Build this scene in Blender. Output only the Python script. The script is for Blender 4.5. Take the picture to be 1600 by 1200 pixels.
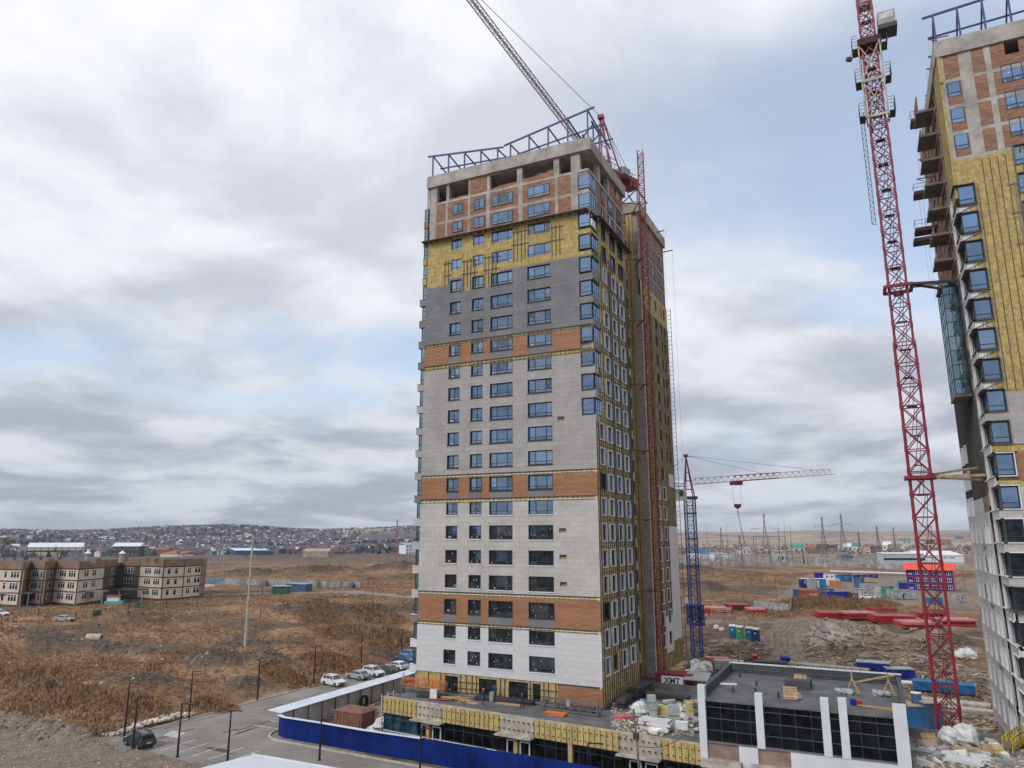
import bpy, math, random
import numpy as np
from mathutils import Matrix, Vector
rng = random.Random(7)
R = math.radians
for o in list(bpy.data.objects): bpy.data.objects.remove(o)
scene = bpy.context.scene
COL = scene.collection
# ------------------------------------------------------------------ camera, sky, sun, exposure
CAM = np.array([28.09, -80.72, 23.53]); YAW, PITCH, FPX = R(-25.94), R(12.09), 1122.6
cam = bpy.data.cameras.new('Camera'); camo = bpy.data.objects.new('Camera', cam); COL.objects.link(camo)
cam.sensor_width = 36; cam.lens = FPX/1600*36; cam.clip_start = .5; cam.clip_end = 40000
camo.location = CAM; camo.rotation_euler = (math.pi/2+PITCH, 0, -YAW); scene.camera = camo
SUN_EL, SUN_AZ = R(42), R(198)           # azimuth clockwise from +Y
w = bpy.data.worlds.new('World'); scene.world = w; w.use_nodes = True
def build_sky():
    nt = w.node_tree; N = nt.nodes; L = nt.links; N.clear()
    def n(t, **k):
        x = N.new(t)
        for a, b in k.items(): setattr(x, a, b)
        return x
    def math_(op, a, b=None, clamp=False):
        m = n('ShaderNodeMath', operation=op, use_clamp=clamp)
        for i, v in enumerate((a, b)):
            if v is None: continue
            if isinstance(v, (int, float)): m.inputs[i].default_value = v
            else: L.new(v, m.inputs[i])
        return m.outputs[0]
    def mix(f, a, b):
        m = n('ShaderNodeMix', data_type='RGBA')
        if isinstance(f, float): m.inputs[0].default_value = f
        else: L.new(f, m.inputs[0])
        for i, v in ((6, a), (7, b)):
            if isinstance(v, tuple): m.inputs[i].default_value = (*v, 1)
            else: L.new(v, m.inputs[i])
        return m.outputs[2]
    def ramp(v, lo, hi):
        m = n('ShaderNodeMapRange', interpolation_type='SMOOTHSTEP'); L.new(v, m.inputs[0])
        m.inputs[1].default_value = lo; m.inputs[2].default_value = hi; return m.outputs[0]
    tc = n('ShaderNodeTexCoord'); sx = n('ShaderNodeSeparateXYZ'); L.new(tc.outputs['Generated'], sx.inputs[0])
    z = math_('MAXIMUM', sx.outputs[2], 0.0)
    zz = math_('ADD', z, .17)
    cb = n('ShaderNodeCombineXYZ')
    L.new(math_('DIVIDE', sx.outputs[0], zz), cb.inputs[0]); L.new(math_('DIVIDE', sx.outputs[1], zz), cb.inputs[1])
    def noise(scale, off, detail, rough=.5, dist=0.):
        mp = n('ShaderNodeMapping'); mp.inputs['Location'].default_value = off; L.new(cb.outputs[0], mp.inputs[0])
        t = n('ShaderNodeTexNoise'); L.new(mp.outputs[0], t.inputs['Vector'])
        t.inputs['Scale'].default_value = scale; t.inputs['Detail'].default_value = detail
        t.inputs['Roughness'].default_value = rough; t.inputs['Distortion'].default_value = dist
        return t.outputs[0]
    sky = n('ShaderNodeTexSky', sky_type='NISHITA'); sky.sun_disc = False
    sky.sun_elevation = SUN_EL; sky.sun_rotation = SUN_AZ; sky.altitude = 200; sky.air_density = 1.0; sky.dust_density = 1.5
    sc = n('ShaderNodeVectorMath', operation='SCALE'); L.new(sky.outputs[0], sc.inputs[0]); sc.inputs['Scale'].default_value = 1.15
    gap = noise(SKY['gs'], SKY['go'], 8, .5, .2)               # where the cloud deck opens
    thick = noise(SKY['ts'], SKY['to'], 9, .53, .3)              # light and dark undersides
    fine = noise(5.5, (3, 1, 0), 6, .6, .2)
    shade = ramp(math_('ADD', math_('MULTIPLY', thick, .86), math_('MULTIPLY', fine, .14)), .40, .60)
    low = ramp(sx.outputs[2], .0, .5)                          # the deck seen edge-on near the horizon is greyer
    bright = mix(low, SKY['b0'], SKY['b1'])
    dark = mix(low, SKY['d0'], SKY['d1'])
    cloud = mix(shade, dark, bright)
    hz_ = n('ShaderNodeMapRange', interpolation_type='SMOOTHSTEP'); L.new(sx.outputs[2], hz_.inputs[0]); hz_.inputs[1].default_value = .04; hz_.inputs[2].default_value = .28; hz_.inputs[3].default_value = 1; hz_.inputs[4].default_value = 0
    cover = math_('MAXIMUM', ramp(gap, SKY['c0'], SKY['c1']), hz_.outputs[0])
    veil = mix(.38, sc.outputs[0], (6.0, 6.6, 7.6))
    out = mix(cover, veil, cloud)
    bg = n('ShaderNodeBackground'); bg.inputs['Strength'].default_value = .12; L.new(out, bg.inputs[0])
    wo = n('ShaderNodeOutputWorld'); L.new(bg.outputs[0], wo.inputs[0])
SKY = dict(gs=.62, go=(6.5, 12.0, 0), ts=1.25, to=(6.6, 5.7, 0), c0=.345, c1=.50,
           b0=(4.9, 5.2, 5.7), b1=(6.9, 7.0, 7.2), d0=(2.75, 3.05, 3.65), d1=(4.65, 4.9, 5.4))
build_sky()
sun = bpy.data.lights.new('Sun', 'SUN'); suno = bpy.data.objects.new('Sun', sun); COL.objects.link(suno)
sun.energy = 1.5; sun.angle = R(25); sun.color = (1, .96, .9)
suno.rotation_euler = (math.pi/2-SUN_EL, 0, math.pi-SUN_AZ)
vs = scene.view_settings; vs.view_transform = 'Standard'; vs.look = 'None'; vs.gamma = 1; vs.use_curve_mapping = False
vs.exposure = 0.25
# ------------------------------------------------------------------ numpy noise and terrain height
def _hash(ix, iy, s):
    h = (ix.astype(np.int64)*374761393 + iy.astype(np.int64)*668265263 + s*974711) & 0xffffffff
    h = ((h ^ (h >> 13))*1274126177) & 0xffffffff
    return ((h ^ (h >> 16)) & 0xffff)/65535.
def vnoise(x, y, s=0):
    ix, iy = np.floor(x), np.floor(y); fx, fy = x-ix, y-iy
    fx, fy = fx*fx*(3-2*fx), fy*fy*(3-2*fy)
    a, b, c, d = _hash(ix, iy, s), _hash(ix+1, iy, s), _hash(ix, iy+1, s), _hash(ix+1, iy+1, s)
    return (a*(1-fx)+b*fx)*(1-fy)+(c*(1-fx)+d*fx)*fy
def fbm(x, y, sc, o=4, s=0):
    r, a, t = 0., 1., 0.
    for i in range(o):
        r = r+a*vnoise(x/sc+17.3*i, y/sc-9.1*i, s+i); t += a; a *= .5; sc *= .5
    return r/t
def sm(a, b, t):
    u = np.clip((t-a)/(b-a), 0, 1); return u*u*(3-2*u)
F_ = np.array([math.sin(YAW)*math.cos(PITCH), math.cos(YAW)*math.cos(PITCH), math.sin(PITCH)])
R_ = np.array([math.cos(YAW), -math.sin(YAW), 0.]); U_ = np.cross(R_, F_)
PADS = [(-205, 28, -170, 95, 20, 5.), (8, 178, 55, 205, 22, 5.5), (-110, 440, 120, 500, 45, 5.6)]
HEAPS = []     # (x, y, height, rx, ry, rotation)
def masks(x, y):
    """road/yard (flat), gravel, soil, grass weights"""
    site = sm(-58.2, -56.8, x)*(1-sm(46, 64, y+.2*np.minimum(x, 0)*0))*(1-sm(110, 130, x))
    near = 1-sm(-23.5, -19, y)
    flat = np.maximum(site, near*sm(-140, -70, x))
    return flat
def height(x, y):
    x = np.asarray(x, float); y = np.asarray(y, float)
    d = np.hypot(x-CAM[0], y-CAM[1])
    # left bank of the field
    lx = 1.6*sm(-57.5, -66, x)+3.2*sm(-66, -135, x)
    lx = lx*sm(-25, -14, y-2.5*np.sin(x*.11))
    yb = 3.6*sm(46, 92, y)+2.0*sm(100, 210, y)
    base = np.where(x < -57, np.maximum(lx, yb*sm(-40, -57, x)), yb)
    base = np.where((x < -38) & (x > -57), yb*sm(60, 95, y), base)
    flat = masks(x, y)
    rough = (1-flat)
    hum = 2.2*(fbm(x, y, 34, 4, 3)-.5)+1.5*(fbm(x, y, 11, 3, 9)-.5)+.7*(fbm(x, y, 3.2, 3, 21)-.5)
    siteb = sm(44, 70, y)*sm(-36, -26, x)*(1-sm(150, 165, y))
    z = base + hum*rough*np.where(siteb > .5, .75, 1.)*(1-sm(600, 1500, d)) + .05*(fbm(x, y, 4, 3, 5)-.5)*flat*0
    # gravel lot bottom left
    gv = (1-sm(-20.6, -19.4, y+1.2*(fbm(x, y, 4, 3, 31)-.5)*2))*(1-sm(-36, -32, x+2*(fbm(x, y, 5, 2, 35)-.5)))
    gv = np.maximum(gv, near_left(x, y))
    z = z + gv*(.16+.5*(fbm(x, y, 9, 4, 41)-.42)*(1-sm(-60, -48, x)) + .05*(fbm(x, y, 1.3, 2, 44)-.5))
    for (hx, hy, hh, rx, ry, a) in HEAPS:
        c, s = math.cos(a), math.sin(a); u = ((x-hx)*c+(y-hy)*s)/rx; v = (-(x-hx)*s+(y-hy)*c)/ry
        q = u*u+v*v
        z = z + np.where(q < 6, hh*np.exp(-q*1.3)*(.45+.75*fbm(x, y, 3.0, 3, 51)+.35*fbm(x, y, .9, 2, 53)), 0)
    for (ax, ay, bx, by, rd, pz) in PADS:
        t = np.clip(((x-ax)*(bx-ax)+(y-ay)*(by-ay))/((bx-ax)**2+(by-ay)**2), 0, 1); k = 1-sm(rd, rd*1.5, np.hypot(x-ax-t*(bx-ax), y-ay-t*(by-ay)))
        z = z*(1-k)+(pz+.15*(fbm(x, y, 6, 2, 55)-.5))*k
    # far relief: town hill on the left, tan downs all round
    az = np.degrees(np.arctan2((x-CAM[0])*R_[0]+(y-CAM[1])*R_[1], (x-CAM[0])*math.sin(YAW)+(y-CAM[1])*math.cos(YAW)))
    left = 1-sm(-7, 4, az)
    town = sm(620, 2300, d)*(43+24*(fbm(az*40+900, d*0+5, 330, 2, 61)-.5))*left*(1-.75*sm(2400, 4200, d))
    mid = (1-left)*sm(1500, 4200, d)*(24+26*(fbm(x, y, 1300, 4, 71)-.3))
    far = sm(2800, 6500, d)*(40+44*(fbm(az*60, d*.02, 420, 4, 81)-.5))
    gul = (fbm(x, y, 420, 4, 91)-.5)*26*sm(500, 1600, d)
    return z+town*1.0+mid+far*(1-.35*left)+gul*(1-.5*sm(1500, 2300, d)*left)
def near_left(x, y):
    return (1-sm(-60, -56, x))*(1-sm(-26, -20.5, y+2.2*np.sin(x*.16)+3*(fbm(x, y, 7, 3, 37)-.5)))
HEAPS += [(-73, 13, 3.4, 7, 4.5, .3), (-69, 20, 2.2, 5, 3.5, .1), (-73, 0, 2.0, 6, 3.5, .5), (-97, 12, 2.2, 9, 3.5, .4), (-82, -10, 1.5, 6, 3, .3),
          (-62, -21.5, 1.4, 5, 2.6, .1), (-70, -24, 1.1, 6, 3, .2), (-57.5, -20.5, .8, 2.5, 1.6, 0), (-118, 12, 1.6, 9, 4, .2), (-60.5, 8, 1.3, 4, 2.2, 1.2),
          (-104, 70, 2.4, 14, 5, .2), (-75, 62, 2.2, 10, 5, .3), (-62, 78, 2.5, 12, 5, .1), (-88, 35, 1.6, 8, 4, .6), (-92, 80, 2.6, 17, 5, .75), (-78, 92, 2.4, 12, 5, .6),
          (-222, 214, 4.5, 26, 7, .65), (-196, 246, 5.5, 22, 8, .5), (-250, 190, 3, 18, 6, .6),
          (18.3, 82.5, 3.6, 4.0, 3.4, 0), (27, 86, 2.4, 5.5, 3.5, .3), (23, 91, 2.2, 5, 3, -.2), (-3, 104, 2.2, 5, 4, .3), (34, 80, 1.6, 5, 3, .5), (38, 92, 2.2, 6, 3.5, .5),
          (-20, 184, 3.2, 18, 6, .1), (-6, 178, 3.0, 12, 4, -.1), (-20, 264, 3.4, 22, 6, -.1), (-45, 200, 2.5, 20, 6, .1), (-60, 300, 4, 30, 10, 0), (-8, 140, 2.4, 10, 5, .2), (40, 130, 2.0, 9, 4, .2)]
azs = np.concatenate([np.arange(-180, -48, 4.), np.arange(-48, 48.01, .17), np.arange(50, 181, 4.)])
rad = np.concatenate([np.array([.5, 12, 25, 40, 52]), np.geomspace(60, 420, 300), np.geomspace(426, 9500, 190)])
A, RR = np.meshgrid(np.radians(azs), rad)
TX = CAM[0]+RR*(np.sin(A)*R_[0]+np.cos(A)*math.sin(YAW)); TY = CAM[1]+RR*(np.sin(A)*R_[1]+np.cos(A)*math.cos(YAW))
TZ = height(TX.ravel(), TY.ravel()).reshape(TX.shape)
def gz(x, y):
    """height of the terrain sheet, read off its own grid"""
    dx, dy = x-CAM[0], y-CAM[1]; r = math.hypot(dx, dy)
    a = math.degrees(math.atan2(dx*R_[0]+dy*R_[1], dx*math.sin(YAW)+dy*math.cos(YAW)))
    i = min(max(int(np.searchsorted(azs, a))-1, 0), len(azs)-2); j = min(max(int(np.searchsorted(rad, r))-1, 0), len(rad)-2)
    f = min(max((a-azs[i])/(azs[i+1]-azs[i]), 0), 1); g = min(max((r-rad[j])/(rad[j+1]-rad[j]), 0), 1)
    return float((TZ[j, i]*(1-f)+TZ[j, i+1]*f)*(1-g)+(TZ[j+1, i]*(1-f)+TZ[j+1, i+1]*f)*g)
def ray(u, v): return F_*FPX+R_*(u-800)-U_*(v-600)
def at(u, v, z=None):
    """the point of the terrain (or of the level z) that the photograph shows at a pixel"""
    d = ray(u, v)
    if z is not None: return CAM+d*(z-CAM[2])/d[2]
    d = d/np.linalg.norm(d[:2]); a = math.degrees(math.atan2(d[0]*R_[0]+d[1]*R_[1], d[0]*math.sin(YAW)+d[1]*math.cos(YAW)))
    i = min(max(int(np.searchsorted(azs, a))-1, 0), len(azs)-2); f = (a-azs[i])/(azs[i+1]-azs[i])
    hz = TZ[:, i]*(1-f)+TZ[:, i+1]*f; df = CAM[2]+rad*d[2]-hz; df[:4] = 1; j = int(np.argmax(df < 0)) if (df < 0).any() else len(rad)-1
    t = rad[j-1]+(rad[j]-rad[j-1])*df[j-1]/max(df[j-1]-df[j], 1e-6); p = CAM+d*t
    return np.array([p[0], p[1], hz[j-1]+(hz[j]-hz[j-1])*(t-rad[j-1])/(rad[j]-rad[j-1])])
def atd(u, v, dep): return CAM+ray(u, v)/FPX*dep
def zat(x, y, v):
    lo, hi = -60., 400.
    for _ in range(48):
        m = (lo+hi)/2; q = np.array([x, y, m])-CAM
        if 600-FPX*(q@U_)/(q@F_) > v: lo = m
        else: hi = m
    return m
# ------------------------------------------------------------------ materials
MATS = {}
def M(name, col, rough=.8, var=.15, scale=1., bump=0., metal=0., spec=.3, rnd=.0, col2=None, detail=5, stretch=None, lo=.35, hi=.65, bscale=None, attr=None):
    if name in MATS: return MATS[name]
    m = bpy.data.materials.new(name); m.use_nodes = True; nt = m.node_tree; N = nt.nodes; L = nt.links
    b = N['Principled BSDF']; b.inputs['Roughness'].default_value = rough; b.inputs['Metallic'].default_value = metal
    b.inputs['Specular IOR Level'].default_value = spec
    tc = N.new('ShaderNodeNewGeometry') if stretch is None else N.new('ShaderNodeTexCoord')
    vec = tc.outputs['Position'] if stretch is None else tc.outputs['Object']
    if stretch is not None:
        mp = N.new('ShaderNodeMapping'); mp.inputs['Scale'].default_value = stretch; L.new(vec, mp.inputs[0]); vec = mp.outputs[0]
    nz = N.new('ShaderNodeTexNoise'); nz.inputs['Scale'].default_value = scale; nz.inputs['Detail'].default_value = detail
    nz.inputs['Roughness'].default_value = .62; L.new(vec, nz.inputs['Vector'])
    mr = N.new('ShaderNodeMapRange'); mr.inputs[1].default_value = lo; mr.inputs[2].default_value = hi; L.new(nz.outputs[0], mr.inputs[0])
    mx = N.new('ShaderNodeMix'); mx.data_type = 'RGBA'; L.new(mr.outputs[0], mx.inputs[0])
    c1 = tuple(min(1, c*(1-var)) for c in col); c2 = col2 if col2 else tuple(min(1, c*(1+var)) for c in col)
    mx.inputs[6].default_value = (*c1, 1); mx.inputs[7].default_value = (*c2, 1); out = mx.outputs[2]
    if attr:
        at_ = N.new('ShaderNodeAttribute'); at_.attribute_name = attr
        mm = N.new('ShaderNodeMix'); mm.data_type = 'RGBA'; mm.blend_type = 'MULTIPLY'; mm.inputs[0].default_value = 1
        L.new(out, mm.inputs[6]); L.new(at_.outputs['Color'], mm.inputs[7]); out = mm.outputs[2]
    if rnd:
        oi = N.new('ShaderNodeObjectInfo'); ge = N.new('ShaderNodeNewGeometry')
        ad = N.new('ShaderNodeMath'); ad.operation = 'ADD'; L.new(oi.outputs['Random'], ad.inputs[0]); L.new(ge.outputs['Random Per Island'], ad.inputs[1])
        fr = N.new('ShaderNodeMath'); fr.operation = 'FRACT'; L.new(ad.outputs[0], fr.inputs[0])
        m2 = N.new('ShaderNodeMapRange'); m2.inputs[3].default_value = 1-rnd; m2.inputs[4].default_value = 1+rnd; L.new(fr.outputs[0], m2.inputs[0])
        sc = N.new('ShaderNodeVectorMath'); sc.operation = 'SCALE'; L.new(out, sc.inputs[0]); L.new(m2.outputs[0], sc.inputs['Scale']); out = sc.outputs[0]
    L.new(out, b.inputs['Base Color'])
    if bump:
        bn = N.new('ShaderNodeTexNoise'); bn.inputs['Scale'].default_value = bscale or scale*4; bn.inputs['Detail'].default_value = 4; L.new(vec, bn.inputs['Vector'])
        bp = N.new('ShaderNodeBump'); bp.inputs['Strength'].default_value = bump; bp.inputs['Distance'].default_value = .1
        L.new(bn.outputs[0], bp.inputs['Height']); L.new(bp.outputs[0], b.inputs['Normal'])
    MATS[name] = m; return m
def Mglass(name, tint, base, fac, rough=.03):
    m = bpy.data.materials.new(name); m.use_nodes = True; nt = m.node_tree; N = nt.nodes; L = nt.links; N.clear()
    o = N.new('ShaderNodeOutputMaterial'); mix = N.new('ShaderNodeMixShader'); g = N.new('ShaderNodeBsdfGlossy'); d = N.new('ShaderNodeBsdfDiffuse')
    g.inputs['Color'].default_value = (*tint, 1); g.inputs['Roughness'].default_value = rough
    ge = N.new('ShaderNodeNewGeometry')
    nz = N.new('ShaderNodeTexNoise'); nz.inputs['Scale'].default_value = 1.1; nz.inputs['Detail'].default_value = 3; L.new(ge.outputs['Position'], nz.inputs['Vector'])
    mx = N.new('ShaderNodeMix'); mx.data_type = 'RGBA'; mx.inputs[6].default_value = (*[c*.35 for c in base], 1); mx.inputs[7].default_value = (*[c*2.2 for c in base], 1)
    mr = N.new('ShaderNodeMapRange'); mr.inputs[1].default_value = .35; mr.inputs[2].default_value = .7; L.new(nz.outputs[0], mr.inputs[0]); L.new(mr.outputs[0], mx.inputs[0]); L.new(mx.outputs[2], d.inputs['Color'])
    n2 = N.new('ShaderNodeTexNoise'); n2.inputs['Scale'].default_value = .7; L.new(ge.outputs['Position'], n2.inputs['Vector'])
    bp = N.new('ShaderNodeBump'); bp.inputs['Strength'].default_value = .06; bp.inputs['Distance'].default_value = .3; L.new(n2.outputs[0], bp.inputs['Height']); L.new(bp.outputs[0], g.inputs['Normal'])
    lw = N.new('ShaderNodeLayerWeight'); lw.inputs['Blend'].default_value = .25
    ma = N.new('ShaderNodeMath'); ma.operation = 'MULTIPLY_ADD'; L.new(lw.outputs['Fresnel'], ma.inputs[0]); ma.inputs[1].default_value = 1-fac; ma.inputs[2].default_value = fac; ma.use_clamp = True
    oi = N.new('ShaderNodeObjectInfo'); vr = N.new('ShaderNodeMapRange'); vr.inputs[3].default_value = .75; vr.inputs[4].default_value = 1.15; L.new(oi.outputs['Random'], vr.inputs[0])
    mu = N.new('ShaderNodeMath'); mu.operation = 'MULTIPLY'; mu.use_clamp = True; L.new(ma.outputs[0], mu.inputs[0]); L.new(vr.outputs[0], mu.inputs[1])
    L.new(mu.outputs[0], mix.inputs[0]); L.new(d.outputs[0], mix.inputs[1]); L.new(g.outputs[0], mix.inputs[2]); L.new(mix.outputs[0], o.inputs[0])
    MATS[name] = m; return m
# ------------------------------------------------------------------ mesh helpers
class MB:
    def __init__(s): s.v = []; s.f = []
    def add(s, vs, fs):
        k = len(s.v); s.v += [tuple(float(c) for c in p) for p in vs]; s.f += [tuple(i+k for i in f) for f in fs]; return s
    def box(s, x0, x1, y0, y1, z0, z1):
        if x0 > x1: x0, x1 = x1, x0
        if y0 > y1: y0, y1 = y1, y0
        if z0 > z1: z0, z1 = z1, z0
        return s.add([(x0, y0, z0), (x1, y0, z0), (x1, y1, z0), (x0, y1, z0), (x0, y0, z1), (x1, y0, z1), (x1, y1, z1), (x0, y1, z1)],
              [(0, 3, 2, 1), (4, 5, 6, 7), (0, 1, 5, 4), (1, 2, 6, 5), (2, 3, 7, 6), (3, 0, 4, 7)])
    def obox(s, c, size, rz=0., rx=0., ry=0.):
        m = Matrix.Rotation(rz, 3, 'Z') @ Matrix.Rotation(ry, 3, 'Y') @ Matrix.Rotation(rx, 3, 'X'); h = [q/2 for q in size]; c = Vector(c)
        P = [c+m@Vector((a*h[0], b*h[1], e*h[2])) for e in (-1, 1) for a, b in ((-1, -1), (1, -1), (1, 1), (-1, 1))]
        return s.add(P, [(0, 3, 2, 1), (4, 5, 6, 7), (0, 1, 5, 4), (1, 2, 6, 5), (2, 3, 7, 6), (3, 0, 4, 7)])
    def beam(s, p, q, w_=.1, h=None, n=4):
        p, q = Vector(p), Vector(q); d = q-p
        if d.length < 1e-6: return s
        d.normalize(); a = d.cross(Vector((0, 0, 1)));
        if a.length < .05: a = d.cross(Vector((0, 1, 0)))
        a.normalize(); b = a.cross(d); h = h or w_
        ring = [(math.cos(math.pi/n+2*math.pi*i/n), math.sin(math.pi/n+2*math.pi*i/n)) for i in range(n)]
        k = .7071 if n == 4 else .5
        V = [e+a*(c*w_*k)+b*(t*h*k) for e in (p, q) for c, t in ring]
        return s.add(V, [tuple(range(n))[::-1], tuple(range(n, 2*n))]+[(i, (i+1) % n, n+(i+1) % n, n+i) for i in range(n)])
    def tube(s, pts, r, n=6):
        for p, q in zip(pts, pts[1:]): s.beam(p, q, 2*r, None, n)
        return s
    def cone(s, c, r0, r1, h, n=10, off=0.):
        c = Vector(c); V = [c+Vector((r0*math.cos(2*math.pi*i/n+off), r0*math.sin(2*math.pi*i/n+off), 0)) for i in range(n)]
        V += [c+Vector((r1*math.cos(2*math.pi*i/n+off), r1*math.sin(2*math.pi*i/n+off), h)) for i in range(n)]
        return s.add(V, [tuple(range(n))[::-1], tuple(range(n, 2*n))]+[(i, (i+1) % n, n+(i+1) % n, n+i) for i in range(n)])
    def prism(s, poly, z0, z1):
        n = len(poly)
        def zz(z, i): return z[i] if isinstance(z, (list, tuple)) else z
        V = [(x, y, zz(z0, i)) for i, (x, y) in enumerate(poly)]+[(x, y, zz(z1, i)) for i, (x, y) in enumerate(poly)]
        return s.add(V, [tuple(range(n))[::-1], tuple(range(n, 2*n))]+[(i, (i+1) % n, n+(i+1) % n, n+i) for i in range(n)])
    def profile(s, pts, axis, a, b):
        """extrude a closed 2-D outline (p, z) along x (axis 0) or y (axis 1) from a to b"""
        n = len(pts); mk = (lambda t, p, z: (t, p, z)) if axis == 0 else (lambda t, p, z: (p, t, z))
        V = [mk(t, *p) for t in (a, b) for p in pts]
        return s.add(V, [tuple(range(n)), tuple(range(n, 2*n))[::-1]]+[(i, n+i, n+(i+1) % n, (i+1) % n) for i in range(n)])
    def blob(s, c, r, seed=0, n=8, m=5, squash=(1, 1, 1), amp=.3):
        q = random.Random(seed); V = []; c = Vector(c)
        for j in range(m+1):
            th = math.pi*j/m
            for i in range(n):
                ph = 2*math.pi*i/n; k = r*(1+amp*(q.random()-.5)*2*(0 < j < m))
                V.append(c+Vector((math.sin(th)*math.cos(ph)*k*squash[0], math.sin(th)*math.sin(ph)*k*squash[1], math.cos(th)*k*squash[2])))
        return s.add(V, [(j*n+i, (j+1)*n+i, (j+1)*n+(i+1) % n, j*n+(i+1) % n) for j in range(m) for i in range(n)])
    def mesh(s, name, mat):
        me = bpy.data.meshes.new(name); me.from_pydata(s.v, [], s.f); me.materials.append(MATS[mat] if isinstance(mat, str) else mat); return me
    def build(s, name, mat, parent=None, **k): return put(name, s.mesh(name, mat), parent, **k)
WROOT = {}
def put(name, me, parent=None, loc=None, kind=None, label=None, cat=None, group=None, rz=None):
    o = bpy.data.objects.new(name, me); COL.objects.link(o)
    if loc is not None: o.location = [float(c) for c in loc]
    if rz is not None: o.rotation_euler = (0, 0, rz)
    if parent is not None:
        o.parent = parent
        if parent.name in WROOT: o.matrix_parent_inverse = Matrix.Translation(-Vector(WROOT[parent.name]))
    for a, b in (('kind', kind), ('label', label), ('category', cat), ('group', group)):
        if b: o[a] = b
    return o
def E(name, label, cat, loc=(0, 0, 0), group=None, rz=0., world=False):
    o = bpy.data.objects.new(name, None); COL.objects.link(o); o.location = [float(c) for c in loc]; o.rotation_euler = (0, 0, rz); o.empty_display_size = .1
    o['label'] = label; o['category'] = cat
    if group: o['group'] = group
    if world: WROOT[o.name] = tuple(float(c) for c in loc)
    return o
def copy_tree(o, loc=None, rz=None, label=None, parent=None, scale=None):
    c = o.copy(); COL.objects.link(c)
    if parent is not None: c.parent = parent
    if loc is not None: c.location = [float(q) for q in loc]
    if rz is not None: c.rotation_euler = (0, 0, rz)
    if label: c['label'] = label
    if scale: c.scale = scale
    for ch in KIDS(o): copy_tree(ch, parent=c)
    return c
def KIDS(o): return [q for q in bpy.data.objects if q.parent == o] if o.name not in KC else KC[o.name]
KC = {}
def freeze(o):
    """remember the children of a prototype so that copies are cheap"""
    KC[o.name] = [q for q in bpy.data.objects if q.parent == o]
    for c in KC[o.name]: freeze(c)
    return o
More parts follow.
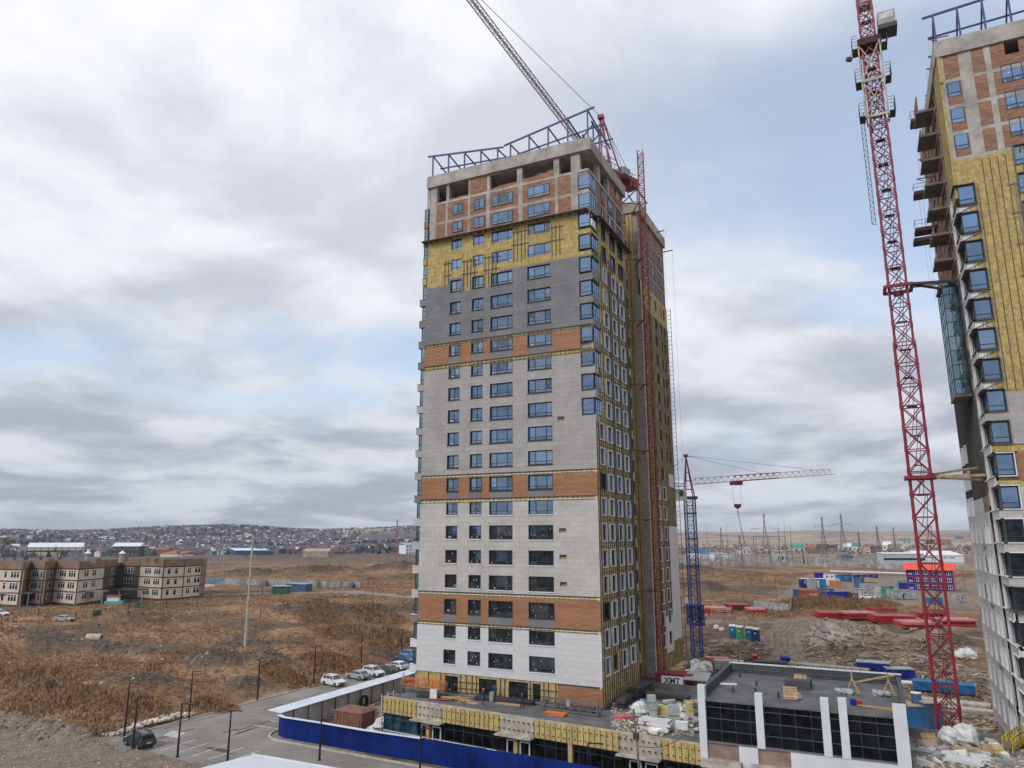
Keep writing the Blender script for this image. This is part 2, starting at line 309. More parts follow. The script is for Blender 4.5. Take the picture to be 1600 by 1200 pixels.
# ------------------------------------------------------------------ terrain sheet
M('terrain', (.62, .62, .62), rough=.95, var=.42, scale=.9, bump=.9, bscale=3., spec=.1, attr='zone', detail=8, lo=.3, hi=.7)
TRACK = [np.array([p[0], p[1]]) for p in (at(1345, 958), at(1290, 962), at(1245, 970), at(1224, 990), at(1226, 1012), at(1250, 1035), at(1300, 1062))]
TRACK2 = [np.array(p) for p in ((-240, 62), (-200, 72), (-178, 88), (-160, 112), (-130, 128), (-90, 140))]
def pathdist(x, y, P):
    r = np.full(x.shape, 1e9)
    for a, b in zip(P, P[1:]):
        d = b-a; t = np.clip(((x-a[0])*d[0]+(y-a[1])*d[1])/(d@d), 0, 1); r = np.minimum(r, np.hypot(x-a[0]-t*d[0], y-a[1]-t*d[1]))
    return r
def zones(x, y):
    d = np.hypot(x-CAM[0], y-CAM[1]); flat = masks(x, y)
    az = np.degrees(np.arctan2((x-CAM[0])*R_[0]+(y-CAM[1])*R_[1], (x-CAM[0])*math.sin(YAW)+(y-CAM[1])*math.cos(YAW)))
    g = np.stack([np.full(x.shape, 1.)]*3, -1)
    def C(c): return np.array(c)[None, :]
    n1 = fbm(x, y, 30, 4, 101)[:, None]; n2 = fbm(x, y, 6, 3, 111)[:, None]; n3 = fbm(x, y, 1.2, 2, 113)[:, None]
    grass = C((.215, .125, .074))*(1-n1)+C((.365, .235, .142))*n1
    grass = grass*(.55+.85*n2)*(.8+.4*n3)
    soil = C((.115, .085, .066))*(.7+.6*n2)
    patch = sm(.55, .66, fbm(x, y, 16, 4, 121))[:, None]
    heap = np.zeros(x.shape)
    for (hx, hy, hh, rx, ry, a) in HEAPS:
        c, s = math.cos(a), math.sin(a); u = ((x-hx)*c+(y-hy)*s)/rx; v = (-(x-hx)*s+(y-hy)*c)/ry
        heap = np.maximum(heap, np.exp(-(u*u+v*v)*1.1))
    hp = sm(.35, .6, heap+.5*(fbm(x, y, 5, 3, 131)-.5))[:, None]*(d < 420)[:, None]
    col = grass*(1-patch*.7)+soil*patch*.7
    col = col*(1-hp*.85)+C((.115, .092, .078))*hp*.85*(.4+.9*n2+.4*n3)
    # building site behind the towers
    site = (sm(-57.5, -56, x)*(1-sm(95, 125, y-.55*x))*sm(-60, -20, y)*(1-sm(120, 160, x)))[:, None]
    dirt = (C((.17, .108, .07))*(1-n1)+C((.26, .185, .13))*n1)*(.4+1.1*n2)*(.6+.8*n3)
    lime = sm(.56, .66, fbm(x, y, 9, 3, 141))[:, None]
    dirt = dirt*(1-.5*lime)+C((.44, .40, .36))*lime*.5
    col = col*(1-site)+dirt*site
    cab = (sm(150, 165, y)*(1-sm(300, 330, y))*sm(-6, 4, x)*(1-sm(150, 180, x)))[:, None]
    col = col*(1-cab*.7)+C((.30, .26, .21))*cab*.7
    pd = pathdist(x, y, TRACK); tr = (1-sm(3.2, 4.4, pd+1.2*(fbm(x, y, 3, 2, 151)-.5)))[:, None]
    rut = .82+.18*np.cos(np.clip(pd, 0, 4)*5.2)[:, None]
    col = col*(1-tr)+C((.34, .265, .205))*(.85+.3*n2)*rut*tr
    pd = pathdist(x, y, TRACK2); tr = (1-sm(2.2, 4., pd))[:, None]
    col = col*(1-tr)+C((.33, .285, .25))*(.8+.4*n2)*tr
    hy = 14; sand = np.exp(-(((x-18.3)/4.4)**2+((y-82.5)/3.8)**2))[:, None]; sand = np.clip(sand*1.8, 0, 1)
    col = col*(1-sand)+C((.50, .45, .40))*(.75+.5*n3)*sand
    sand = np.exp(-(((x-26)/7)**2+((y-87)/5)**2))[:, None]*.7
    col = col*(1-sand)+C((.46, .38, .31))*sand
    gv = np.maximum(near_left(x, y), (1-sm(-20.6, -19.4, y+1.2*(fbm(x, y, 4, 3, 31)-.5)*2)))[:, None]
    col = col*(1-gv)+C((.25, .20, .165))*(.7+.35*n2+.3*n3)*gv
    # distance
    farm = sm(420, 900, d)[:, None]; azl = (1-sm(-6, 4, az))[:, None]
    f1 = fbm(x, y, 500, 4, 161)[:, None]; f2 = fbm(x, y, 130, 3, 171)[:, None]
    downs = (C((.30, .21, .17))*(1-sm(.4, .6, f1))+C((.46, .36, .29))*sm(.4, .6, f1))*(.75+.5*f2)
    town = (C((.085, .085, .10))*(1-f2)+C((.19, .175, .185))*f2)
    light = (sm(1500, 2000, d)*sm(-22, -14, az))[:, None]*sm(.45, .6, f1)
    town = town*(1-light)+C((.42, .34, .30))*light
    farc = downs*(1-azl)+town*azl
    vf = sm(2900, 3600, d)[:, None]; farc = farc*(1-vf*azl)+C((.36, .30, .27))*vf*azl
    green = ((1-azl[:, 0])*sm(250, 320, d)*(1-sm(900, 1500, d)))[:, None]
    mid = C((.24, .19, .14))*(.7+.6*f2)
    col = col*(1-farm)+(farc*(1-green*.6)+mid*green*.6)*farm
    return np.clip(col*1.25, 0, 1), site[:, 0], gv[:, 0], hp[:, 0], tr[:, 0]
def grid_mesh(name, X, Y, Z, colr, mat):
    nr, nc = X.shape; V = np.stack([X, Y, Z], -1).reshape(-1, 3)
    i = np.arange(nr-1)[:, None]*nc+np.arange(nc-1)[None]; Q = np.stack([i, i+1, i+nc+1, i+nc], -1).reshape(-1, 4)
    me = bpy.data.meshes.new(name); me.vertices.add(len(V)); me.vertices.foreach_set('co', V.ravel().astype(np.float32))
    me.loops.add(Q.size); me.loops.foreach_set('vertex_index', Q.ravel().astype(np.int32))
    me.polygons.add(len(Q)); me.polygons.foreach_set('loop_start', np.arange(0, Q.size, 4, dtype=np.int32)); me.polygons.foreach_set('loop_total', np.full(len(Q), 4, np.int32))
    me.polygons.foreach_set('use_smooth', np.ones(len(Q), bool)); me.update(calc_edges=True)
    a = me.color_attributes.new('zone', 'FLOAT_COLOR', 'POINT'); a.data.foreach_set('color', np.concatenate([colr, np.ones((len(V), 1))], 1).ravel().astype(np.float32))
    me.materials.append(MATS[mat]); return me
tz = zones(TX.ravel(), TY.ravel())
put('ground', grid_mesh('ground', TX, TY, TZ, tz[0], 'terrain'), kind='structure')
# ------------------------------------------------------------------ dry grass over the field
M('dry_grass', (.8, .8, .8), rough=.9, var=.2, scale=.3, spec=.1, attr='zone')
def grass():
    q = np.random.default_rng(3); n = 150000
    az = np.radians(q.uniform(-41, 30, n)); r = np.exp(q.uniform(math.log(75), math.log(420), n))
    x = CAM[0]+r*(np.sin(az)*R_[0]+np.cos(az)*math.sin(YAW)); y = CAM[1]+r*(np.sin(az)*R_[1]+np.cos(az)*math.cos(YAW))
    c, site, gv, hp, tr = zones(x, y); fl = masks(x, y)
    cl = fbm(x, y, 14, 3, 201)
    keep = (site < .3) & (gv < .3) & (tr < .3) & (fl < .3) & (hp < .55+q.uniform(-.45, .45, n)) & (cl > q.uniform(.25, .6, n)) & (fbm(x, y, 16, 4, 121) < q.uniform(.5, .75, n)) & ~((x > -290) & (x < -170) & (y > 95) & (y < 175) & (y > 78-.6*(x+190)))
    keep &= ~((x > 0) & (y > 160) & (y < 330))
    x, y, c, r, cl = x[keep], y[keep], c[keep], r[keep], cl[keep]; n = len(x); z = height(x, y)
    big = fbm(x, y, 22, 3, 207); hgt = q.uniform(.12, .36, n)*(1+.9*sm(.5, .7, big)); wd = .05+.0006*r
    B = 4; V = np.zeros((n, B, 3, 3)); ang = q.uniform(0, 6.28, (n, B)); ln = q.uniform(.1, .55, (n, B))*hgt[:, None]
    bx = x[:, None]+q.normal(0, .22, (n, B)); by = y[:, None]+q.normal(0, .22, (n, B)); hh = hgt[:, None]*q.uniform(.6, 1.2, (n, B))
    pa = ang+1.57+q.uniform(-.5, .5, (n, B))
    for k, s in ((0, -1), (1, 1)):
        V[:, :, k, 0] = bx+s*np.cos(pa)*wd[:, None]; V[:, :, k, 1] = by+s*np.sin(pa)*wd[:, None]; V[:, :, k, 2] = z[:, None]-.05
    V[:, :, 2, 0] = bx+np.cos(ang)*ln; V[:, :, 2, 1] = by+np.sin(ang)*ln; V[:, :, 2, 2] = z[:, None]+hh
    V = V.reshape(-1, 3); nt = n*B
    me = bpy.data.meshes.new('dry_grass'); me.vertices.add(len(V)); me.vertices.foreach_set('co', V.ravel().astype(np.float32))
    me.loops.add(nt*3); me.loops.foreach_set('vertex_index', np.arange(nt*3, dtype=np.int32))
    me.polygons.add(nt); me.polygons.foreach_set('loop_start', np.arange(0, nt*3, 3, dtype=np.int32)); me.polygons.foreach_set('loop_total', np.full(nt, 3, np.int32)); me.update(calc_edges=True)
    t = q.uniform(.75, 1.35, (n, 1)); hue = q.uniform(0, 1, (n, 1))
    cc = np.clip((c*.55+np.array([[.26, .15, .085]])*(1-hue)*.55+np.array([[.40, .265, .16]])*hue*.55)*t, 0, 1)
    dark = sm(.55, .68, big)[:, None]; cc = cc*(1-.15*dark)
    cc = np.repeat(np.repeat(cc, B, 0), 3, 0); a = me.color_attributes.new('zone', 'FLOAT_COLOR', 'POINT')
    a.data.foreach_set('color', np.concatenate([cc, np.ones((len(cc), 1))], 1).ravel().astype(np.float32)); me.materials.append(MATS['dry_grass'])
    put('dry_grass', me, kind='stuff', label='tall dry brown grass covering the rough field', cat='grass')
grass()
# ------------------------------------------------------------------ roads, kerbs, markings
M('asphalt', (.225, .208, .187), rough=.8, var=.34, scale=.13, bump=.15, bscale=8., detail=8, spec=.3, lo=.3, hi=.7)
M('asphalt_dark', (.075, .072, .07), rough=.6, var=.3, scale=1.2, bump=.1, detail=6)
M('kerb', (.42, .40, .37), var=.2, scale=1.5, bump=.2)
M('road_paint', (.62, .62, .6), var=.35, scale=3.)
r = MB()
r.add([(-55, -21.5, .03), (-55, 62, .03), (-40.4, 62, .03), (-40.4, -7.0, .03), (-39.7, -9.0, .03), (-38.0, -10.0, .03), (-31, -10.5, .03), (-17, -11.1, .03), (10, -13.4, .03), (60, -20, .03), (60, -46, .03), (-30, -46, .03), (-36, -21.5, .03)], [tuple(range(13))[::-1]])
r.build('road', 'asphalt', kind='structure')
k = MB(); 
for i in range(42):
    y = -14+i*1.85; k.box(-55.25, -55.02, y, y+1.82, -.1, .16)
k.build('kerb', 'kerb', kind='structure')
k = MB(); P = [(-40.6, 60), (-40.6, -6.4), (-40.3, -7.8), (-39.5, -9.1), (-38, -10.0), (-31, -10.5), (-17, -11.1), (10, -13.4)]
for a, b in zip(P, P[1:]): k.beam((*a, .06), (*b, .06), .24, .24)
k.build('kerb', 'kerb', kind='structure')
pm = MB()
for i in range(5):
    x = -46.3+i*2.55; pm.obox((x, -16.4, .036), (.12, 5.0, .004), .02)
for a in ((-42.8, -3.2), (-43.2, -5.9)): pm.obox((a[0], a[1], .036), (4.4, .12, .004), -.02)
for i in range(5): pm.obox((-51.6+i*.5, -13.4, .036), (.25, 2.4, .004), .5)
pm.build('road_marking', 'road_paint', kind='structure')
cr = MB(); q = random.Random(5)
for i in range(46):
    y = q.uniform(-19, 46); x = q.uniform(-54, -42); cr.obox((x, y, .0355), (q.uniform(.08, .5), q.uniform(1.5, 6), .003), q.uniform(-.06, .06))
for i in range(14):
    x = q.uniform(-50, -18); cr.obox((x, q.uniform(-16.5, -15.6), .0352), (q.uniform(2, 6), q.uniform(.1, .4), .003), q.uniform(-.1, .03))
cr.build('asphalt_patch', 'asphalt_dark', kind='structure')
# ------------------------------------------------------------------ hillside town
def town():
    q = np.random.default_rng(11); rr = random.Random(11)
    pal = [('town_wall_cream', (.42, .38, .33)), ('town_wall_grey', (.20, .20, .23)), ('town_wall_brown', (.13, .11, .11)), ('town_wall_white', (.6, .6, .6))]
    rof = [('town_roof_slate', (.085, .09, .12)), ('town_roof_brown', (.17, .10, .085)), ('town_roof_pale', (.48, .50, .54)), ('town_roof_blue', (.13, .17, .27)), ('town_roof_red', (.24, .11, .095)), ('town_roof_green', (.13, .19, .17))]
    for n_, c in pal+rof: M(n_, c, var=.15, scale=.2)
    def house(wm, rm, L=9., W=7., H=4., T=2.6):
        a, b = L/2, W/2
        V = [(-a, -b, -2), (a, -b, -2), (a, b, -2), (-a, b, -2), (-a, -b, H), (a, -b, H), (a, b, H), (-a, b, H), (-a, 0, H+T), (a, 0, H+T)]
        e = .5
        V += [(-a-e, -b-e, H-.4), (a+e, -b-e, H-.4), (a+e, b+e, H-.4), (-a-e, b+e, H-.4), (-a-e, 0, H+T+.15), (a+e, 0, H+T+.15)]
        Fs = [(0, 1, 5, 4), (1, 2, 6, 9, 5), (2, 3, 7, 6), (3, 0, 4, 8, 7), (10, 11, 15, 14), (12, 13, 14, 15)]
        me = bpy.data.meshes.new('house'); me.from_pydata(V, [], Fs); me.materials.append(MATS[wm]); me.materials.append(MATS[rm])
        for i in (4, 5): me.polygons[i].material_index = 1
        return me
    var = [house(pal[i % 4][0], rof[j][0], 8+i % 3*2, 7, 3.2+(i % 2)*2, 2.4) for i in range(4) for j in range(6)]
    n = 12000
    az = np.radians(q.uniform(-42, -4, n)); d = np.exp(q.uniform(math.log(800), math.log(2450), n))
    x = CAM[0]+d*(np.sin(az)*R_[0]+np.cos(az)*math.sin(YAW)); y = CAM[1]+d*(np.sin(az)*R_[1]+np.cos(az)*math.cos(YAW))
    dens = fbm(x, y, 220, 3, 301); keep = (dens > q.uniform(.25, .6, n)) & ~((np.degrees(az)+q.normal(0, 2.5, n) > -15) & (d > 1350) & (fbm(x, y, 300, 2, 311)+q.normal(0, .05, n) > .5)) & ((d > 950) | (np.degrees(az) < -12))
    x, y, d = x[keep], y[keep], d[keep]; z = height(x, y); o = np.argsort(d); x, y, z, d = x[o], y[o], z[o], d[o]
    wts = [8, 3, 1.5, .8, .4, .3]
    for i in range(240):
        j = rr.choices(range(6), wts)[0]; m = var[rr.choices(range(4), [1, 4, 4, 1])[0]*6+j]
        ob = put('town_house', m, loc=(x[i], y[i], z[i]), rz=rr.uniform(0, 3.1), label='tiny gabled house low on the distant hillside town', cat='house', group='houses of the hillside town')
        s = rr.uniform(.6, .95); ob.scale = (s, s, s)
    V, Fs, mi = [], [], []; mats = [m[0] for m in pal]+[m[0] for m in rof]
    for i in range(240, len(x)):
        L, W, H, T = rr.uniform(5, 10)/2, rr.uniform(4.5, 7)/2, rr.uniform(2.5, 4.5), rr.uniform(1.2, 2.4); a = rr.uniform(0, 3.1); c, s = math.cos(a), math.sin(a); k = len(V)
        P = [(-L, -W, -2), (L, -W, -2), (L, W, -2), (-L, W, -2), (-L, -W, H), (L, -W, H), (L, W, H), (-L, W, H), (-L, 0, H+T), (L, 0, H+T)]
        V += [(x[i]+p*c-w_*s, y[i]+p*s+w_*c, z[i]+h) for p, w_, h in P]
        Fs += [tuple(k+t for t in f) for f in ((0, 1, 5, 4), (1, 2, 6, 9, 5), (2, 3, 7, 6), (3, 0, 4, 8, 7), (4, 5, 9, 8), (6, 7, 8, 9))]
        wm = rr.choices(range(4), [1, 4, 4, 1])[0]; rm = 4+rr.choices(range(6), wts)[0]; mi += [wm]*4+[rm]*2
    me = bpy.data.meshes.new('distant_houses'); me.from_pydata(V, [], Fs)
    for m in mats: me.materials.append(MATS[m])
    me.polygons.foreach_set('material_index', np.array(mi, np.int32))
    put('distant_houses', me, kind='stuff', label='mass of small houses covering the far hillside', cat='houses')
    # dark bare trees between the houses read as one mass
    M('town_trees', (.055, .055, .068), var=.3, scale=.05, rnd=.3)
    n = 9000; az = np.radians(q.uniform(-43, 1, n)); d = np.exp(q.uniform(math.log(800), math.log(2500), n))
    x = CAM[0]+d*(np.sin(az)*R_[0]+np.cos(az)*math.sin(YAW)); y = CAM[1]+d*(np.sin(az)*R_[1]+np.cos(az)*math.cos(YAW))
    kp = (fbm(x, y, 160, 3, 331) > q.uniform(.3, .62, n)) & ~((np.degrees(az) > -12) & (d > 1350) & (fbm(x, y, 300, 2, 311) > .55)); x, y = x[kp], y[kp]; z = height(x, y); mb = MB()
    for i in range(len(x)):
        h = rr.uniform(3, 7); w_ = rr.uniform(1.5, 4); a = rr.uniform(0, 3); c, s = math.cos(a)*w_, math.sin(a)*w_
        mb.add([(x[i]-c, y[i]-s, z[i]-1), (x[i]+c, y[i]+s, z[i]-1), (x[i]+s, y[i]-c, z[i]+h*.8), (x[i]-s*.6, y[i]+c*.6, z[i]+h)], [(0, 1, 2), (0, 1, 3), (0, 2, 3), (1, 2, 3)])
    mb.build('distant_trees', 'town_trees', kind='stuff', label='bare dark trees scattered through the far town', cat='trees')
town()

M('gravel_stone', (.24, .195, .165), var=.3, scale=.8, rnd=.35)
def gravel():
    q = np.random.default_rng(17); n = 26000; x = q.uniform(-92, -34, n); y = q.uniform(-32, -17.5, n); c, site, gv, hp, tr = zones(x, y); k = gv > .6; x, y = x[k], y[k]; z = height(x, y); n = len(x)
    s = q.uniform(.05, .15, n)*(1+1.2*(q.random(n) > .96)); a = q.uniform(0, 6.28, n)
    O = np.array([(1, 0, -.2), (-.5, .87, -.2), (-.5, -.87, -.2), (.1, .1, .75)])
    V = np.zeros((n, 4, 3)); ca, sa = np.cos(a)[:, None], np.sin(a)[:, None]
    V[:, :, 0] = x[:, None]+s[:, None]*(O[None, :, 0]*ca-O[None, :, 1]*sa); V[:, :, 1] = y[:, None]+s[:, None]*(O[None, :, 0]*sa+O[None, :, 1]*ca); V[:, :, 2] = z[:, None]+s[:, None]*O[None, :, 2]
    T_ = (np.arange(n)[:, None, None]*4+np.array([(0, 1, 3), (1, 2, 3), (2, 0, 3)])[None]).reshape(-1, 3)
    me = bpy.data.meshes.new('gravel'); me.vertices.add(n*4); me.vertices.foreach_set('co', V.ravel().astype(np.float32)); me.loops.add(T_.size); me.loops.foreach_set('vertex_index', T_.ravel().astype(np.int32))
    me.polygons.add(len(T_)); me.polygons.foreach_set('loop_start', np.arange(0, T_.size, 3, dtype=np.int32)); me.polygons.foreach_set('loop_total', np.full(len(T_), 3, np.int32)); me.update(calc_edges=True); me.materials.append(MATS['gravel_stone'])
    put('gravel', me, kind='stuff', label='loose grey gravel stones over the lot at bottom left', cat='gravel')
gravel()

def scatter(name, mat, label, cat, px, py, smin, smax, seed, sink=-.2):
    """small irregular lumps strewn on the terrain, one mesh"""
    q = np.random.default_rng(seed); n = len(px); mb = MB()
    z = height(px, py)
    for i in range(n):
        s = q.uniform(smin, smax); a = q.uniform(0, 6.28); c, t = math.cos(a), math.sin(a); k = q.uniform(.4, 1.0)
        P = [(1, 0, sink), (-.5, .8, sink), (-.6, -.8, sink), (.3, .2, .7*k), (-.3, -.1, .6*k)]
        mb.add([(px[i]+s*(u*c-v*t), py[i]+s*(u*t+v*c), z[i]+s*w_) for u, v, w_ in P], [(0, 1, 3), (1, 2, 4), (1, 4, 3), (2, 0, 3, 4)])
    mb.build(name, mat, kind='stuff', label=label, cat=cat)
q = np.random.default_rng(91); HXY = []
for (hx, hy, hh_, rx, ry, a) in HEAPS[:24]:
    k = int(60*rx*ry/8) if hx < -40 else int(45*rx*ry/8); u, v = q.normal(0, .55, k)*rx, q.normal(0, .6, k)*ry; HXY.append(np.stack([hx+u*math.cos(a)-v*math.sin(a), hy+u*math.sin(a)+v*math.cos(a)], 1))
HXY = np.concatenate(HXY); M('clod', (.16, .13, .11), var=.4, scale=.7, rnd=.5)
scatter('soil_clods', 'clod', 'clods and stones lying over the spoil heaps', 'stones', HXY[:, 0], HXY[:, 1], .12, .42, 5)
n = 230; az_ = np.radians(q.uniform(-40, -8, n)); r_ = np.exp(q.uniform(math.log(90), math.log(260), n)); fx = CAM[0]+r_*(np.sin(az_)*R_[0]+np.cos(az_)*math.sin(YAW)); fy = CAM[1]+r_*(np.sin(az_)*R_[1]+np.cos(az_)*math.cos(YAW)); k = (masks(fx, fy) < .2)
M('litter', (.40, .37, .34), var=.4, scale=.6, rnd=.5); scatter('field_litter', 'litter', 'pale scraps of rubbish and stones scattered in the field', 'litter', fx[k], fy[k], .15, .55, 6)
# ------------------------------------------------------------------ facade kit
M('concrete', (.36, .34, .31), var=.42, scale=.55, bump=.25, detail=8, lo=.3, hi=.7)
M('concrete_mid', (.38, .345, .295), var=.3, scale=.9, bump=.25, detail=8)
M('concrete_dark', (.16, .15, .14), var=.3, scale=.8)
M('brick', (.285, .155, .105), rough=.9, var=.5, scale=1.5, bump=.3, bscale=9., detail=8, stretch=(.5, .5, 3.), lo=.3, hi=.7)
M('interior_shade', (.035, .033, .03), var=.4, scale=.6)
M('clad_white', (.58, .58, .585), rough=.6, var=.10, scale=.22, rnd=.04, detail=9, stretch=(1.6, 1.6, .35))
M('clad_pale', (.455, .432, .41), rough=.65, var=.11, scale=.3, rnd=.05, detail=9)
M('clad_beige', (.35, .335, .325), rough=.65, var=.11, scale=.3, rnd=.06, detail=9)
M('clad_dark', (.178, .178, .188), rough=.6, var=.11, scale=.3, rnd=.09, detail=9)
M('clad_wood', (.32, .155, .08), rough=.55, var=.28, scale=1.4, rnd=.12, stretch=(.35, .35, 6.))
M('wool', (.45, .345, .14), rough=.95, var=.2, scale=1.8, bump=.4, bscale=14., rnd=.10, detail=8)
M('wool_dirty', (.58, .46, .21), rough=.95, var=.42, scale=1.1, bump=.4, rnd=.18, detail=8, lo=.3, hi=.7)
M('membrane', (.15, .145, .145), rough=.7, var=.25, scale=1.)
M('rail', (.075, .07, .066), rough=.5, var=.2, metal=.3)
M('rail_grey', (.20, .20, .20), rough=.5, var=.2, metal=.4)
M('frame_dark', (.035, .04, .05), rough=.35, var=.1)
M('frame_grey', (.11, .115, .125), rough=.45, var=.1)
M('frame_white', (.72, .74, .76), rough=.4, var=.05)
M('white_film', (.66, .66, .66), rough=.6, var=.08, rnd=.1)
M('blue_steel', (.060, .075, .23), rough=.5, var=.25, scale=2.)
Mglass('glass', (.44, .64, .90), (.020, .032, .046), .36)
Mglass('glass_dark', (.34, .42, .48), (.012, .015, .017), .12)  # duller glass; on low tower storeys it paints in the dark ground reflection
Mglass('glass_b', (.58, .72, .86), (.03, .05, .07), .40)
Mglass('glass_c', (.42, .56, .70), (.06, .06, .055), .20)
Mglass('glass_dark_b', (.40, .46, .50), (.035, .035, .03), .16)
Mglass('glass_black', (.20, .24, .27), (.006, .007, .008), .04)
Mglass('glass_loggia', (.46, .62, .74), (.04, .07, .085), .30)
Mglass('glass_teal', (.52, .74, .82), (.03, .07, .09), .34)
class Face:
    def __init__(s, kind, plane): s.k = kind; s.p = plane
    def box(s, mb, s0, s1, z0, z1, d0, d1):
        p = s.p
        if s.k == 'front': mb.box(s0, s1, p-d1, p-d0, z0, z1)
        elif s.k == 'right': mb.box(p+d0, p+d1, s0, s1, z0, z1)
        else: mb.box(p-d1, p-d0, s0, s1, z0, z1)
        return mb
    def loc(s, a, z, d=0):
        return (a, s.p-d, z) if s.k == 'front' else ((s.p+d, a, z) if s.k == 'right' else (s.p-d, a, z))
    def local(s): return Face(s.k, 0.)
    def pt(s, a, z, d): return s.loc(a, z, d)
PCACHE = {}
def piece(name, parent, face, s0, s1, z0, z1, d0, d1, mat):
    """one box-shaped piece; alike pieces share their mesh"""
    key = (face.k, name, round(s1-s0, 2), round(z1-z0, 2), round(d0, 3), round(d1, 3), mat)
    if key not in PCACHE:
        mb = MB(); face.local().box(mb, 0, s1-s0, 0, z1-z0, d0, d1); PCACHE[key] = mb.mesh(name, mat)
    return put(name, PCACHE[key], parent, loc=face.loc(s0, z0))
def cells(s0, s1, z0, z1, pw, ph, holes=(), gap=.012, brick=True):
    out = []; nz = max(1, round((z1-z0)/ph)); dz = (z1-z0)/nz
    for j in range(nz):
        off = (pw/2 if (brick and j % 2) else 0); ss = [s0]; t = s0+(off or pw)
        while t < s1-.25: ss.append(t); t += pw
        ss.append(s1)
        for a, b in zip(ss, ss[1:]):
            rects = [(a, b, z0+j*dz, z0+(j+1)*dz)]
            for (h0, h1, g0, g1) in holes:
                nr = []
                for (a0, b0, c0, e0) in rects:
                    if h1 <= a0 or h0 >= b0 or g1 <= c0 or g0 >= e0: nr.append((a0, b0, c0, e0)); continue
                    if h0 > a0: nr.append((a0, h0, c0, e0))
                    if h1 < b0: nr.append((h1, b0, c0, e0))
                    m0, m1 = max(a0, h0), min(b0, h1)
                    if g0 > c0: nr.append((m0, m1, c0, g0))
                    if g1 < e0: nr.append((m0, m1, g1, e0))
                rects = nr
            out += [(a0+gap/2, b0-gap/2, c0+gap/2, e0-gap/2) for a0, b0, c0, e0 in rects if b0-a0 > .05 and e0-c0 > .05]
    return out
def clad(name, parent, face, rects, mat, d0, d1, budget):
    """the first pieces are objects of their own, the rest one mesh"""
    n = min(len(rects), budget[0]); budget[0] -= n
    for rct in rects[:n]: piece(name, parent, face, *rct, d0, d1, mat)
    if n < len(rects):
        mb = MB()
        for rct in rects[n:]: face.box(mb, *rct, d0, d1)
        mb.build(name+'s', mat, parent, kind='stuff')
WCACHE = {}; STK_ = {}
WALT = {'glass': ('glass_b', 'glass_c'), 'glass_dark': ('glass_dark_b', 'glass')}
def alt_pane(me, mat):
    k = (me.name, mat)
    if k not in STK_: m2 = me.copy(); m2.materials.clear(); m2.materials.append(MATS[mat]); STK_[k] = m2
    return STK_[k]
def stickers(face, w_, h, dep, v):
    k = ('st', face.k, w_, h, dep, v)
    if k not in STK_:
        q_ = random.Random(str(k)); m = MB(); f = face.local()
        for i in range(3+v): s = q_.uniform(.15, w_-.3); z = q_.uniform(.1, h-.25) if q_.random() < .4 else .14; f.box(m, s, s+q_.uniform(.06, .14), z, z+q_.uniform(.06, .13), dep+.031, dep+.036)
        STK_[k] = m.mesh('stickers', 'white_film')
    return STK_[k]
def window(parent, face, s0, s1, z0, z1, mull=(.5,), trans=.25, fm='frame_dark', gm='glass', reveal=None, rt=.05, out=0., sill=None, dep=-.27, name='window'):
    """window > frame members, panes, reveal, sill; dep is the depth of the glass line"""
    w_, h = round(s1-s0, 2), round(z1-z0, 2); key = (face.k, w_, h, tuple(mull), trans, fm, gm, reveal, rt, out, sill, dep)
    if key not in WCACHE:
        f = face.local(); t = .07; fr = MB()
        f.box(fr, 0, t, 0, h, dep, dep+.07); f.box(fr, w_-t, w_, 0, h, dep, dep+.07); f.box(fr, t, w_-t, 0, t, dep, dep+.068); f.box(fr, t, w_-t, h-t, h, dep, dep+.068)
        xs = [0]+[m*w_ for m in mull]+[w_]
        for m in xs[1:-1]: f.box(fr, m-.045, m+.045, t, h-t, dep, dep+.066)
        zs = [0, h]
        if trans: f.box(fr, t, w_-t, trans*h-.035, trans*h+.035, dep, dep+.064); zs = [0, trans*h, h]
        panes = []
        for a, b in zip(xs, xs[1:]):
            for c, e in zip(zs, zs[1:]):
                mb = MB(); f.box(mb, 0, b-a-.06, 0, e-c-.05, dep+.01, dep+.03); panes.append((mb.mesh('pane', gm), f.loc(a+.03, c+.025)))
        rv = None
        if reveal:
            mb = MB(); o = out
            f.box(mb, -rt, 0, -rt, h+rt, dep-.02, o); f.box(mb, w_, w_+rt, -rt, h+rt, dep-.02, o); f.box(mb, 0, w_, h, h+rt, dep-.02, o-.002); f.box(mb, 0, w_, -rt, 0, dep-.02, o-.002); rv = mb.mesh('reveal', reveal)
        sl = None
        if sill:
            mb = MB(); f.box(mb, -rt-.06, w_+rt+.06, -rt-.09, -rt-.003, dep+.1, out+.09); sl = mb.mesh('sill', sill)
        WCACHE[key] = (fr.mesh(name, fm), panes, rv, sl)
    fr, panes, rv, sl = WCACHE[key]
    alt = WALT.get(gm); roll = rng.random()
    o = put(name, fr, parent, loc=face.loc(s0, z0))
    for me, l in panes:
        r2 = rng.random(); put('pane', me if (not alt or r2 < .68) else alt_pane(me, alt[0] if r2 < .9 else alt[1]), o, loc=l)
    if w_ > 1.2 and roll < .75: put('stickers', stickers(face, w_, h, dep, rng.randrange(4)), o, kind='stuff')
    if rv: put('reveal', rv, o)
    if sl: put('sill', sl, o)
    return o
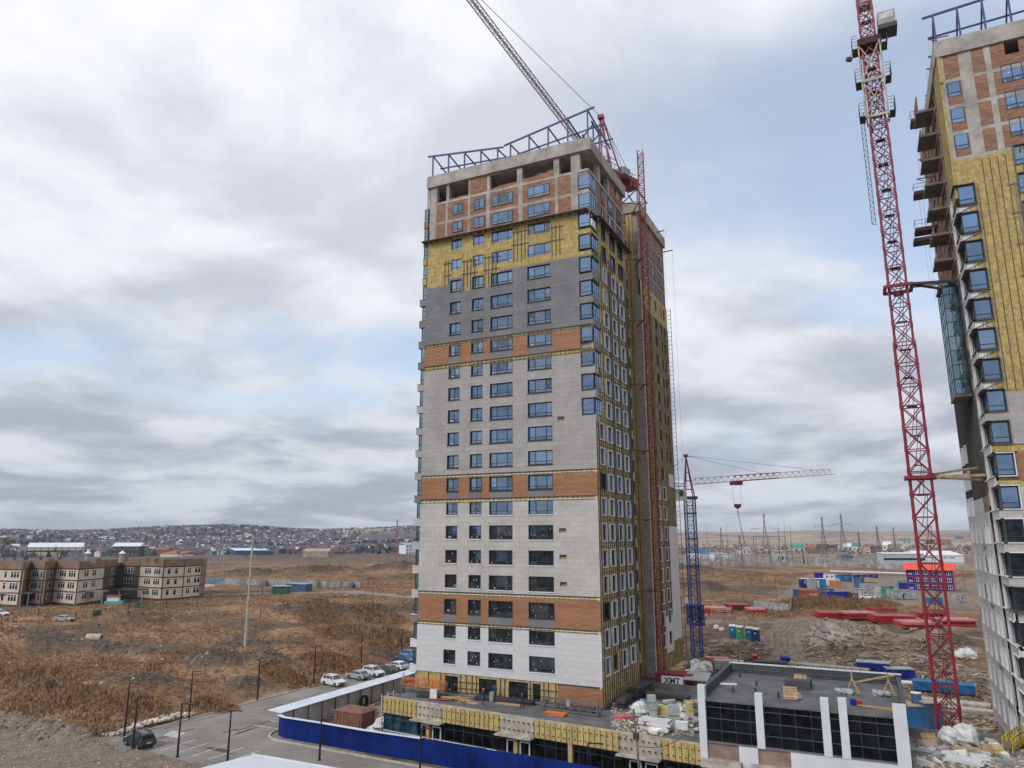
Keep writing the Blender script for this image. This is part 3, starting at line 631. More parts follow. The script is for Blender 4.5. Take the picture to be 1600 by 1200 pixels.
def roof_truss(parent, p0, p1, h0, h1, zb, n, back, mat='blue_steel', ext=.8):
    """blue steel screen frame along a roof edge: posts, top rail, raking struts, two back rails"""
    p0, p1, back = Vector((*p0, 0)), Vector((*p1, 0)), Vector((*back, 0)); top = []; d = (p1-p0).normalized()
    for i in range(n):
        t = i/(n-1); b = p0.lerp(p1, t)+Vector((0, 0, zb)); h = h0+(h1-h0)*t; tp = b+Vector((0, 0, h)); top.append(tp)
        MB().beam(b, tp, .17).build('post', mat, parent)
        MB().beam(tp-Vector((0, 0, .1)), b+back+Vector((0, 0, -.2)), .15).build('strut', mat, parent)
    MB().beam(top[0]-d*ext, top[-1]+d*ext, .2).build('rail', mat, parent)
    for f in (.42, .8):
        a = top[0].lerp(p0+back+Vector((0, 0, zb)), f)-d*ext*.5; b = top[-1].lerp(p1+back+Vector((0, 0, zb)), f)+d*ext
        MB().beam(a, b, .16).build('rail', mat, parent)
def anchors(face, rects, mb, dx=.6, dz=.6, d=-.1, q=random.Random(4)):
    for (a, b, c, e) in rects:
        for s in np.arange(a+.2, b-.05, dx):
            for z in np.arange(c+.2, e-.05, dz): face.box(mb, s-.035, s+.035, z-.03, z+.03, d-.01, d+.05)
# ------------------------------------------------------------------ the tower in the middle
T1 = E('residential_tower', 'tall unfinished apartment tower with brick, yellow and grey front in the middle of the picture', 'tower', (-12, 8, 0), world=True)
FR, RT = Face('front', 0.), Face('right', 0.)
core = MB(); core.box(-24.4, -.36, .36, 15.2, 0, 70.4); core.build('wall', 'concrete', T1)
AX = dict(A=(-20.57, -18.95), B=(-17.15, -15.5), C=(-14.3, -11.15), D=(-8.92, -5.74))
DZ = {16: .15, 17: .22, 18: .22, 19: -.1, 20: -.4, 13: .1}
def wz(k, c): t = 10+3*k+DZ.get(k, 0); return t-(1.55 if c in 'AB' else 1.64), t
MUL = dict(A=(.5,), B=(.5,), C=(.28, .76), D=(.28, .74))
H = []     # window holes of the front
for k in range(21):
    for c in 'ABCD':
        z0, z1 = wz(k, c); H.append((AX[c][0], AX[c][1], z0, z1))
band = lambda z0, z1: [h for h in H if h[3] > z0 and h[2] < z1]
grow = lambda hs, g=.05: [(a-g, b+g, c-g, d+g) for a, b, c, d in hs]
CH = [(-1.75, .1, 10+3*k-2.0, 10+3*k+.15) for k in range(10, 19)]
bud = [300]
def cladzone(z0, z1, mat, s0=-24.55, s1=.0, holes=None):
    clad('cladding_panel', T1, FR, cells(s0, s1, z0, z1, 1.2, .6, grow(band(z0, z1))+[h for h in CH if h[3] > z0 and h[2] < z1]+(holes or [])), mat, -.03, 0, bud)
VENT = [(-5.2, -4.2, 10+3*k-2.75+.35, 10+3*k-2.75+.85) for k in (4, 5, 6, 10)]
VENT = [(-4.95, -4.05, z, z+.5) for z in (18.0, 21.1, 24.15, 37.55)]
cladzone(7.3, 12.85, 'clad_white'); cladzone(16.95, 27.9, 'clad_pale', holes=VENT); cladzone(31.55, 45.75, 'clad_beige', holes=VENT)
NOTCH = [(-24.6, -20.9, 57.6, 60), (-18.6, -13.2, 56.4, 60)]
cladzone(49.4, 58.5, 'clad_dark', holes=NOTCH)
for (z0, z1) in ((13.3, 16.5), (28.45, 31.1), (46.4, 48.9)):
    hs = [h for h in H if h[3] > z0 and h[2] < z1 and h[3]-z0 > 1.2]
    under = [(a-.05, b+.05, z0, c+.02) for a, b, c, d in hs]
    clad('timber_panel', T1, FR, cells(-24.55, -0.02 if z0 < 40 else -1.8, z0, z1, 2.4, .28, grow(hs, .07)+under, gap=.01), 'clad_wood', -.03, 0, [120])
    for a, b, c, d in hs: piece('apron_panel', T1, FR, a-.05, b+.05, z0, c-.06, -.03, -.002, 'clad_dark')
wb = [300]; an = MB(); rl = []
def wool(face, parent, s0, s1, z0, z1, holes=(), mat='wool', pw=.6, ph=1.2, d=-.1, anc=True, bud=None):
    rc = cells(s0, s1, z0, z1, pw, ph, holes, gap=.015)
    clad('insulation_slab', parent, face, rc, mat, -.34, d, bud or [0])
    if anc: anchors(face, rc, an, d=d)
for z0, z1 in ((12.85, 13.3), (16.5, 16.95), (27.9, 28.45), (31.1, 31.55), (45.75, 46.4), (48.9, 49.4)):
    wool(FR, T1, -24.5, -.05, z0, z1, ph=.5, bud=[0])
    st = MB()
    for s in np.arange(-24.3, -.2, .62): FR.box(st, s-.03, s+.03, z0-.02, z1+.02, -.1, -.045)
    st.build('bracket_row', 'rail', T1, kind='stuff')
    piece('rail', T1, FR, -24.5, -.05, z1-.09, z1-.03, -.045, -.01, 'rail'); piece('rail', T1, FR, -24.5, -.05, z0+.16, z0+.22, -.045, -.01, 'frame_white' if z0 < 32 else 'rail_grey')
for v in VENT: piece('vent_opening', T1, FR, v[0], v[1], v[2], v[3], -.33, -.2, 'wool'); 
for v in VENT:
    for i in range(3): piece('vent_bracket', T1, FR, v[0]+.1+i*.3, v[0]+.3+i*.3, v[2]+.25, v[2]+.42, -.2, -.06, 'rail')
wool(FR, T1, -24.5, -.1, 58.5, 64.6, grow(band(58.5, 64.6), .0)+[(-1.75, .1, 10+3*k-1.95, 10+3*k+.12) for k in (17, 18)], bud=wb)
for nb in NOTCH: wool(FR, T1, nb[0]+.05, nb[1], nb[2], 58.5, grow(band(56, 58.5), 0), ph=1., bud=wb)
wool(FR, T1, -24.5, -5.4, 5.25, 7.25, [(-20.3, -18.6, 5, 6.95), (-15.6, -13.3, 5, 7.0), (-11.6, -9.2, 5.3, 7.0), (-8.5, -7.6, 5.3, 7.0)], bud=wb)
for (a, b, c, d) in [(-20.3, -18.6, 5.25, 6.95), (-15.6, -13.3, 5.25, 7.0), (-11.6, -9.2, 5.3, 7.0), (-8.5, -7.6, 5.3, 7.0)]:
    window(T1, FR, a, b, c, d, (.5,) if b-a > 1.2 else (), 0, gm='glass_dark', reveal='frame_dark', out=-.08)
clad('timber_panel', T1, FR, cells(-5.35, -.02, 5.2, 7.1, 2.4, .28, gap=.01), 'clad_wood', -.03, 0, [60])
for s in (-22.8, -21, -18.2, -17.4, -16.6, -16, -12.8, -12.2, -8.9, -7.2, -6.6, -5.7): piece('rail', T1, FR, s, s+.1, 5.25, 7.3, -.1, -.02, 'rail')
for z in (5.7, 6.4): 
    for a, b in ((-18.6, -15.7), (-9.1, -8.6), (-7.5, -5.4)): piece('rail', T1, FR, a, b, z, z+.07, -.02, .01, 'rail')
# rails over the yellow zone
q = random.Random(8)
for s0, z0, n in ((-21.6, 56.8, 2), (-18.6, 56.6, 4), (-15.3, 56.6, 4), (-11.0, 59.4, 4), (-5.5, 59.0, 3)):
    for i in range(n): piece('rail', T1, FR, s0+i*.55, s0+i*.55+.09, z0+q.uniform(-.3, .2), z0+4.4+q.uniform(-.3, .2), -.1, -.03, 'rail')
    piece('rail', T1, FR, s0-.3, s0+n*.55+.1, z0+2.2, z0+2.28, -.03, 0, 'rail')
    piece('rail', T1, FR, s0-.3, s0+n*.55+.1, z0+4.0, z0+4.08, -.03, 0, 'rail')
# windows of the front
for k in range(21):
    for c in 'ABCD':
        z0, z1 = wz(k, c); low = k < 7
        raw = k >= 17
        window(T1, FR, *AX[c], z0, z1, MUL[c], .24, gm='glass' if k > 5 else 'glass_dark', reveal=None if raw else ('frame_dark' if k >= 7 or k == 2 else 'frame_grey'),  # panes below eye level get their darker reflection from the material
               out=.006, sill=None if raw else ('frame_white' if low and k != 2 else 'frame_dark'), dep=-.27 if not raw else (-.22 if k > 18 else -.28))
# raw brick storeys under the roof
SL = [(64.75, 65.0), (67.05, 67.4), (70.1, 70.45)]
for z0, z1 in SL: piece('floor_slab', T1, FR, -24.5, -.36, z0, z1, -.36, -.24, 'concrete')
COLS = [(-24.4, -23.3), (-21.75, -21.45), (-18.15, -17.8), (-15.2, -14.75), (-10.35, -9.75), (-5.0, -4.6), (-2.75, -1.8)]
for k, (zb, zt) in ((19, (65.0, 67.05)), (20, (67.4, 70.1))):
    hs = [h for h in H if h[3] > zb and h[2] < zt]
    for a, b in COLS: piece('column', T1, FR, a, b, zb, zt, -.36, -.235, 'concrete')
    ed = [c for ab in COLS for c in ab]
    for a, b in zip(ed[1:-1:2], ed[2::2]):
        for rc in cells(a, b, zb, zt, 30, 5, hs, gap=0): piece('brick_infill', T1, FR, *rc, -.36, -.25, 'brick')
# open top storey
for a, b in ((-24.4, -23.3), (-21.75, -21.3), (-18.15, -17.8), (-15.2, -14.75), (-10.6, -9.8), (-5.2, -4.4), (-2.75, -1.5)):
    mb = MB(); mb.box(a, b, .34, 1.0, 70.45, 73.0); mb.build('column', 'concrete', T1)
for y0, y1 in ((4.2, 5.2), (8.4, 9.2), (12.4, 13.4)):
    mb = MB(); mb.box(-1.0, -.36, y0, y1, 70.45, 73); mb.build('column', 'concrete', T1)
mb = MB(); mb.box(-24, -3, 5.5, 5.8, 70.4, 73); mb.box(-3.2, -2.9, 2.2, 15, 70.4, 73); mb.build('partition', 'concrete_dark', T1)
piece('brick_infill', T1, FR, -17.8, -15.2, 70.45, 72.95, -.4, -.3, 'brick')
q = random.Random(2)
for (a, b, h) in ((-21.3, -18.2, .25), (-14.75, -10.6, .5), (-9.8, -5.2, .95)):
    mb = MB(); s = a
    while s < b-.1:
        t = min(b, s+q.uniform(.4, .9)); hh = h*(.55+.45*(s-a)/(b-a))+q.uniform(0, .15); FR.box(mb, s, t, 70.45, 70.45+hh, -.45, -.31); s = t
    mb.build('brick_remnant', 'brick', T1)
mb = MB()
for (a, b) in ((-12, -10.6), (-10.6, -9.8), (-15.2, -12.6)): FR.box(mb, a, b, 72.6+q.uniform(-.1, .2), 73.0, -.42, -.3)
mb.build('brick_remnant', 'brick', T1)
mb = MB(); RT.box(mb, 9.3, 11.2, 70.45, 73, -.45, -.3); RT.box(mb, 13.4, 15.1, 70.45, 73, -.45, -.3); RT.box(mb, 11.2, 13.4, 70.45, 71.6, -.45, -.3); mb.build('brick_infill', 'brick', T1)
par = MB(); par.box(-24.9, .12, .02, .55, 73.0, 74.75); par.box(-.45, .12, .55, 15.4, 73.0, 74.75); par.box(-24.9, -24.4, .55, 15.4, 73, 74.75); par.box(-24.4, -.45, 15.0, 15.4, 73, 74.75); par.build('parapet', 'concrete', T1)
mb = MB(); mb.box(-24.4, -.45, .55, 15.0, 73.0, 73.35); mb.build('roof', 'concrete', T1)
roof_truss(T1, (-24.2, .4), (-13.6, .4), 3.5, 1.9, 74.75, 5, (1.9, 3.6), ext=.9)
roof_truss(T1, (-11.6, .4), (-.3, .4), 2.1, 4.3, 74.75, 5, (1.9, 3.6), ext=1.0)
roof_truss(T1, (-.3, 2.6), (-.3, 5.0), 3.4, 3.2, 74.75, 2, (-3.4, 0), ext=.6)
bl = MB(); bl.box(-9.7, -9.0, .7, 1.2, 74.75, 75.2); bl.build('brick_pile', 'brick', T1)
# protective visor under the brick storeys
for nm, mb in (('visor', MB().prism([(-25.2, -.75), (-.3, -.75), (-.3, .1), (-25.2, .1)], [64.45, 64.45, 64.62, 64.62], [64.52, 64.52, 64.7, 64.7])), ('visor', MB().prism([(.75, 1.8), (.75, 15.7), (-.1, 15.7), (-.1, 1.8)], [64.2, 64.2, 64.45, 64.45], [64.28, 64.28, 64.55, 64.55]))): mb.build(nm, 'membrane', T1)
mb = MB()
for s in np.arange(-25, -.4, 1.1): FR.box(mb, s, s+.06, 64.3, 64.45, -.2, .7)
for s in np.arange(2, 15.6, 1.1): RT.box(mb, s, s+.06, 64.05, 64.2, -.2, .7)
mb.build('visor_bracket', 'rail', T1)
# corner windows at the right
for k in range(10, 21):
    t = 10+3*k+DZ.get(k, 0); z0, z1 = t-1.85, t+(.05 if k < 19 else .15); dd = -.12 if k < 19 else -.25
    f = MB(); 
    for a in (-1.7, -.27): FR.box(f, a, a+.09, z0, z1, dd-.05, dd+.03)
    for z in (z0, z0+.42, z1-.09): FR.box(f, -1.62, -.25, z, z+.08, dd-.05, dd+.025); RT.box(f, .4, 2.6, z, z+.08, dd-.05, dd+.025)
    for b in (.3, 1.0, 1.75, 2.55): RT.box(f, b, b+.08, z0, z1, dd-.05, dd+.03)
    o = f.build('corner_window', 'frame_dark', T1)
    for z_0, z_1 in ((z0+.08, z0+.42), (z0+.5, z1-.09)):
        piece('pane', o, FR, -1.6, -.28, z_0, z_1, dd-.03, dd, 'glass')
        for b0, b1 in ((.38, 1.0), (1.08, 1.75), (1.83, 2.55)): piece('pane', o, RT, b0, b1, z_0, z_1, dd-.03, dd, 'glass')
    if k < 17: piece('spandrel', T1, RT, -.03, 2.2 if k > 12 else 1.2, z0-1.0, z0-.06, -.06, .02, ['clad_beige', 'clad_dark'][k > 13] if k != 13 else 'clad_dark')
    if k < 19:
        mb = MB(); FR.box(mb, -1.8, .03, z1+.01, z1+.07, -.3, .05); RT.box(mb, 0, 2.7, z1+.01, z1+.07, -.3, .05); FR.box(mb, -1.8, -1.72, z0-.06, z1, -.3, .02); FR.box(mb, -1.8, .03, z0-.06, z0-.01, -.3, .04); mb.build('reveal', 'frame_dark' if k > 12 else 'frame_grey', o)
piece('white_tarp', T1, RT, .1, 1.5, 62.3, 63.9-.6, -.1, .06, 'white_film')
# bay windows on the far left corner
LF = Face('left', -24.6)
for k in range(0, 21):
    t = 10+3*k+DZ.get(k, 0)*.7; z0, z1 = t-1.95, t+.05
    f = MB(); f.box(-25.15, -25.05, .1, .2, z0, z1); f.box(-24.62, -24.5, .1, .2, z0, z1)
    for z in (z0, z0+.5, z1-.1): f.box(-25.1, -24.6, .11, .19, z, z+.08); f.box(-25.14, -25.06, .2, 3.0, z, z+.08)
    o = f.build('bay_window', 'frame_dark', T1)
    mb = MB(); mb.box(-25.06, -24.6, .14, .17, z0+.08, z0+.5); mb.build('pane', 'glass_teal', o); mb = MB(); mb.box(-25.06, -24.6, .14, .17, z0+.58, z1-.1); mb.build('pane', 'glass_teal', o)
    mb = MB(); mb.box(-25.12, -25.09, .2, 3, z0+.08, z1-.1); mb.build('pane', 'glass_teal', o)
    sp = 'clad_white' if k < 2 else ('clad_dark' if k in (2, 7, 13) else ('clad_pale' if k < 7 else ('clad_beige' if k < 13 else 'clad_dark')))
    if k >= 17: sp = 'wool' if k < 19 else 'brick'
    mb = MB(); x1 = -24.56; x0 = -25.55 if k < 17 else -25.2; mb.box(x0, x1, .0, 3.2, z0-1.0, z0-.08); mb.build('spandrel', sp, T1)
    mb = MB(); mb.box(x0-.05, x1+.02, -.05, 3.3, z0-.075, z0-.02); mb.build('sill', 'frame_white' if k < 7 else 'rail_grey', T1)
mb = MB(); mb.box(-25.0, -24.5, .4, 15, 0, 73); mb.build('side_wall', 'concrete', T1)
# right face: insulation, rails, white box windows
RC = dict(E=1.3, F=4.4, G=7.8, H=11.35); RH = []
for k in range(0, 19):
    for c, s in RC.items():
        if c == 'E' and k > 9: continue
        if k > 16 and c == 'E': continue
        z1 = 10+3*k+.13; ww = 1.72 if not (c == 'F' and k > 14) else 1.1; RH.append((s, s+ww, z1-1.9, z1, c, k))
rhole = [h[:4] for h in RH]+[(0, 2.75, 10+3*k-2.0, 10+3*k+.1) for k in range(10, 19)]
for lo, hi, mt in ((5.2, 10, 'wool_dirty'), (10, 56, 'wool_dirty'), (56, 64.3, 'wool')):
    wool(RT, T1, .02, 15.2, lo, hi, rhole, mat=mt, d=-.14)
for s0, s1 in ((6.55, 7.45), (10.0, 11.0), (13.5, 15.1)):
    for k in range(1, 17 if s0 < 13 else 18): piece('membrane_strip', T1, RT, s0, s1, 10+3*k-2.5, 10+3*k+.4, -.14, -.115, 'membrane')
rsm = MB()
for s in np.arange(.35, 15.2, .80):
    for za, zb in ((5.3, 26), (26.05, 46), (46.05, 60 if s < 9 else 58)):
        rc = [(a, b, c, d) for a, b, c, d in cells(s-.04, s+.04, za, zb, 1, 100, [(h[0]-.1, h[1]+.1, h[2]-.1, h[3]+.1) for h in rhole], gap=0)] or []
        mb = MB()
        z = za
        segs = []; cuts = sorted([(h[2]-.06, h[3]+.06) for h in rhole if h[0]-.08 < s < h[1]+.08 and h[3] > za and h[2] < zb])
        for c0, c1 in cuts:
            if c0 > z: segs.append((z, c0))
            z = max(z, c1)
        if z < zb: segs.append((z, zb))
        if len(segs) == 1: piece('rail', T1, RT, s-.035, s+.035, *segs[0], -.1, -.03, 'rail')
        else:
            for c0, c1 in segs: RT.box(rsm, s-.035, s+.035, c0, c1, -.1, -.03)
rsm.build('short_rails', 'rail', T1, kind='stuff')
for k in range(0, 16):
    z = 10+3*k+.55
    for zz in (z, z+.65): piece('cross_rail', T1, RT, .1, 15.1, zz, zz+.05, -.115, -.1, 'rail')
for (s0, s1, z0, z1, c, k) in RH:
    dark = (c == 'E' and k in (2, 7)) or k > 16
    if c == 'F' and k == 0:
        window(T1, RT, s0, s1, z0, z1, (.5,), 0, gm='glass_dark', reveal='wool', dep=-.3, out=-.12, sill='frame_white'); continue
    window(T1, RT, s0, s1, z0, z1, (.5,), 0 if k < 17 else .25, fm='frame_grey' if not dark else 'frame_dark', gm='glass_dark' if k < 6 else 'glass', reveal='frame_dark' if dark else 'frame_white', rt=.1, out=.03 if not dark else 0., dep=-.3 if k < 17 else -.2)
for c, s in (('E', 1.2), ('F', 4.3), ('G', 7.7), ('H', 11.4)): window(T1, RT, s, s+1.5, 5.3, 7.1, (), 0, gm='glass_dark', reveal='wool_dirty', dep=-.3, out=-.12)
# raw brick on the right face
for z0, z1 in SL: piece('floor_slab', T1, RT, .36, 15.2, z0, z1, -.36, -.24, 'concrete')
rw = []
for k in (19, 20):
    t = 10+3*k+DZ[k]+.05
    for s, ww in ((5.0, .8), (7.9, 1.8), (11.9, 1.7)): rw.append((s, s+ww, t-1.9, t))
for zb, zt in ((65.0, 67.05), (67.4, 70.1)):
    for rc in cells(2.7, 15.2, zb, zt, 4.1, 5, rw, gap=.3, brick=False): piece('brick_infill', T1, RT, *rc, -.36, -.25, 'brick')
    for s in (2.72, 6.85, 10.95, 15.0): piece('column', T1, RT, s, s+.3, zb, zt, -.36, -.245, 'concrete')
for a, b, c, d in rw: window(T1, RT, a, b, c, d, (.5,) if b-a > 1 else (), .25, dep=-.26)
# recess with loggias, then the rear wing
mb = MB(); mb.box(-6, -2.6, 15.2, 20.6, 0, 72.5); mb.build('recess_wall', 'concrete_dark', T1)
for k in range(0, 22):
    mb = MB(); mb.box(-2.6, -.75, 15.2, 18.3, 10+3*k-2.75, 10+3*k-2.5); mb.build('loggia_slab', 'concrete', T1)
    mb = MB(); mb.box(-1.0, -.85, 15.25, 18.2, 10+3*k-2.5, 10+3*k-1.5); mb.build('loggia_wall', 'wool_dirty' if k < 15 else 'brick', T1)
WG = Face('front', 20.6)
mb = MB(); mb.box(-16, .14, 20.96, 36.8, 0, 73); mb.build('wing_wall', 'concrete', T1)
M('wool_recess_lift', (.58, .43, .17), rough=.95, var=.2, scale=1.2, rnd=.1, detail=8)  # wool colour lightened to make up for the shade in the recess
wool(WG, T1, -3.0, -.62, 5, 73.0, mat='wool_recess_lift', d=-.14, anc=False)
for s in np.arange(-2.9, -.7, .6): piece('rail', T1, WG, s, s+.07, 5, 72.6, -.14, -.06, 'rail')
M('grey_block', (.42, .37, .36), var=.2, scale=2., rnd=.1)
clad('block', T1, WG, cells(-.6, .5, 5, 59.5, 1.2, .55, gap=.03, brick=False), 'grey_block', -.34, .05, [110])
mb = MB(); mb.box(-16, .62, 20.5, 36.9, 73.0, 74.75); mb.build('parapet', 'concrete', T1)
RW = Face('right', .5); WH = []
for k in range(0, 21):
    for s, ww in ((24.9, 1.7), (28.6, 1.6), (32.4, .9), (34.1, 1.3)):
        t = 10+3*k+.1
        if k < 9 and s > 30: continue
        WH.append((s, s+ww, t-1.85, t, k))
hol = [h[:4] for h in WH]
wool(RW, T1, 20.65, 36.8, 4, 62, hol, mat='wool_dirty', d=-.14, anc=False); wool(RW, T1, 20.65, 36.8, 57, 62, hol, mat='wool', d=-.13, anc=False)
for zb, zt in ((62.1, 64.3), (64.65, 67.3), (67.65, 70.3), (70.65, 73)):
    for rc in cells(20.7, 36.8, zb, zt, 4.05, 5, hol, gap=.3, brick=False): piece('brick_infill', T1, RW, *rc, -.36, -.25, 'brick')
    piece('floor_slab', T1, RW, 20.7, 36.8, zb-.35, zb, -.36, -.24, 'concrete')
    for s in (20.7, 24.6, 28.7, 32.7, 36.5): piece('column', T1, RW, s, s+.3, zb, zt, -.36, -.245, 'concrete')
for s in np.arange(20.9, 36.8, .75): piece('rail', T1, RW, s, s+.07, 5, 58, -.14, -.05, 'rail')
for k in range(0, 16):
    for z in (10+3*k+.4, 10+3*k+1.0): piece('cross_rail', T1, RW, 20.7, 36.7, z, z+.06, -.05, -.02, 'rail')
for (s0, s1, z0, z1, k) in WH:
    wht = k < 8 and s0 < 30
    window(T1, RW, s0, s1, z0, z1, (.5,), 0, fm='frame_grey', gm='glass_dark' if k < 17 else 'glass', reveal='frame_white' if wht else ('wool_dirty' if k < 18 else None), rt=.1, out=.03 if wht else -.12, dep=-.3)
clad('white_panel', T1, RW, cells(31.0, 36.3, 8.5, 25.3, 2.6, 3.0, gap=.02, brick=False), 'clad_white', 0, .04, [100])
clad('white_panel', T1, RW, cells(26.8, 31.0, 7.3, 12.4, 2.1, 2.5, [h for h in hol if h[3] < 13.2], gap=.02, brick=False), 'clad_white', -.0, .04, [100])
piece('white_panel', T1, RW, 32.5, 35.5, 31.4, 33.4, -.05, .03, 'clad_white')
mb = MB()
for z in np.arange(6, 62, .75): mb.beam((.5, 36.9, z), (1.0, 36.9, z), .06)
mb.beam((1.0, 36.9, 5), (1.0, 36.9, 62), .07); mb.build('bracket_ladder', 'rail', T1)
roof_truss(T1, (.3, 21.2), (.3, 26.0), 2.4, 2.4, 74.75, 2, (-3.2, 0), ext=.9)
for y, z in ((31, 73.6), (36.6, 72.2)): MB().beam((-.5, y, z), (2.0, y, z+.1), .14).beam((1.9, y, z), (1.9, y, 6), .02).build('davit_arm', 'rail', T1)
an.build('insulation_anchors', 'rail', T1, kind='stuff')
# ------------------------------------------------------------------ the tower at the right edge
T2 = E('residential_tower', 'unfinished apartment tower cut off by the right edge, white side and yellow insulated front', 'tower', (50, 8, 0), world=True)
F2, L2 = Face('front', -1.17), Face('left', 39.0)
mb = MB(); mb.box(39.36, 64, -.8, 23.0, 0, 70.4); mb.build('wall', 'concrete', T2)
XE = 56.
def corner_hole(i): s = 68.19-3*i; return s, s+1.95
LOW = [i for i in range(4, 22)]
CF = [(38.9, 40.75, corner_hole(i)[0]-.05, corner_hole(i)[1]+.05) for i in LOW]
W2 = [(44.4, 46.2, 68.45-3*i, 70.4-3*i) for i in range(0, 22)]; W3 = [(49.5, 52, 68.45-3*i, 70.4-3*i) for i in range(0, 22)]
HO = W2+W3
b2 = [300]
def wool2(z0, z1, s0=39.05, s1=XE, mat='wool', ph=1.2, bud=None):
    rc = cells(s0, s1, z0, z1, .65, ph, CF+grow(HO, .02), gap=.015); clad('insulation_slab', T2, F2, rc, mat, -.34, -.1, bud or b2)
    mb = MB(); anchors(F2, [r_ for r_ in rc if r_[0] < 48], mb); mb.build('insulation_anchors', 'rail', T2, kind='stuff')
def clad2(z0, z1, mat, s0=39.0): clad('cladding_panel', T2, F2, cells(s0, XE, z0, z1, 1.2, .6, CF+grow(HO)), mat, -.03, 0, [120])
wool2(36.9, 61.0)
clad2(32.0, 36.9, 'clad_beige'); wool2(31.35, 32.0, ph=.6)
clad('timber_panel', T2, F2, cells(41.0, XE, 28.7, 31.35, 2.4, .28, grow(HO), gap=.01), 'clad_wood', -.03, 0, [100])
wool2(28.1, 28.7, ph=.6); clad2(17.4, 28.1, 'clad_pale'); wool2(16.9, 17.4, ph=.5)
clad('timber_panel', T2, F2, cells(41.0, XE, 13.8, 16.9, 2.4, .28, grow(HO), gap=.01), 'clad_wood', -.03, 0, [60])
clad2(5.2, 13.8, 'clad_white')
for s in np.arange(41.0, 48, .65):
    cut = sorted([h[2:] for h in HO if h[0]-.1 < s < h[1]+.1]); z = 37.0
    for c0, c1 in cut[::1]:
        if c1 < 37 or c0 > 60.5: continue
        if c0 > z: piece('rail', T2, F2, s, s+.06, z, c0, -.1, -.05, 'rail')
        z = max(z, c1)
    piece('rail', T2, F2, s, s+.06, z, 60.6 if s > 41.5 else 58, -.1, -.05, 'rail')
for s, z0, z1 in ((44.0, 45, 57.6), (43.8, 30, 33)): piece('rail', T2, F2, s, s+.16, z0, z1, -.1, .0, 'rail_grey')
for z in (48, 51.2, 54.4, 57.4): piece('rail', T2, F2, 43.4, 44.4, z, z+.1, 0, .03, 'rail_grey')
# raw storeys
for z in (61.0, 63.85, 66.85, 69.85): piece('floor_slab', T2, F2, 39.3, XE, z, z+.4, -.36, -.22, 'concrete')
raw = [(39.65, 40.85, *corner_hole(i)) for i in range(0, 4)]
for zb, zt in ((60.0, 61.0), (61.4, 63.85), (64.25, 66.85), (67.25, 69.85), (70.25, 73.0)):
    hs = raw+HO+([(45.0, 46.2, 71.5, 72.9)] if zb > 70 else [])
    cols_ = [(39.3, 39.6), (40.95, 42.1), (43.2, 43.75), (47.0, 47.6), (51, 51.6)]
    for a, b in cols_: piece('column', T2, F2, a, b, zb, zt, -.36, -.21, 'concrete')
    ed = [c for ab in cols_ for c in ab]+[XE]
    for a, b in zip(ed[1::2], ed[2::2]):
        for rc in cells(a, b, zb, zt, 30, 5, hs, gap=0): piece('brick_infill', T2, F2, *rc, -.36, -.24, 'brick')
for h in raw: window(T2, F2, *h, (), .24, dep=-.3)
for h in HO:
    k = h[2] < 62
    if h[0] < 47: window(T2, F2, h[0], h[1], h[2], h[3], (.5,), .25, gm='glass' if h[2] > 24 else 'glass_dark', reveal='frame_grey' if k else None, out=.01 if k else 0, rt=.12, dep=-.28)
mb = MB(); mb.box(38.95, 64, -1.15, -.6, 73, 74.85); mb.box(38.95, 39.5, -.6, 23, 73, 74.85); mb.box(39.5, 64, -.6, 23, 73, 73.4); mb.build('parapet', 'concrete', T2)
roof_truss(T2, (39.3, -.7), (50.5, -.7), 3.4, 4.2, 74.85, 6, (0, 4), ext=1.0)
# corner windows
for i in LOW:
    z0, z1 = corner_hole(i); dk = i < 13 or i == 17
    f = MB()
    for a in (39.28, 40.6): F2.box(f, a, a+.09, z0, z1, -.2, -.12)
    for z in (z0, z0+.45, z1-.09): F2.box(f, 39.36, 40.62, z, z+.08, -.2, -.125); f.box(39.28, 39.36, -.95, 1.6, z, z+.08)
    for y in (-.4, .3, 1.0, 1.6): f.box(39.28, 39.36, y, y+.08, z0, z1)
    o = f.build('corner_window', 'frame_dark', T2)
    for za, zb in ((z0+.08, z0+.45), (z0+.53, z1-.09)):
        piece('pane', o, F2, 39.37, 40.6, za, zb, -.19, -.16, 'glass' if i < 15 else 'glass_dark')
        for ya, yb in ((-.92, -.4), (-.32, .3), (.38, 1.0), (1.08, 1.6)):
            m = MB(); m.box(39.3, 39.33, ya, yb, za, zb); m.build('pane', 'glass_dark', o)
    m = MB(); t = .08; mt = 'frame_grey' if dk else 'frame_white'
    F2.box(m, 38.98, 40.8, z1+.06, z1+.06+t, -.3, .12); F2.box(m, 40.72, 40.8, z0-.06, z1+.06, -.3, .12); F2.box(m, 38.98, 40.8, z0-.06-t, z0-.06, -.3, .12)
    m.box(38.88, 39.3, -1.29, 1.75, z1+.06, z1+.06+t); m.box(38.88, 39.3, -1.29, 1.75, z0-.06-t, z0-.06); m.build('reveal', mt, o)
    if i < 11:
        m = MB()
        for zz in (z0-.95, z0-.3): F2.box(m, 39.05, 40.7, zz, zz+.06, -.1, .02)
        for a in (39.05, 39.8, 40.6): F2.box(m, a, a+.06, z0-.98, z0-.15, -.1, .02)
        m.beam(F2.pt(39.1, z0-.9, .0), F2.pt(40.6, z0-.2, .0), .05); m.build('bracket_frame', 'rail_grey', T2)
        piece('film_sheet', T2, F2, 39.1, 40.0, z0-.95, z0-.2, -.09, -.06, 'white_film')
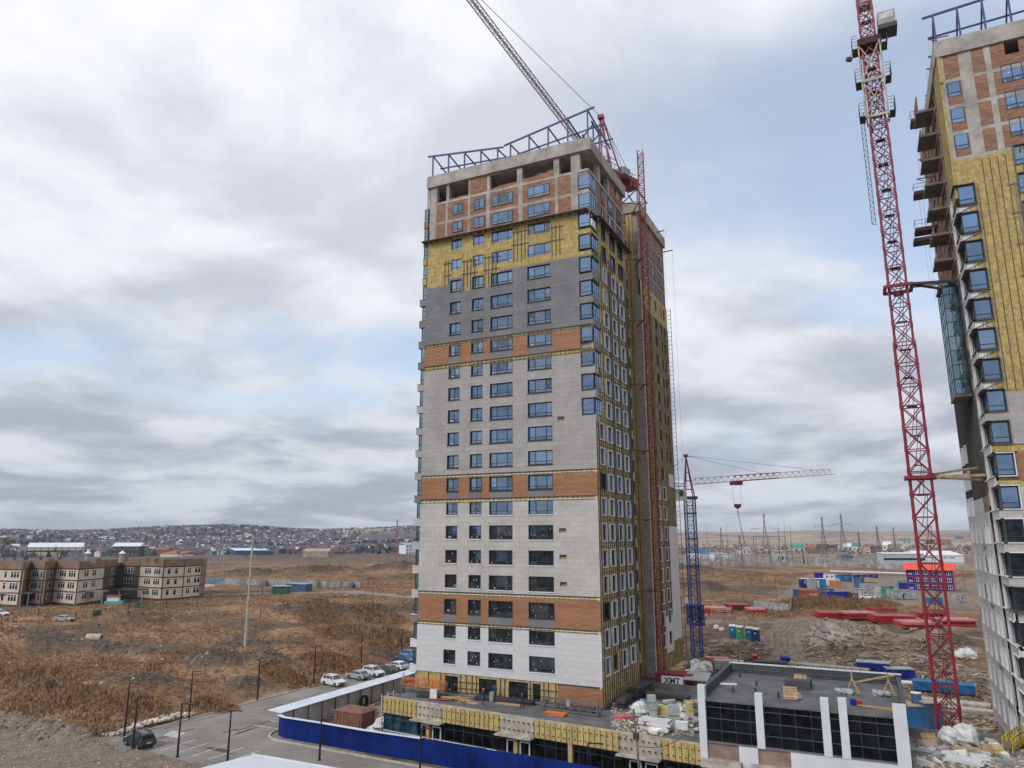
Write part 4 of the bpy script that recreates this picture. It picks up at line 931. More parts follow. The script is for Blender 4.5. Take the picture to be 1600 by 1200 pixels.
# left side: white cladding by the corner
pal = []
lh = [(-1.2, 1.75, corner_hole(i)[0]-.14, corner_hole(i)[1]+.14) for i in LOW]
sw = [(2.2, 2.9, 10+3*k-1.8, 10+3*k) for k in range(0, 17)]
for z0 in np.arange(5.3, 57, 1.5): pal += cells(-1.17, 3.3, z0, z0+1.5, 1.5, 1.5, lh+sw, gap=.015, brick=False)
clad('white_panel', T2, L2, pal, 'clad_white', -.1, 0, [220])
for h in sw: window(T2, L2, *h, (), 0, gm='glass_dark', fm='frame_grey', reveal='frame_white', rt=.06, out=.02, dep=-.3, sill='frame_white')
rc = cells(-1.1, 3.3, 57, 73, .6, 1.2, [(-1.2, -.9, 57, 70)], gap=.015); clad('insulation_slab', T2, L2, rc, 'wool', -.36, -.08, [150])
mb = MB(); anchors(L2, rc, mb, d=-.08, dx=.4, dz=.45); mb.build('insulation_anchors', 'rail', T2, kind='stuff')
# dark shaft strip
mb = MB(); mb.box(39.25, 39.6, 3.3, 5.2, 0, 73); mb.build('shaft_strip', 'membrane', T2)
for k in range(1, 9):
    piece('insulation_slab', T2, L2, 3.9, 4.9, 10+3*k-1.9, 10+3*k-.1, -.25, -.2, 'wool_dirty'); piece('sill', T2, L2, 3.8, 5.0, 10+3*k-2.0, 10+3*k-1.93, -.25, .05, 'frame_white')
# rear part of the left side
M('brown_sheet', (.25, .18, .15), var=.25, scale=1.)
HC = [(6.2, 7.5), (8.6, 9.9), (12.6, 13.9), (16.2, 17.6), (19.6, 21.0)]
hb = [(a, b, 10+3*k-2.0, 10+3*k-.1) for k in range(-1, 6) for a, b in HC]
pal = []
for z0 in np.arange(3.6, 26.5, 1.5): pal += cells(5.3, 22.6, z0, z0+1.5, 3.0, 1.5, hb, gap=.02, brick=False)
brn = [p_ for i, p_ in enumerate(pal) if (i*7919) % 23 == 3]; pal = [p_ for i, p_ in enumerate(pal) if (i*7919) % 23 != 3]
clad('white_panel', T2, L2, pal, 'clad_white', -.06, .0, [80]); clad('brown_panel', T2, L2, brn, 'brown_sheet', -.1, -.03, [60])
for h in hb: window(T2, L2, *h, (.5,), 0, fm='frame_grey', gm='glass_dark', reveal='frame_white', rt=.08, out=.06, dep=-.25)
for k in (0, 2, 4):
    for a in (10.4, 11.6): piece('vent_opening', T2, L2, a, a+.8, 10+3*k+.3, 10+3*k+.8, -.06, .012, 'frame_dark')
rc = cells(5.3, 22.6, 26.6, 50, .9, 1.5, [(a, b, 10+3*k-2.0, 10+3*k-.1) for k in range(6, 14) for a, b in HC], gap=.03, brick=False)
clad('insulation_slab', T2, L2, [r_ for i, r_ in enumerate(rc) if (i*7) % 5], 'membrane', -.36, -.16, [0]); clad('insulation_slab', T2, L2, [r_ for i, r_ in enumerate(rc) if not (i*7) % 5], 'wool', -.36, -.14, [60])
for s in np.arange(5.5, 22.6, .8): piece('rail', T2, L2, s, s+.07, 26.6, 50, -.14, -.05, 'rail')
for k in range(6, 9):
    for a, b in HC[3:]: window(T2, L2, a, b, 10+3*k-2, 10+3*k-.1, (), 0, gm='glass_dark', fm='frame_grey', reveal='frame_white', rt=.1, out=.1, dep=-.2)
for z in np.arange(50, 73, 3.0):
    for rc in cells(5.3, 22.6, z, z+2.7, 3.4, 5, [(a, b, z+.6, z+2.4) for a, b in HC], gap=.35, brick=False): piece('brick_infill', T2, L2, *rc, -.36, -.2, 'brick')
    piece('floor_slab', T2, L2, 5.2, 22.8, z+2.7, z+3.0, -.36, -.16, 'concrete')
    m = MB(); m.box(37.35, 39.1, 6.0, 9.6, z+.0, z+.28); m.build('balcony_slab', 'concrete_dark', T2)
    m = MB(); m.box(37.5, 37.62, 6.1, 9.5, z+.28, z+1.0 if z < 70 else z+2.2); m.box(37.62, 39, 9.4, 9.5, z+.28, z+1.0); m.build('balcony_wall', 'brick' if z > 65 else 'brown_sheet', T2)
# glazed loggia stack
gl = MB(); gm_ = []
for z in np.arange(38.2, 50.5, 1.55):
    for zz in (z,): gl.box(37.55, 38.95, 5.75, 5.82, zz, zz+.07); gl.box(37.55, 37.62, 5.82, 10.2, zz, zz+.07)
for y in (5.75, 7.2, 8.7, 10.15): gl.box(37.54, 37.63, y, y+.08, 38.2, 50.6)
gl.box(38.2, 38.27, 5.74, 5.83, 38.2, 50.6)
lg = gl.build('glazed_loggia', 'frame_dark', T2)
for z in np.arange(38.2, 50.4, 1.55):
    for a, b in ((37.64, 38.2), (38.28, 38.95)): m = MB(); m.box(a, b, 5.78, 5.8, z+.08, z+1.53); m.build('pane', 'glass_loggia', lg)
    for a, b in ((5.84, 7.18), (7.3, 8.68), (8.8, 10.1)): m = MB(); m.box(37.58, 37.6, a, b, z+.08, z+1.53); m.build('pane', 'glass_loggia', lg)
m = MB(); m.box(37.5, 39, 5.7, 10.3, 37.9, 38.15); m.build('loggia_floor', 'concrete_dark', T2)
# work platforms and davits hanging on that side: things of their own
M('platform', (.09, .07, .06), var=.3, scale=2.)
for i, (u, v, dep) in enumerate(((1442, 190, 92), (1447, 303, 92), (1449, 360, 91), (1447, 376, 91))):
    p = atd(u, v, dep); o = E('work_platform', ['topmost brown work platform cantilevered from the right tower with a white rail', 'work platform with rail sticking out below the topmost one on the right tower', 'third hanging work platform down with rail on the right tower', 'lowest dark work platform without rail on the right tower'][i], 'platform', p, 'work platforms on the right tower')
    MB().box(-1.4, 1.6, -1, 1, -.25, .2).build('deck', 'platform', o)
    if i < 3:
        m = MB()
        for x in (-1.35, -.2, .9): m.beam((x, -.95, .2), (x, -.95, 1.2), .05)
        m.beam((-1.35, -.95, 1.2), (1.4, -.95, 1.2), .05); m.beam((-1.35, -.95, .7), (1.4, -.95, .7), .04); m.beam((-1.35, -.95, 1.2), (-1.35, .95, 1.2), .05); m.build('guard_rail', 'rail_grey', o)
M('davit_red', (.30, .05, .04), var=.2)
for i, (u, v) in enumerate(((1450, 62), (1447, 108), (1445, 150), (1438, 217), (1434, 250), (1432, 280))):
    p = atd(u, v, 88); m = MB(); m.beam(p, p+np.array([2.2, .4, .1]), .1); m.beam(p+np.array([.1, 0, -.05]), p+np.array([1.6, .3, -.7]), .06); m.beam(p, p-np.array([0, 0, 34-i*4]), .02)
    m.build('davit_arm', 'davit_red' if i != 2 else 'blue_steel', T2)
# ------------------------------------------------------------------ podium in front of the middle tower
PA = math.atan2(-4.1, 38.1)
POD = E('shop_podium', 'low shop podium with dark glazing and yellow insulated fascia under the middle tower', 'building', (-25.3, -5.9, 0), rz=PA)
PF = Face('front', 0.); PL = 38.3
M('roof_felt', (.125, .125, .13), rough=.8, var=.3, scale=.6, bump=.2, detail=7)
mb = MB(); mb.box(0, PL, .6, 5.6, 0, 4.9); mb.build('wall', 'concrete_dark', POD)
mb = MB(); mb.box(.05, PL, .35, 6.2, 4.9, 5.0); mb.build('roof', 'roof_felt', POD)
mb = MB(); PF.box(mb, 0, PL, 3.45, 5.25, -.5, -.2); mb.build('fascia', 'concrete_mid', POD)
CAN = [(4.9, 9.0), (16.4, 20.6), (30.2, 34.3)]
for i in range(61):
    s = .1+i*.625
    if any(a-.2 < s < b-.3 for a, b in CAN): 
        continue
    piece('insulation_slab', POD, PF, s, s+.6, 3.5, 5.18, -.2, -.02, 'wool'); piece('rail', POD, PF, s-.02, s+.02, 3.5, 5.1, -.02, .03, 'rail')
ab = MB()
for i in range(64):
    for z in (3.9, 4.7): PF.box(ab, .1+i*.6, .25+i*.6, z, z+.07, -.2, .06)
ab.build('fascia_brackets', 'rail', POD, kind='stuff')
for a, b in CAN:
    mb = MB(); PF.box(mb, a-.1, b+.1, 3.32, 3.48, -.2, .8); mb.build('canopy', 'concrete_mid', POD)
    for i in range(2):
        s = a+.9+i*1.6; f = MB(); PF.box(f, s, s+.1, 0, 2.9, -.28, -.12); PF.box(f, s+1.1, s+1.2, 0, 2.9, -.28, -.12); PF.box(f, s, s+1.2, 2.8, 2.92, -.28, -.115); f.build('door_frame', 'frame_white', POD)
for s in (6.6, 18.2, 24.6): piece('column', POD, PF, s, s+.45, 0, 3.5, -.4, -.02, 'wool')
mf = MB()
for z in (.25, 1.6, 2.75, 3.3): PF.box(mf, 0, PL, z, z+.07, -.45, -.33)
mf.build('glazing_rail', 'frame_dark', POD)
pn = [(i*1.28, (i+1)*1.28) for i in range(30)]
for i, (a, b) in enumerate(pn):
    piece('mullion', POD, PF, a, a+.08, 0, 3.45, -.45, -.32, 'frame_dark')
    for z0, z1 in ((0.0, 1.6), (1.67, 2.75), (2.82, 3.4)): piece('pane', POD, PF, a+.08, b, z0, z1, -.42, -.4, 'glass_black' if i > 3 else 'glass_teal')
mb = MB(); PF.box(mb, 0, PL*.66, 1.5, 1.58, -.3, -.24); mb.build('white_rail', 'frame_white', POD)
# flat terrace behind, between tower and pavilion
mb = MB(); mb.prism([(-25.2, -5.0), (12.6, -9.2), (12.6, 14.6), (.9, 14.6), (.9, .6), (-.2, -.02), (-24.9, -.02)], 4.6, 4.97); mb.build('terrace', 'roof_felt', kind='structure')
mb = MB(); mb.box(.9, 12.6, 14.3, 14.6, 0, 5.6); mb.build('terrace_wall', 'concrete_dark', kind='structure')
# ------------------------------------------------------------------ dark glazed pavilion with white pylons
PV = E('glazed_pavilion', 'single storey black glazed pavilion with white pylons and dark flat roof', 'building', (21, -2, 0), world=True)
VF = Face('front', -9.8)
M('pylon_white', (.60, .62, .66), rough=.5, var=.06, scale=.5)
M('dark_panel', (.055, .06, .068), rough=.6, var=.15, scale=.7, rnd=.1)
mb = MB(); mb.box(13.2, 29.1, -9.3, 5.4, 0, 8.95); mb.build('wall', 'concrete_dark', PV)
mb = MB(); mb.box(13.1, 29.2, -9.75, 5.3, 8.95, 9.1); mb.build('roof', 'roof_felt', PV)
for nm, bx in (('parapet', (13.0, 29.5, 5.3, 5.7, 8.0, 10.05)), ('parapet', (12.7, 13.1, -8.8, 5.7, 8, 9.95)), ('parapet', (29.2, 29.6, -8.8, 5.3, 8, 9.95))):
    MB().box(*bx).build(nm, 'dark_panel', PV)
for i in range(14): x = 13.1+i*1.15; MB().box(x, x+1.12, 5.2, 5.3, 9.12, 10.0).build('parapet_panel', 'dark_panel', PV)
MB().box(12.9, 29.7, 5.2, 5.8, 10.05, 10.12).build('coping', 'pylon_white', PV)
mb = MB()
for i in range(22): mb.beam((13.1+i*.76, 5.6, 10.1), (13.1+i*.76, 5.6, 10.42), .05)
mb.build('rebar_row', 'rail', PV, kind='stuff')
MB().box(13.05, 29.25, 5.12, 5.2, 9.5, 9.54).build('flashing', 'rail_grey', PV)
for a, b, z0, z1, d in ((12.6, 13.25, 3.4, 10.3, .22), (17.6, 18.25, 5.5, 10.0, .16), (23.0, 23.65, 5.5, 10.1, .16), (24.4, 25.05, 5.5, 10.2, .16), (28.5, 29.5, 3.4, 10.1, .22)): piece('pylon', PV, VF, a, b, z0, z1, -.5, d, 'pylon_white')
piece('fascia', PV, VF, 20.3, 28.5, 3.3, 5.55, -.4, .1, 'pylon_white'); piece('fascia', PV, VF, 16.0, 17.6, 3.6, 5.5, -.4, .1, 'pylon_white')
piece('brick_panel', PV, VF, 13.25, 16.0, 4.2, 5.5, -.4, -.05, 'brown_sheet'); piece('brick_panel', PV, VF, 17.6, 20.3, 4.2, 5.5, -.4, -.05, 'brown_sheet')
for a, b in ((12.8, 16.2), (17.0, 20.4)): piece('canopy', PV, VF, a, b, 3.6, 4.2, -.3, .9, 'concrete_mid')
piece('ledge', PV, VF, 13.25, 28.5, 5.5, 5.62, -.4, .12, 'rail_grey')
for z in (6.5, 7.5, 8.45): piece('glazing_rail', PV, VF, 13.25, 28.5, z, z+.04, -.3, -.1, 'frame_grey')
for i in range(12):
    a, b = 13.25+i*1.271, 13.25+(i+1)*1.271; piece('mullion', PV, VF, a-.03, a+.03, 5.62, 9.05, -.3, -.13, 'frame_dark')
    for z0, z1 in ((5.62, 6.5), (6.54, 7.5), (7.54, 8.45), (8.49, 9.1)): piece('pane', PV, VF, a+.04, b-.04, z0, z1, -.22, -.18, 'glass_black')
mb = MB(); VF.box(mb, 13.25, 29.0, 0, 3.3, -.5, -.4); mb.build('shop_glazing', 'glass_black', PV)
MB().box(19.3, 21.6, -1.6, 1.2, 9.1, 9.9).box(19.2, 20.0, 1.3, 2.1, 9.1, 10.6).build('roof_curb', 'dark_panel', PV)
for x, y in ((14.4, 2.6), (16.6, -1.2), (17.0, -5), (15, -5.5), (19.2, -6.2)): MB().cone((x, y, 9.1), .12, .1, .5, 8).build('roof_vent', 'rail', PV)
# terrace at right
mb = MB(); mb.prism([(29.65, -9.6), (64, -9.6), (64, 3.4), (29.65, 3.0)], 0, 4.95); mb.build('terrace', 'concrete', kind='structure')
mb = MB(); mb.beam((29.7, 3.1, 5.3), (38.2, 3.6, 5.3), .25, .75); mb.build('terrace_parapet', 'membrane', kind='structure')
# ------------------------------------------------------------------ hoardings
M('blue_sheet', (.003, .020, .150), rough=.55, var=.35, scale=.35, rnd=.1, spec=.15)
M('grey_sheet', (.43, .42, .40), rough=.6, var=.25, scale=.5, detail=7)
M('visor_sheet', (.60, .66, .74), rough=.45, var=.1, scale=.6)
def sheet_fence(o, P, H, mat, step=1.15, rib=.012, rail=True):
    """profiled steel sheets between posts"""
    for (a, ha), (b, hb) in zip(zip(P, H), list(zip(P, H))[1:]):
        a, b = np.array(a, float), np.array(b, float); L = np.linalg.norm(b-a); n = max(1, int(round(L/step))); d = (b-a)/L; nn = np.array([-d[1], d[0]])
        for i in range(n):
            p0, p1 = a+d*L*i/n, a+d*(L*(i+1)/n-.015); h0 = ha+(hb-ha)*i/n+rng.uniform(-.05, .05); mb = MB(); m = 8; V = []
            for j in range(m+1):
                off = rib*(1 if (j % 4) in (1, 2) else 0); p = p0+(p1-p0)*j/m+nn*off; V += [(p[0], p[1], .02), (p[0], p[1], h0)]
            q_ = len(V); V += [(x+nn[0]*.02, y+nn[1]*.02, z) for x, y, z in V]
            Fs = [(2*j, 2*j+2, 2*j+3, 2*j+1) for j in range(m)]+[(q_+2*j, q_+2*j+1, q_+2*j+3, q_+2*j+2) for j in range(m)]+[(2*j+1, 2*j+3, q_+2*j+3, q_+2*j+1) for j in range(m)]
            mb.add(V, Fs); mb.build('sheet', mat, o)
BF = E('blue_hoarding', 'royal blue sheet metal hoarding running along the road in front of the shops', 'fence', (-20, -10, 0), world=True)
BP = [(-38.9, -8.1), (-37.6, -8.75), (-31.5, -9.1), (-25.5, -9.35), (-17.3, -9.6), (-8, -10.2), (2, -10.8), (14, -12.2)]; BH = [2.3, 2.3, 2.35, 2.3, 2.35, 2.4, 2.45, 2.5]
sheet_fence(BF, BP, BH, 'blue_sheet')
mb = MB()
for (a, ha), (b, hb) in zip(zip(BP[:4], BH), list(zip(BP, BH))[1:5]): mb.beam((a[0], a[1]-.1, ha+.06), (b[0], b[1]-.1, hb+.06), .5, .06)
mb.build('coping', 'visor_sheet', BF)
GF = E('grey_hoarding', 'grey sheet hoarding with a pale sloping visor roof along the side road', 'fence', (-39, 7, 0), world=True)
sheet_fence(GF, [(-39.2, 60), (-39.2, -7.9)], [2.45, 2.45], 'grey_sheet')
M('rust', (.20, .10, .06), var=.4, scale=2.)
for i in range(24): y = -5.5+i*2.7; MB().box(-39.1, -39.0, y, y+.09, 0, 2.5).build('post', 'rust' if i % 3 else 'rail', GF)
for i in range(8):
    y = -8.0+i*8.4; MB().add([(-41.0, y, 2.62), (-38.8, y, 2.48), (-38.8, y+8.35, 2.48), (-41.0, y+8.35, 2.62), (-41.0, y, 2.67), (-38.8, y, 2.53), (-38.8, y+8.35, 2.53), (-41.0, y+8.35, 2.67)], [(0, 3, 2, 1), (4, 5, 6, 7), (0, 1, 5, 4), (1, 2, 6, 5), (2, 3, 7, 6), (3, 0, 4, 7)]).build('visor_sheet', 'visor_sheet', GF)
# white shed roof at the bottom edge
M('shed_roof', (.66, .69, .73), rough=.4, var=.05, scale=.5)
SR = E('metal_shed', 'pale ribbed metal roof of a shed at the bottom edge', 'shed', (-15, -32, 0), world=True)
MB().box(-24.6, -3, -40, -26.6, 0, 3.7).build('wall', 'grey_sheet', SR)
mb = MB()
for i in range(86): x = -25.2+i*.26; mb.add([(x, -41, 4.9), (x+.13, -41, 4.93), (x+.26, -41, 4.9), (x, -26.2, 3.85), (x+.13, -26.2, 3.91), (x+.26, -26.2, 3.85)], [(0, 1, 4, 3), (1, 2, 5, 4)])
mb.build('roof', 'shed_roof', SR)
MB().box(-25.3, -2.6, -26.2, -26.05, 3.65, 3.95).build('gutter', 'visor_sheet', SR)
# ------------------------------------------------------------------ cranes and hoist
M('crane_red', (.22, .009, .026), rough=.5, var=.4, scale=1.5, spec=.5)
M('crane_blue', (.02, .05, .20), rough=.5, var=.25, scale=1.)
M('crane_white', (.55, .55, .53), rough=.5, var=.2, scale=1.)
M('crane_grey', (.30, .31, .32), rough=.5, var=.2)
M('boom_violet', (.26, .17, .24), rough=.5, var=.3)
M('cable', (.06, .06, .065), rough=.6, var=.1)
M('hoist_red', (.22, .035, .03), rough=.5, var=.3, scale=2.)
def mast(o, x, y, z0, z1, w_, mat, chord, brace, bay, rot=0., gusset=False, sec=5, zig=False):
    """square lattice mast built in sections of a few bays"""
    c, s = math.cos(rot), math.sin(rot); P = lambda a, b, z: (x+(a*c-b*s)*w_/2, y+(a*s+b*c)*w_/2, z)
    n = max(1, int(round((z1-z0)/bay))); dz = (z1-z0)/n; CR = [(-1, -1), (1, -1), (1, 1), (-1, 1)]
    for g in range(0, n, sec):
        mb = MB(); a_, b_ = z0+g*dz, z0+min(n, g+sec)*dz
        for q_ in CR: mb.beam(P(*q_, a_), P(*q_, b_), chord)
        for i in range(g, min(n, g+sec)):
            za, zb = z0+i*dz, z0+(i+1)*dz
            for j in range(4):
                p, q_ = CR[j], CR[(j+1) % 4]
                if zig:
                    mb.beam(P(*(p if i % 2 else q_), za), P(*(q_ if i % 2 else p), zb), brace)
                else:
                    mb.beam(P(*p, za), P(*q_, zb), brace); mb.beam(P(*q_, za), P(*p, zb), brace)
                mb.beam(P(*p, za), P(*q_, za), brace)
                if gusset:
                    pt = P(*p, za); mb.obox(pt, (chord*1.35, chord*1.35, .5), rot)
        mb.build('mast_section', mat, o)
# red tower crane beside the right tower
CX, CY = 33.4, 5.0
RCN = E('tower_crane', 'tall red lattice tower crane mast tied to the right tower', 'crane', (CX, CY, 0), world=True)
mast(RCN, CX, CY, .3, 44, 1.95, 'crane_red', .23, .10, 2.3, R(-5), True)
mast(RCN, CX, CY, 44, 70, 1.75, 'crane_red', .2, .09, 2.2, R(-5), True)
mast(RCN, CX, CY, 70, 100, 1.5, 'crane_red', .18, .09, 1.8, R(-5), True)
lad = MB()
for i in range(30):
    z = 3+i*3.1; lad.obox((CX, CY, z), (1.0, .8, .06), R(-5)); lad.beam((CX-.3, CY, z), (CX+.25, CY, z+3.1), .06); lad.beam((CX+.1, CY-.2, z), (CX+.45, CY-.2, z+3.1), .06)
lad.build('ladder', 'cable', RCN)
M('cage_dark', (.07, .025, .025), var=.3); M('crane_cream', (.45, .41, .33), rough=.6, var=.25)
mast(RCN, CX, CY, 70.8, 80.2, 2.25, 'crane_cream', .15, .09, 4.7, R(-5), sec=2)
for z in (71.0, 75.4, 79.8):
    for sx in (-1.65, 1.65):
        MB().box(CX+sx*.93-.3, CX+sx*.93+.3, CY-1.1, CY+.6, z-.03, z+.03).build('walkway', 'cable', RCN)
        m2 = MB(); xo = CX+sx*.93+(.3 if sx > 0 else -.3)
        for yy in (-1.1, -.3, .6): m2.beam((xo, CY+yy, z), (xo, CY+yy, z+1.7), .05)
        for zz in (.45, .9, 1.35, 1.7): m2.beam((xo, CY-1.1, z+zz), (xo, CY+.6, z+zz), .04); m2.beam((CX+sx*.75, CY-1.1, z+zz), (xo, CY-1.1, z+zz), .04)
        m2.build('guard_rail', 'cable', RCN)
for z in (70.6, 75.2): MB().box(CX-1.2, CX+1.2, CY-1.28, CY-1.14, z, z+.28).build('cage_beam', 'crane_cream', RCN)
MB().box(CX-1.25, CX+1.25, CY-1.2, CY+1.2, 80.1, 80.9).build('slewing_collar', 'cage_dark', RCN)
cb_ = MB(); cb_.box(CX+1.1, CX+2.9, CY-1.3, CY+.5, 81.9, 83.6); c_ = cb_.build('operator_cab', 'crane_grey', RCN)
MB().box(CX+1.25, CX+2.75, CY-1.34, CY-1.31, 82.6, 83.4).build('cab_window', 'crane_white', c_)
MB().box(CX+1.0, CX+3.0, CY-1.5, CY+.7, 81.3, 81.85).build('cab_base', 'cable', RCN)
MB().obox((CX-2.3, CY-1.2, 78.6), (.6, .4, .4), .6).beam((CX-2.3, CY-1.2, 78.7), (CX-1.5, CY-1.0, 79.8), .06).build('floodlight', 'cable', RCN)
for z in (85.6,): MB().box(CX-.6, CX+.6, CY-.7, CY+.7, z, z+2.6).build('winch_box', 'crane_grey', RCN)
m = MB(); m.beam((CX-1.4, CY, 58), (CX-1.4, CY, 72), .06); m.beam((CX-1.8, CY-.4, 58), (CX-1.8, CY-.4, 72), .06)
for z in np.arange(58, 72, .7): m.beam((CX-1.4, CY, z), (CX-1.8, CY-.4, z), .04); m.beam((CX-1.8, CY-.4, z), (CX-1.4, CY, z+.7), .04)
m.build('cable_ladder', 'cable', RCN)
M('tie_cream', (.42, .32, .17), var=.3, scale=2.)
for z, mt in ((50.2, 'cable'), (29.6, 'tie_cream')):
    fr = MB()
    for a, b in (((-1.3, -1.3), (1.3, -1.3)), ((1.3, -1.3), (1.3, 1.3)), ((1.3, 1.3), (-1.3, 1.3)), ((-1.3, 1.3), (-1.3, -1.3))): fr.beam((CX+a[0], CY+a[1], z), (CX+b[0], CY+b[1], z), .32)
    fr.build('tie_collar', 'crane_red', RCN)
    MB().beam((CX+1.3, CY-1.2, z), (39.1, CY+.2, z+.1), .26).build('tie_strut', mt, RCN); MB().beam((CX+1.3, CY+1.2, z+.4), (39.1, CY+4, z+1.2), .24).build('tie_strut', 'tie_cream', RCN)
    MB().beam((CX+1.3, CY-1.2, z-.1), (39.1, CY+2.8, z-.2), .22).build('tie_strut', mt, RCN)
# blue and red crane behind the middle tower
bb = at(1090, 1027); BX, BY, BZ = bb
BCN = E('tower_crane', 'slim blue mast crane with red apex and pale horizontal jib holding a hook', 'crane', bb, world=True)
zc = zat(BX, BY, 778); zt = zat(BX, BY, 712)
mast(BCN, BX, BY, BZ, zc, 1.75, 'crane_blue', .17, .075, 1.5, R(30), sec=6)
zb0, zb1 = zat(BX, BY, 975), zat(BX, BY, 945)
mast(BCN, BX, BY, zb0, zb1, 2.5, 'crane_blue', .22, .12, 1.3, R(30)); 
for z in (zb0, (zb0+zb1)/2, zb1): MB().obox((BX, BY, z), (2.8, 2.8, .3), R(30)).build('climbing_collar', 'crane_blue', BCN)
for v in (802, 842, 884): MB().obox((BX, BY, zat(BX, BY, v)), (2.0, 2.0, .25), R(30)).build('mast_flange', 'crane_blue', BCN)
m = MB(); top = Vector((BX-.3, BY, zt))
for a, b in ((-.9, -.9), (.9, -.9), (.9, .9), (-.9, .9)): m.beam((BX+a, BY+b, zc), top, .16)
for f in (.2, .4, .6, .8):
    k_ = .9*(1-f); z = zc+(zt-zc)*f
    for a, b, c, d in ((-k_, -k_, k_, -k_), (k_, -k_, k_, k_), (k_, k_, -k_, k_), (-k_, k_, -k_, -k_)): m.beam((BX+a-.3*f, BY+b, z), (BX+c-.3*f, BY+d, z), .1)
m.build('apex_frame', 'crane_red', BCN); MB().obox(top, (.8, .8, .5)).build('apex_head', 'crane_red', BCN)
cabp = (BX-1.5, BY-1.0, zc+.6); cb_ = MB().obox(cabp, (2.2, 1.8, 2.2), .3).build('operator_cab', 'crane_white', BCN); MB().obox((BX-1.1, BY-1.93, zc+.9), (.7, .06, 1.1), .3).build('cab_window', 'glass_dark', cb_)
MB().obox((BX+.3, BY, zc), (2.4, 2.4, .5), .3).build('slewing_ring', 'cable', BCN)
def truss_jib(o, A, B, w_, h, mats, n, chord=.16, brace=.08, hang=None, name='jib_section'):
    A, B = Vector(A), Vector(B); d = (B-A); L = d.length; d.normalize(); sd = d.cross(Vector((0, 0, 1))).normalized(); up = sd.cross(d)
    for si, (f0, f1, mt) in enumerate(mats):
        m = MB(); k0, k1 = int(round(f0*n)), int(round(f1*n))
        P = lambda i: A+d*(L*i/n)
        for i in range(k0, k1):
            a, b = P(i), P(i+1); l0, l1, r0, r1 = a-sd*w_/2, b-sd*w_/2, a+sd*w_/2, b+sd*w_/2; t = (a+b)/2+up*h
            m.beam(l0, l1, chord); m.beam(r0, r1, chord); m.beam(l0, r1, brace)
            for e in (l0, r0, l1, r1): m.beam(e, t, brace)
            if i+1 < n: m.beam(t, t+d*(L/n), chord)
        m.build(name, mt, o)
jt = np.array(atd(1302, 740, 0)) ; 
dirj = None
def solve_dir(P, u, v, elev=0.):
    """horizontal direction from P along which a boom of given length passes through a pixel: intersect the pixel ray with P's level"""
    d = ray(u, v); return d
jr = ray(1302, 741)
zj0 = zat(BX, BY, 757)
# the jib lies about level: find the point on the ray whose distance gives a plausible length
best = None
for dep in np.arange(110, 260, .5):
    p = CAM+jr/FPX*dep; h = p[2]-zj0; L = math.hypot(p[0]-BX, p[1]-BY)
    sc_ = abs(L-34)+abs(h-L*.05)*1.5
    if best is None or sc_ < best[0]: best = (sc_, p)
JT = Vector(best[1]); JA = Vector((BX+.6, BY, zj0))
truss_jib(BCN, JA, JT, 1.2, 1.15, ((0, .26, 'crane_white'), (.26, .6, 'crane_red'), (.6, 1, 'crane_white')), 22)
for f in (.5, .88): MB().beam(top, JA.lerp(JT, f)+Vector((0, 0, 1.1)), .05).build('pendant_cable', 'cable', BCN)
back = (JA-JT).normalized(); back.z = 0
MB().beam(top, Vector((BX, BY, zc))+back*9+Vector((0, 0, 1)), .05).build('pendant_cable', 'cable', BCN)
truss_jib(BCN, Vector((BX, BY, zj0-.4))+back*.5, Vector((BX, BY, zj0-.4))+back*10, 1.4, .6, ((0, 1, 'crane_white'),), 6, name='counter_jib'); MB().obox(Vector((BX, BY, zj0-1))+back*9, (2, 2, 2.2)).build('counterweight', 'crane_grey', BCN)
HK = JA.lerp(JT, .30)
tr = MB().obox(HK+Vector((0, 0, -.35)), (2.2, 1.4, .8), math.atan2((JT-JA).y, (JT-JA).x)).build('trolley', 'crane_red', BCN)
zh = zat(HK.x, HK.y, 791)
for s in (-.9, .9): MB().beam(HK+Vector((s, 0, -.6)), (HK.x+s*.8, HK.y, zh+.4), .04).build('hoist_rope', 'cable', BCN)
m = MB(); n_ = (JT-JA).normalized()
hp = [(-.75, .3), (-.45, .48), (0, .36), (.45, .48), (.75, .3), (.6, -.08), (0, -.55), (-.6, -.08)]
m.add([(HK.x+a*n_.x+e*n_.y, HK.y+a*n_.y-e*n_.x, zh+b) for e in (-.3, .3) for a, b in hp], [tuple(range(8)), tuple(range(8, 16))[::-1]]+[(i, 8+i, 8+(i+1) % 8, (i+1) % 8) for i in range(8)]); m.build('hook_block', 'crane_red', BCN)
m = MB(); m.beam((HK.x, HK.y, zh-.7), (HK.x, HK.y, zh-1.4), .14); m.beam((HK.x, HK.y, zh-1.4), (HK.x+.9, HK.y, zat(HK.x, HK.y, 850)), .1); m.build('hook_and_sling', 'cable', BCN)
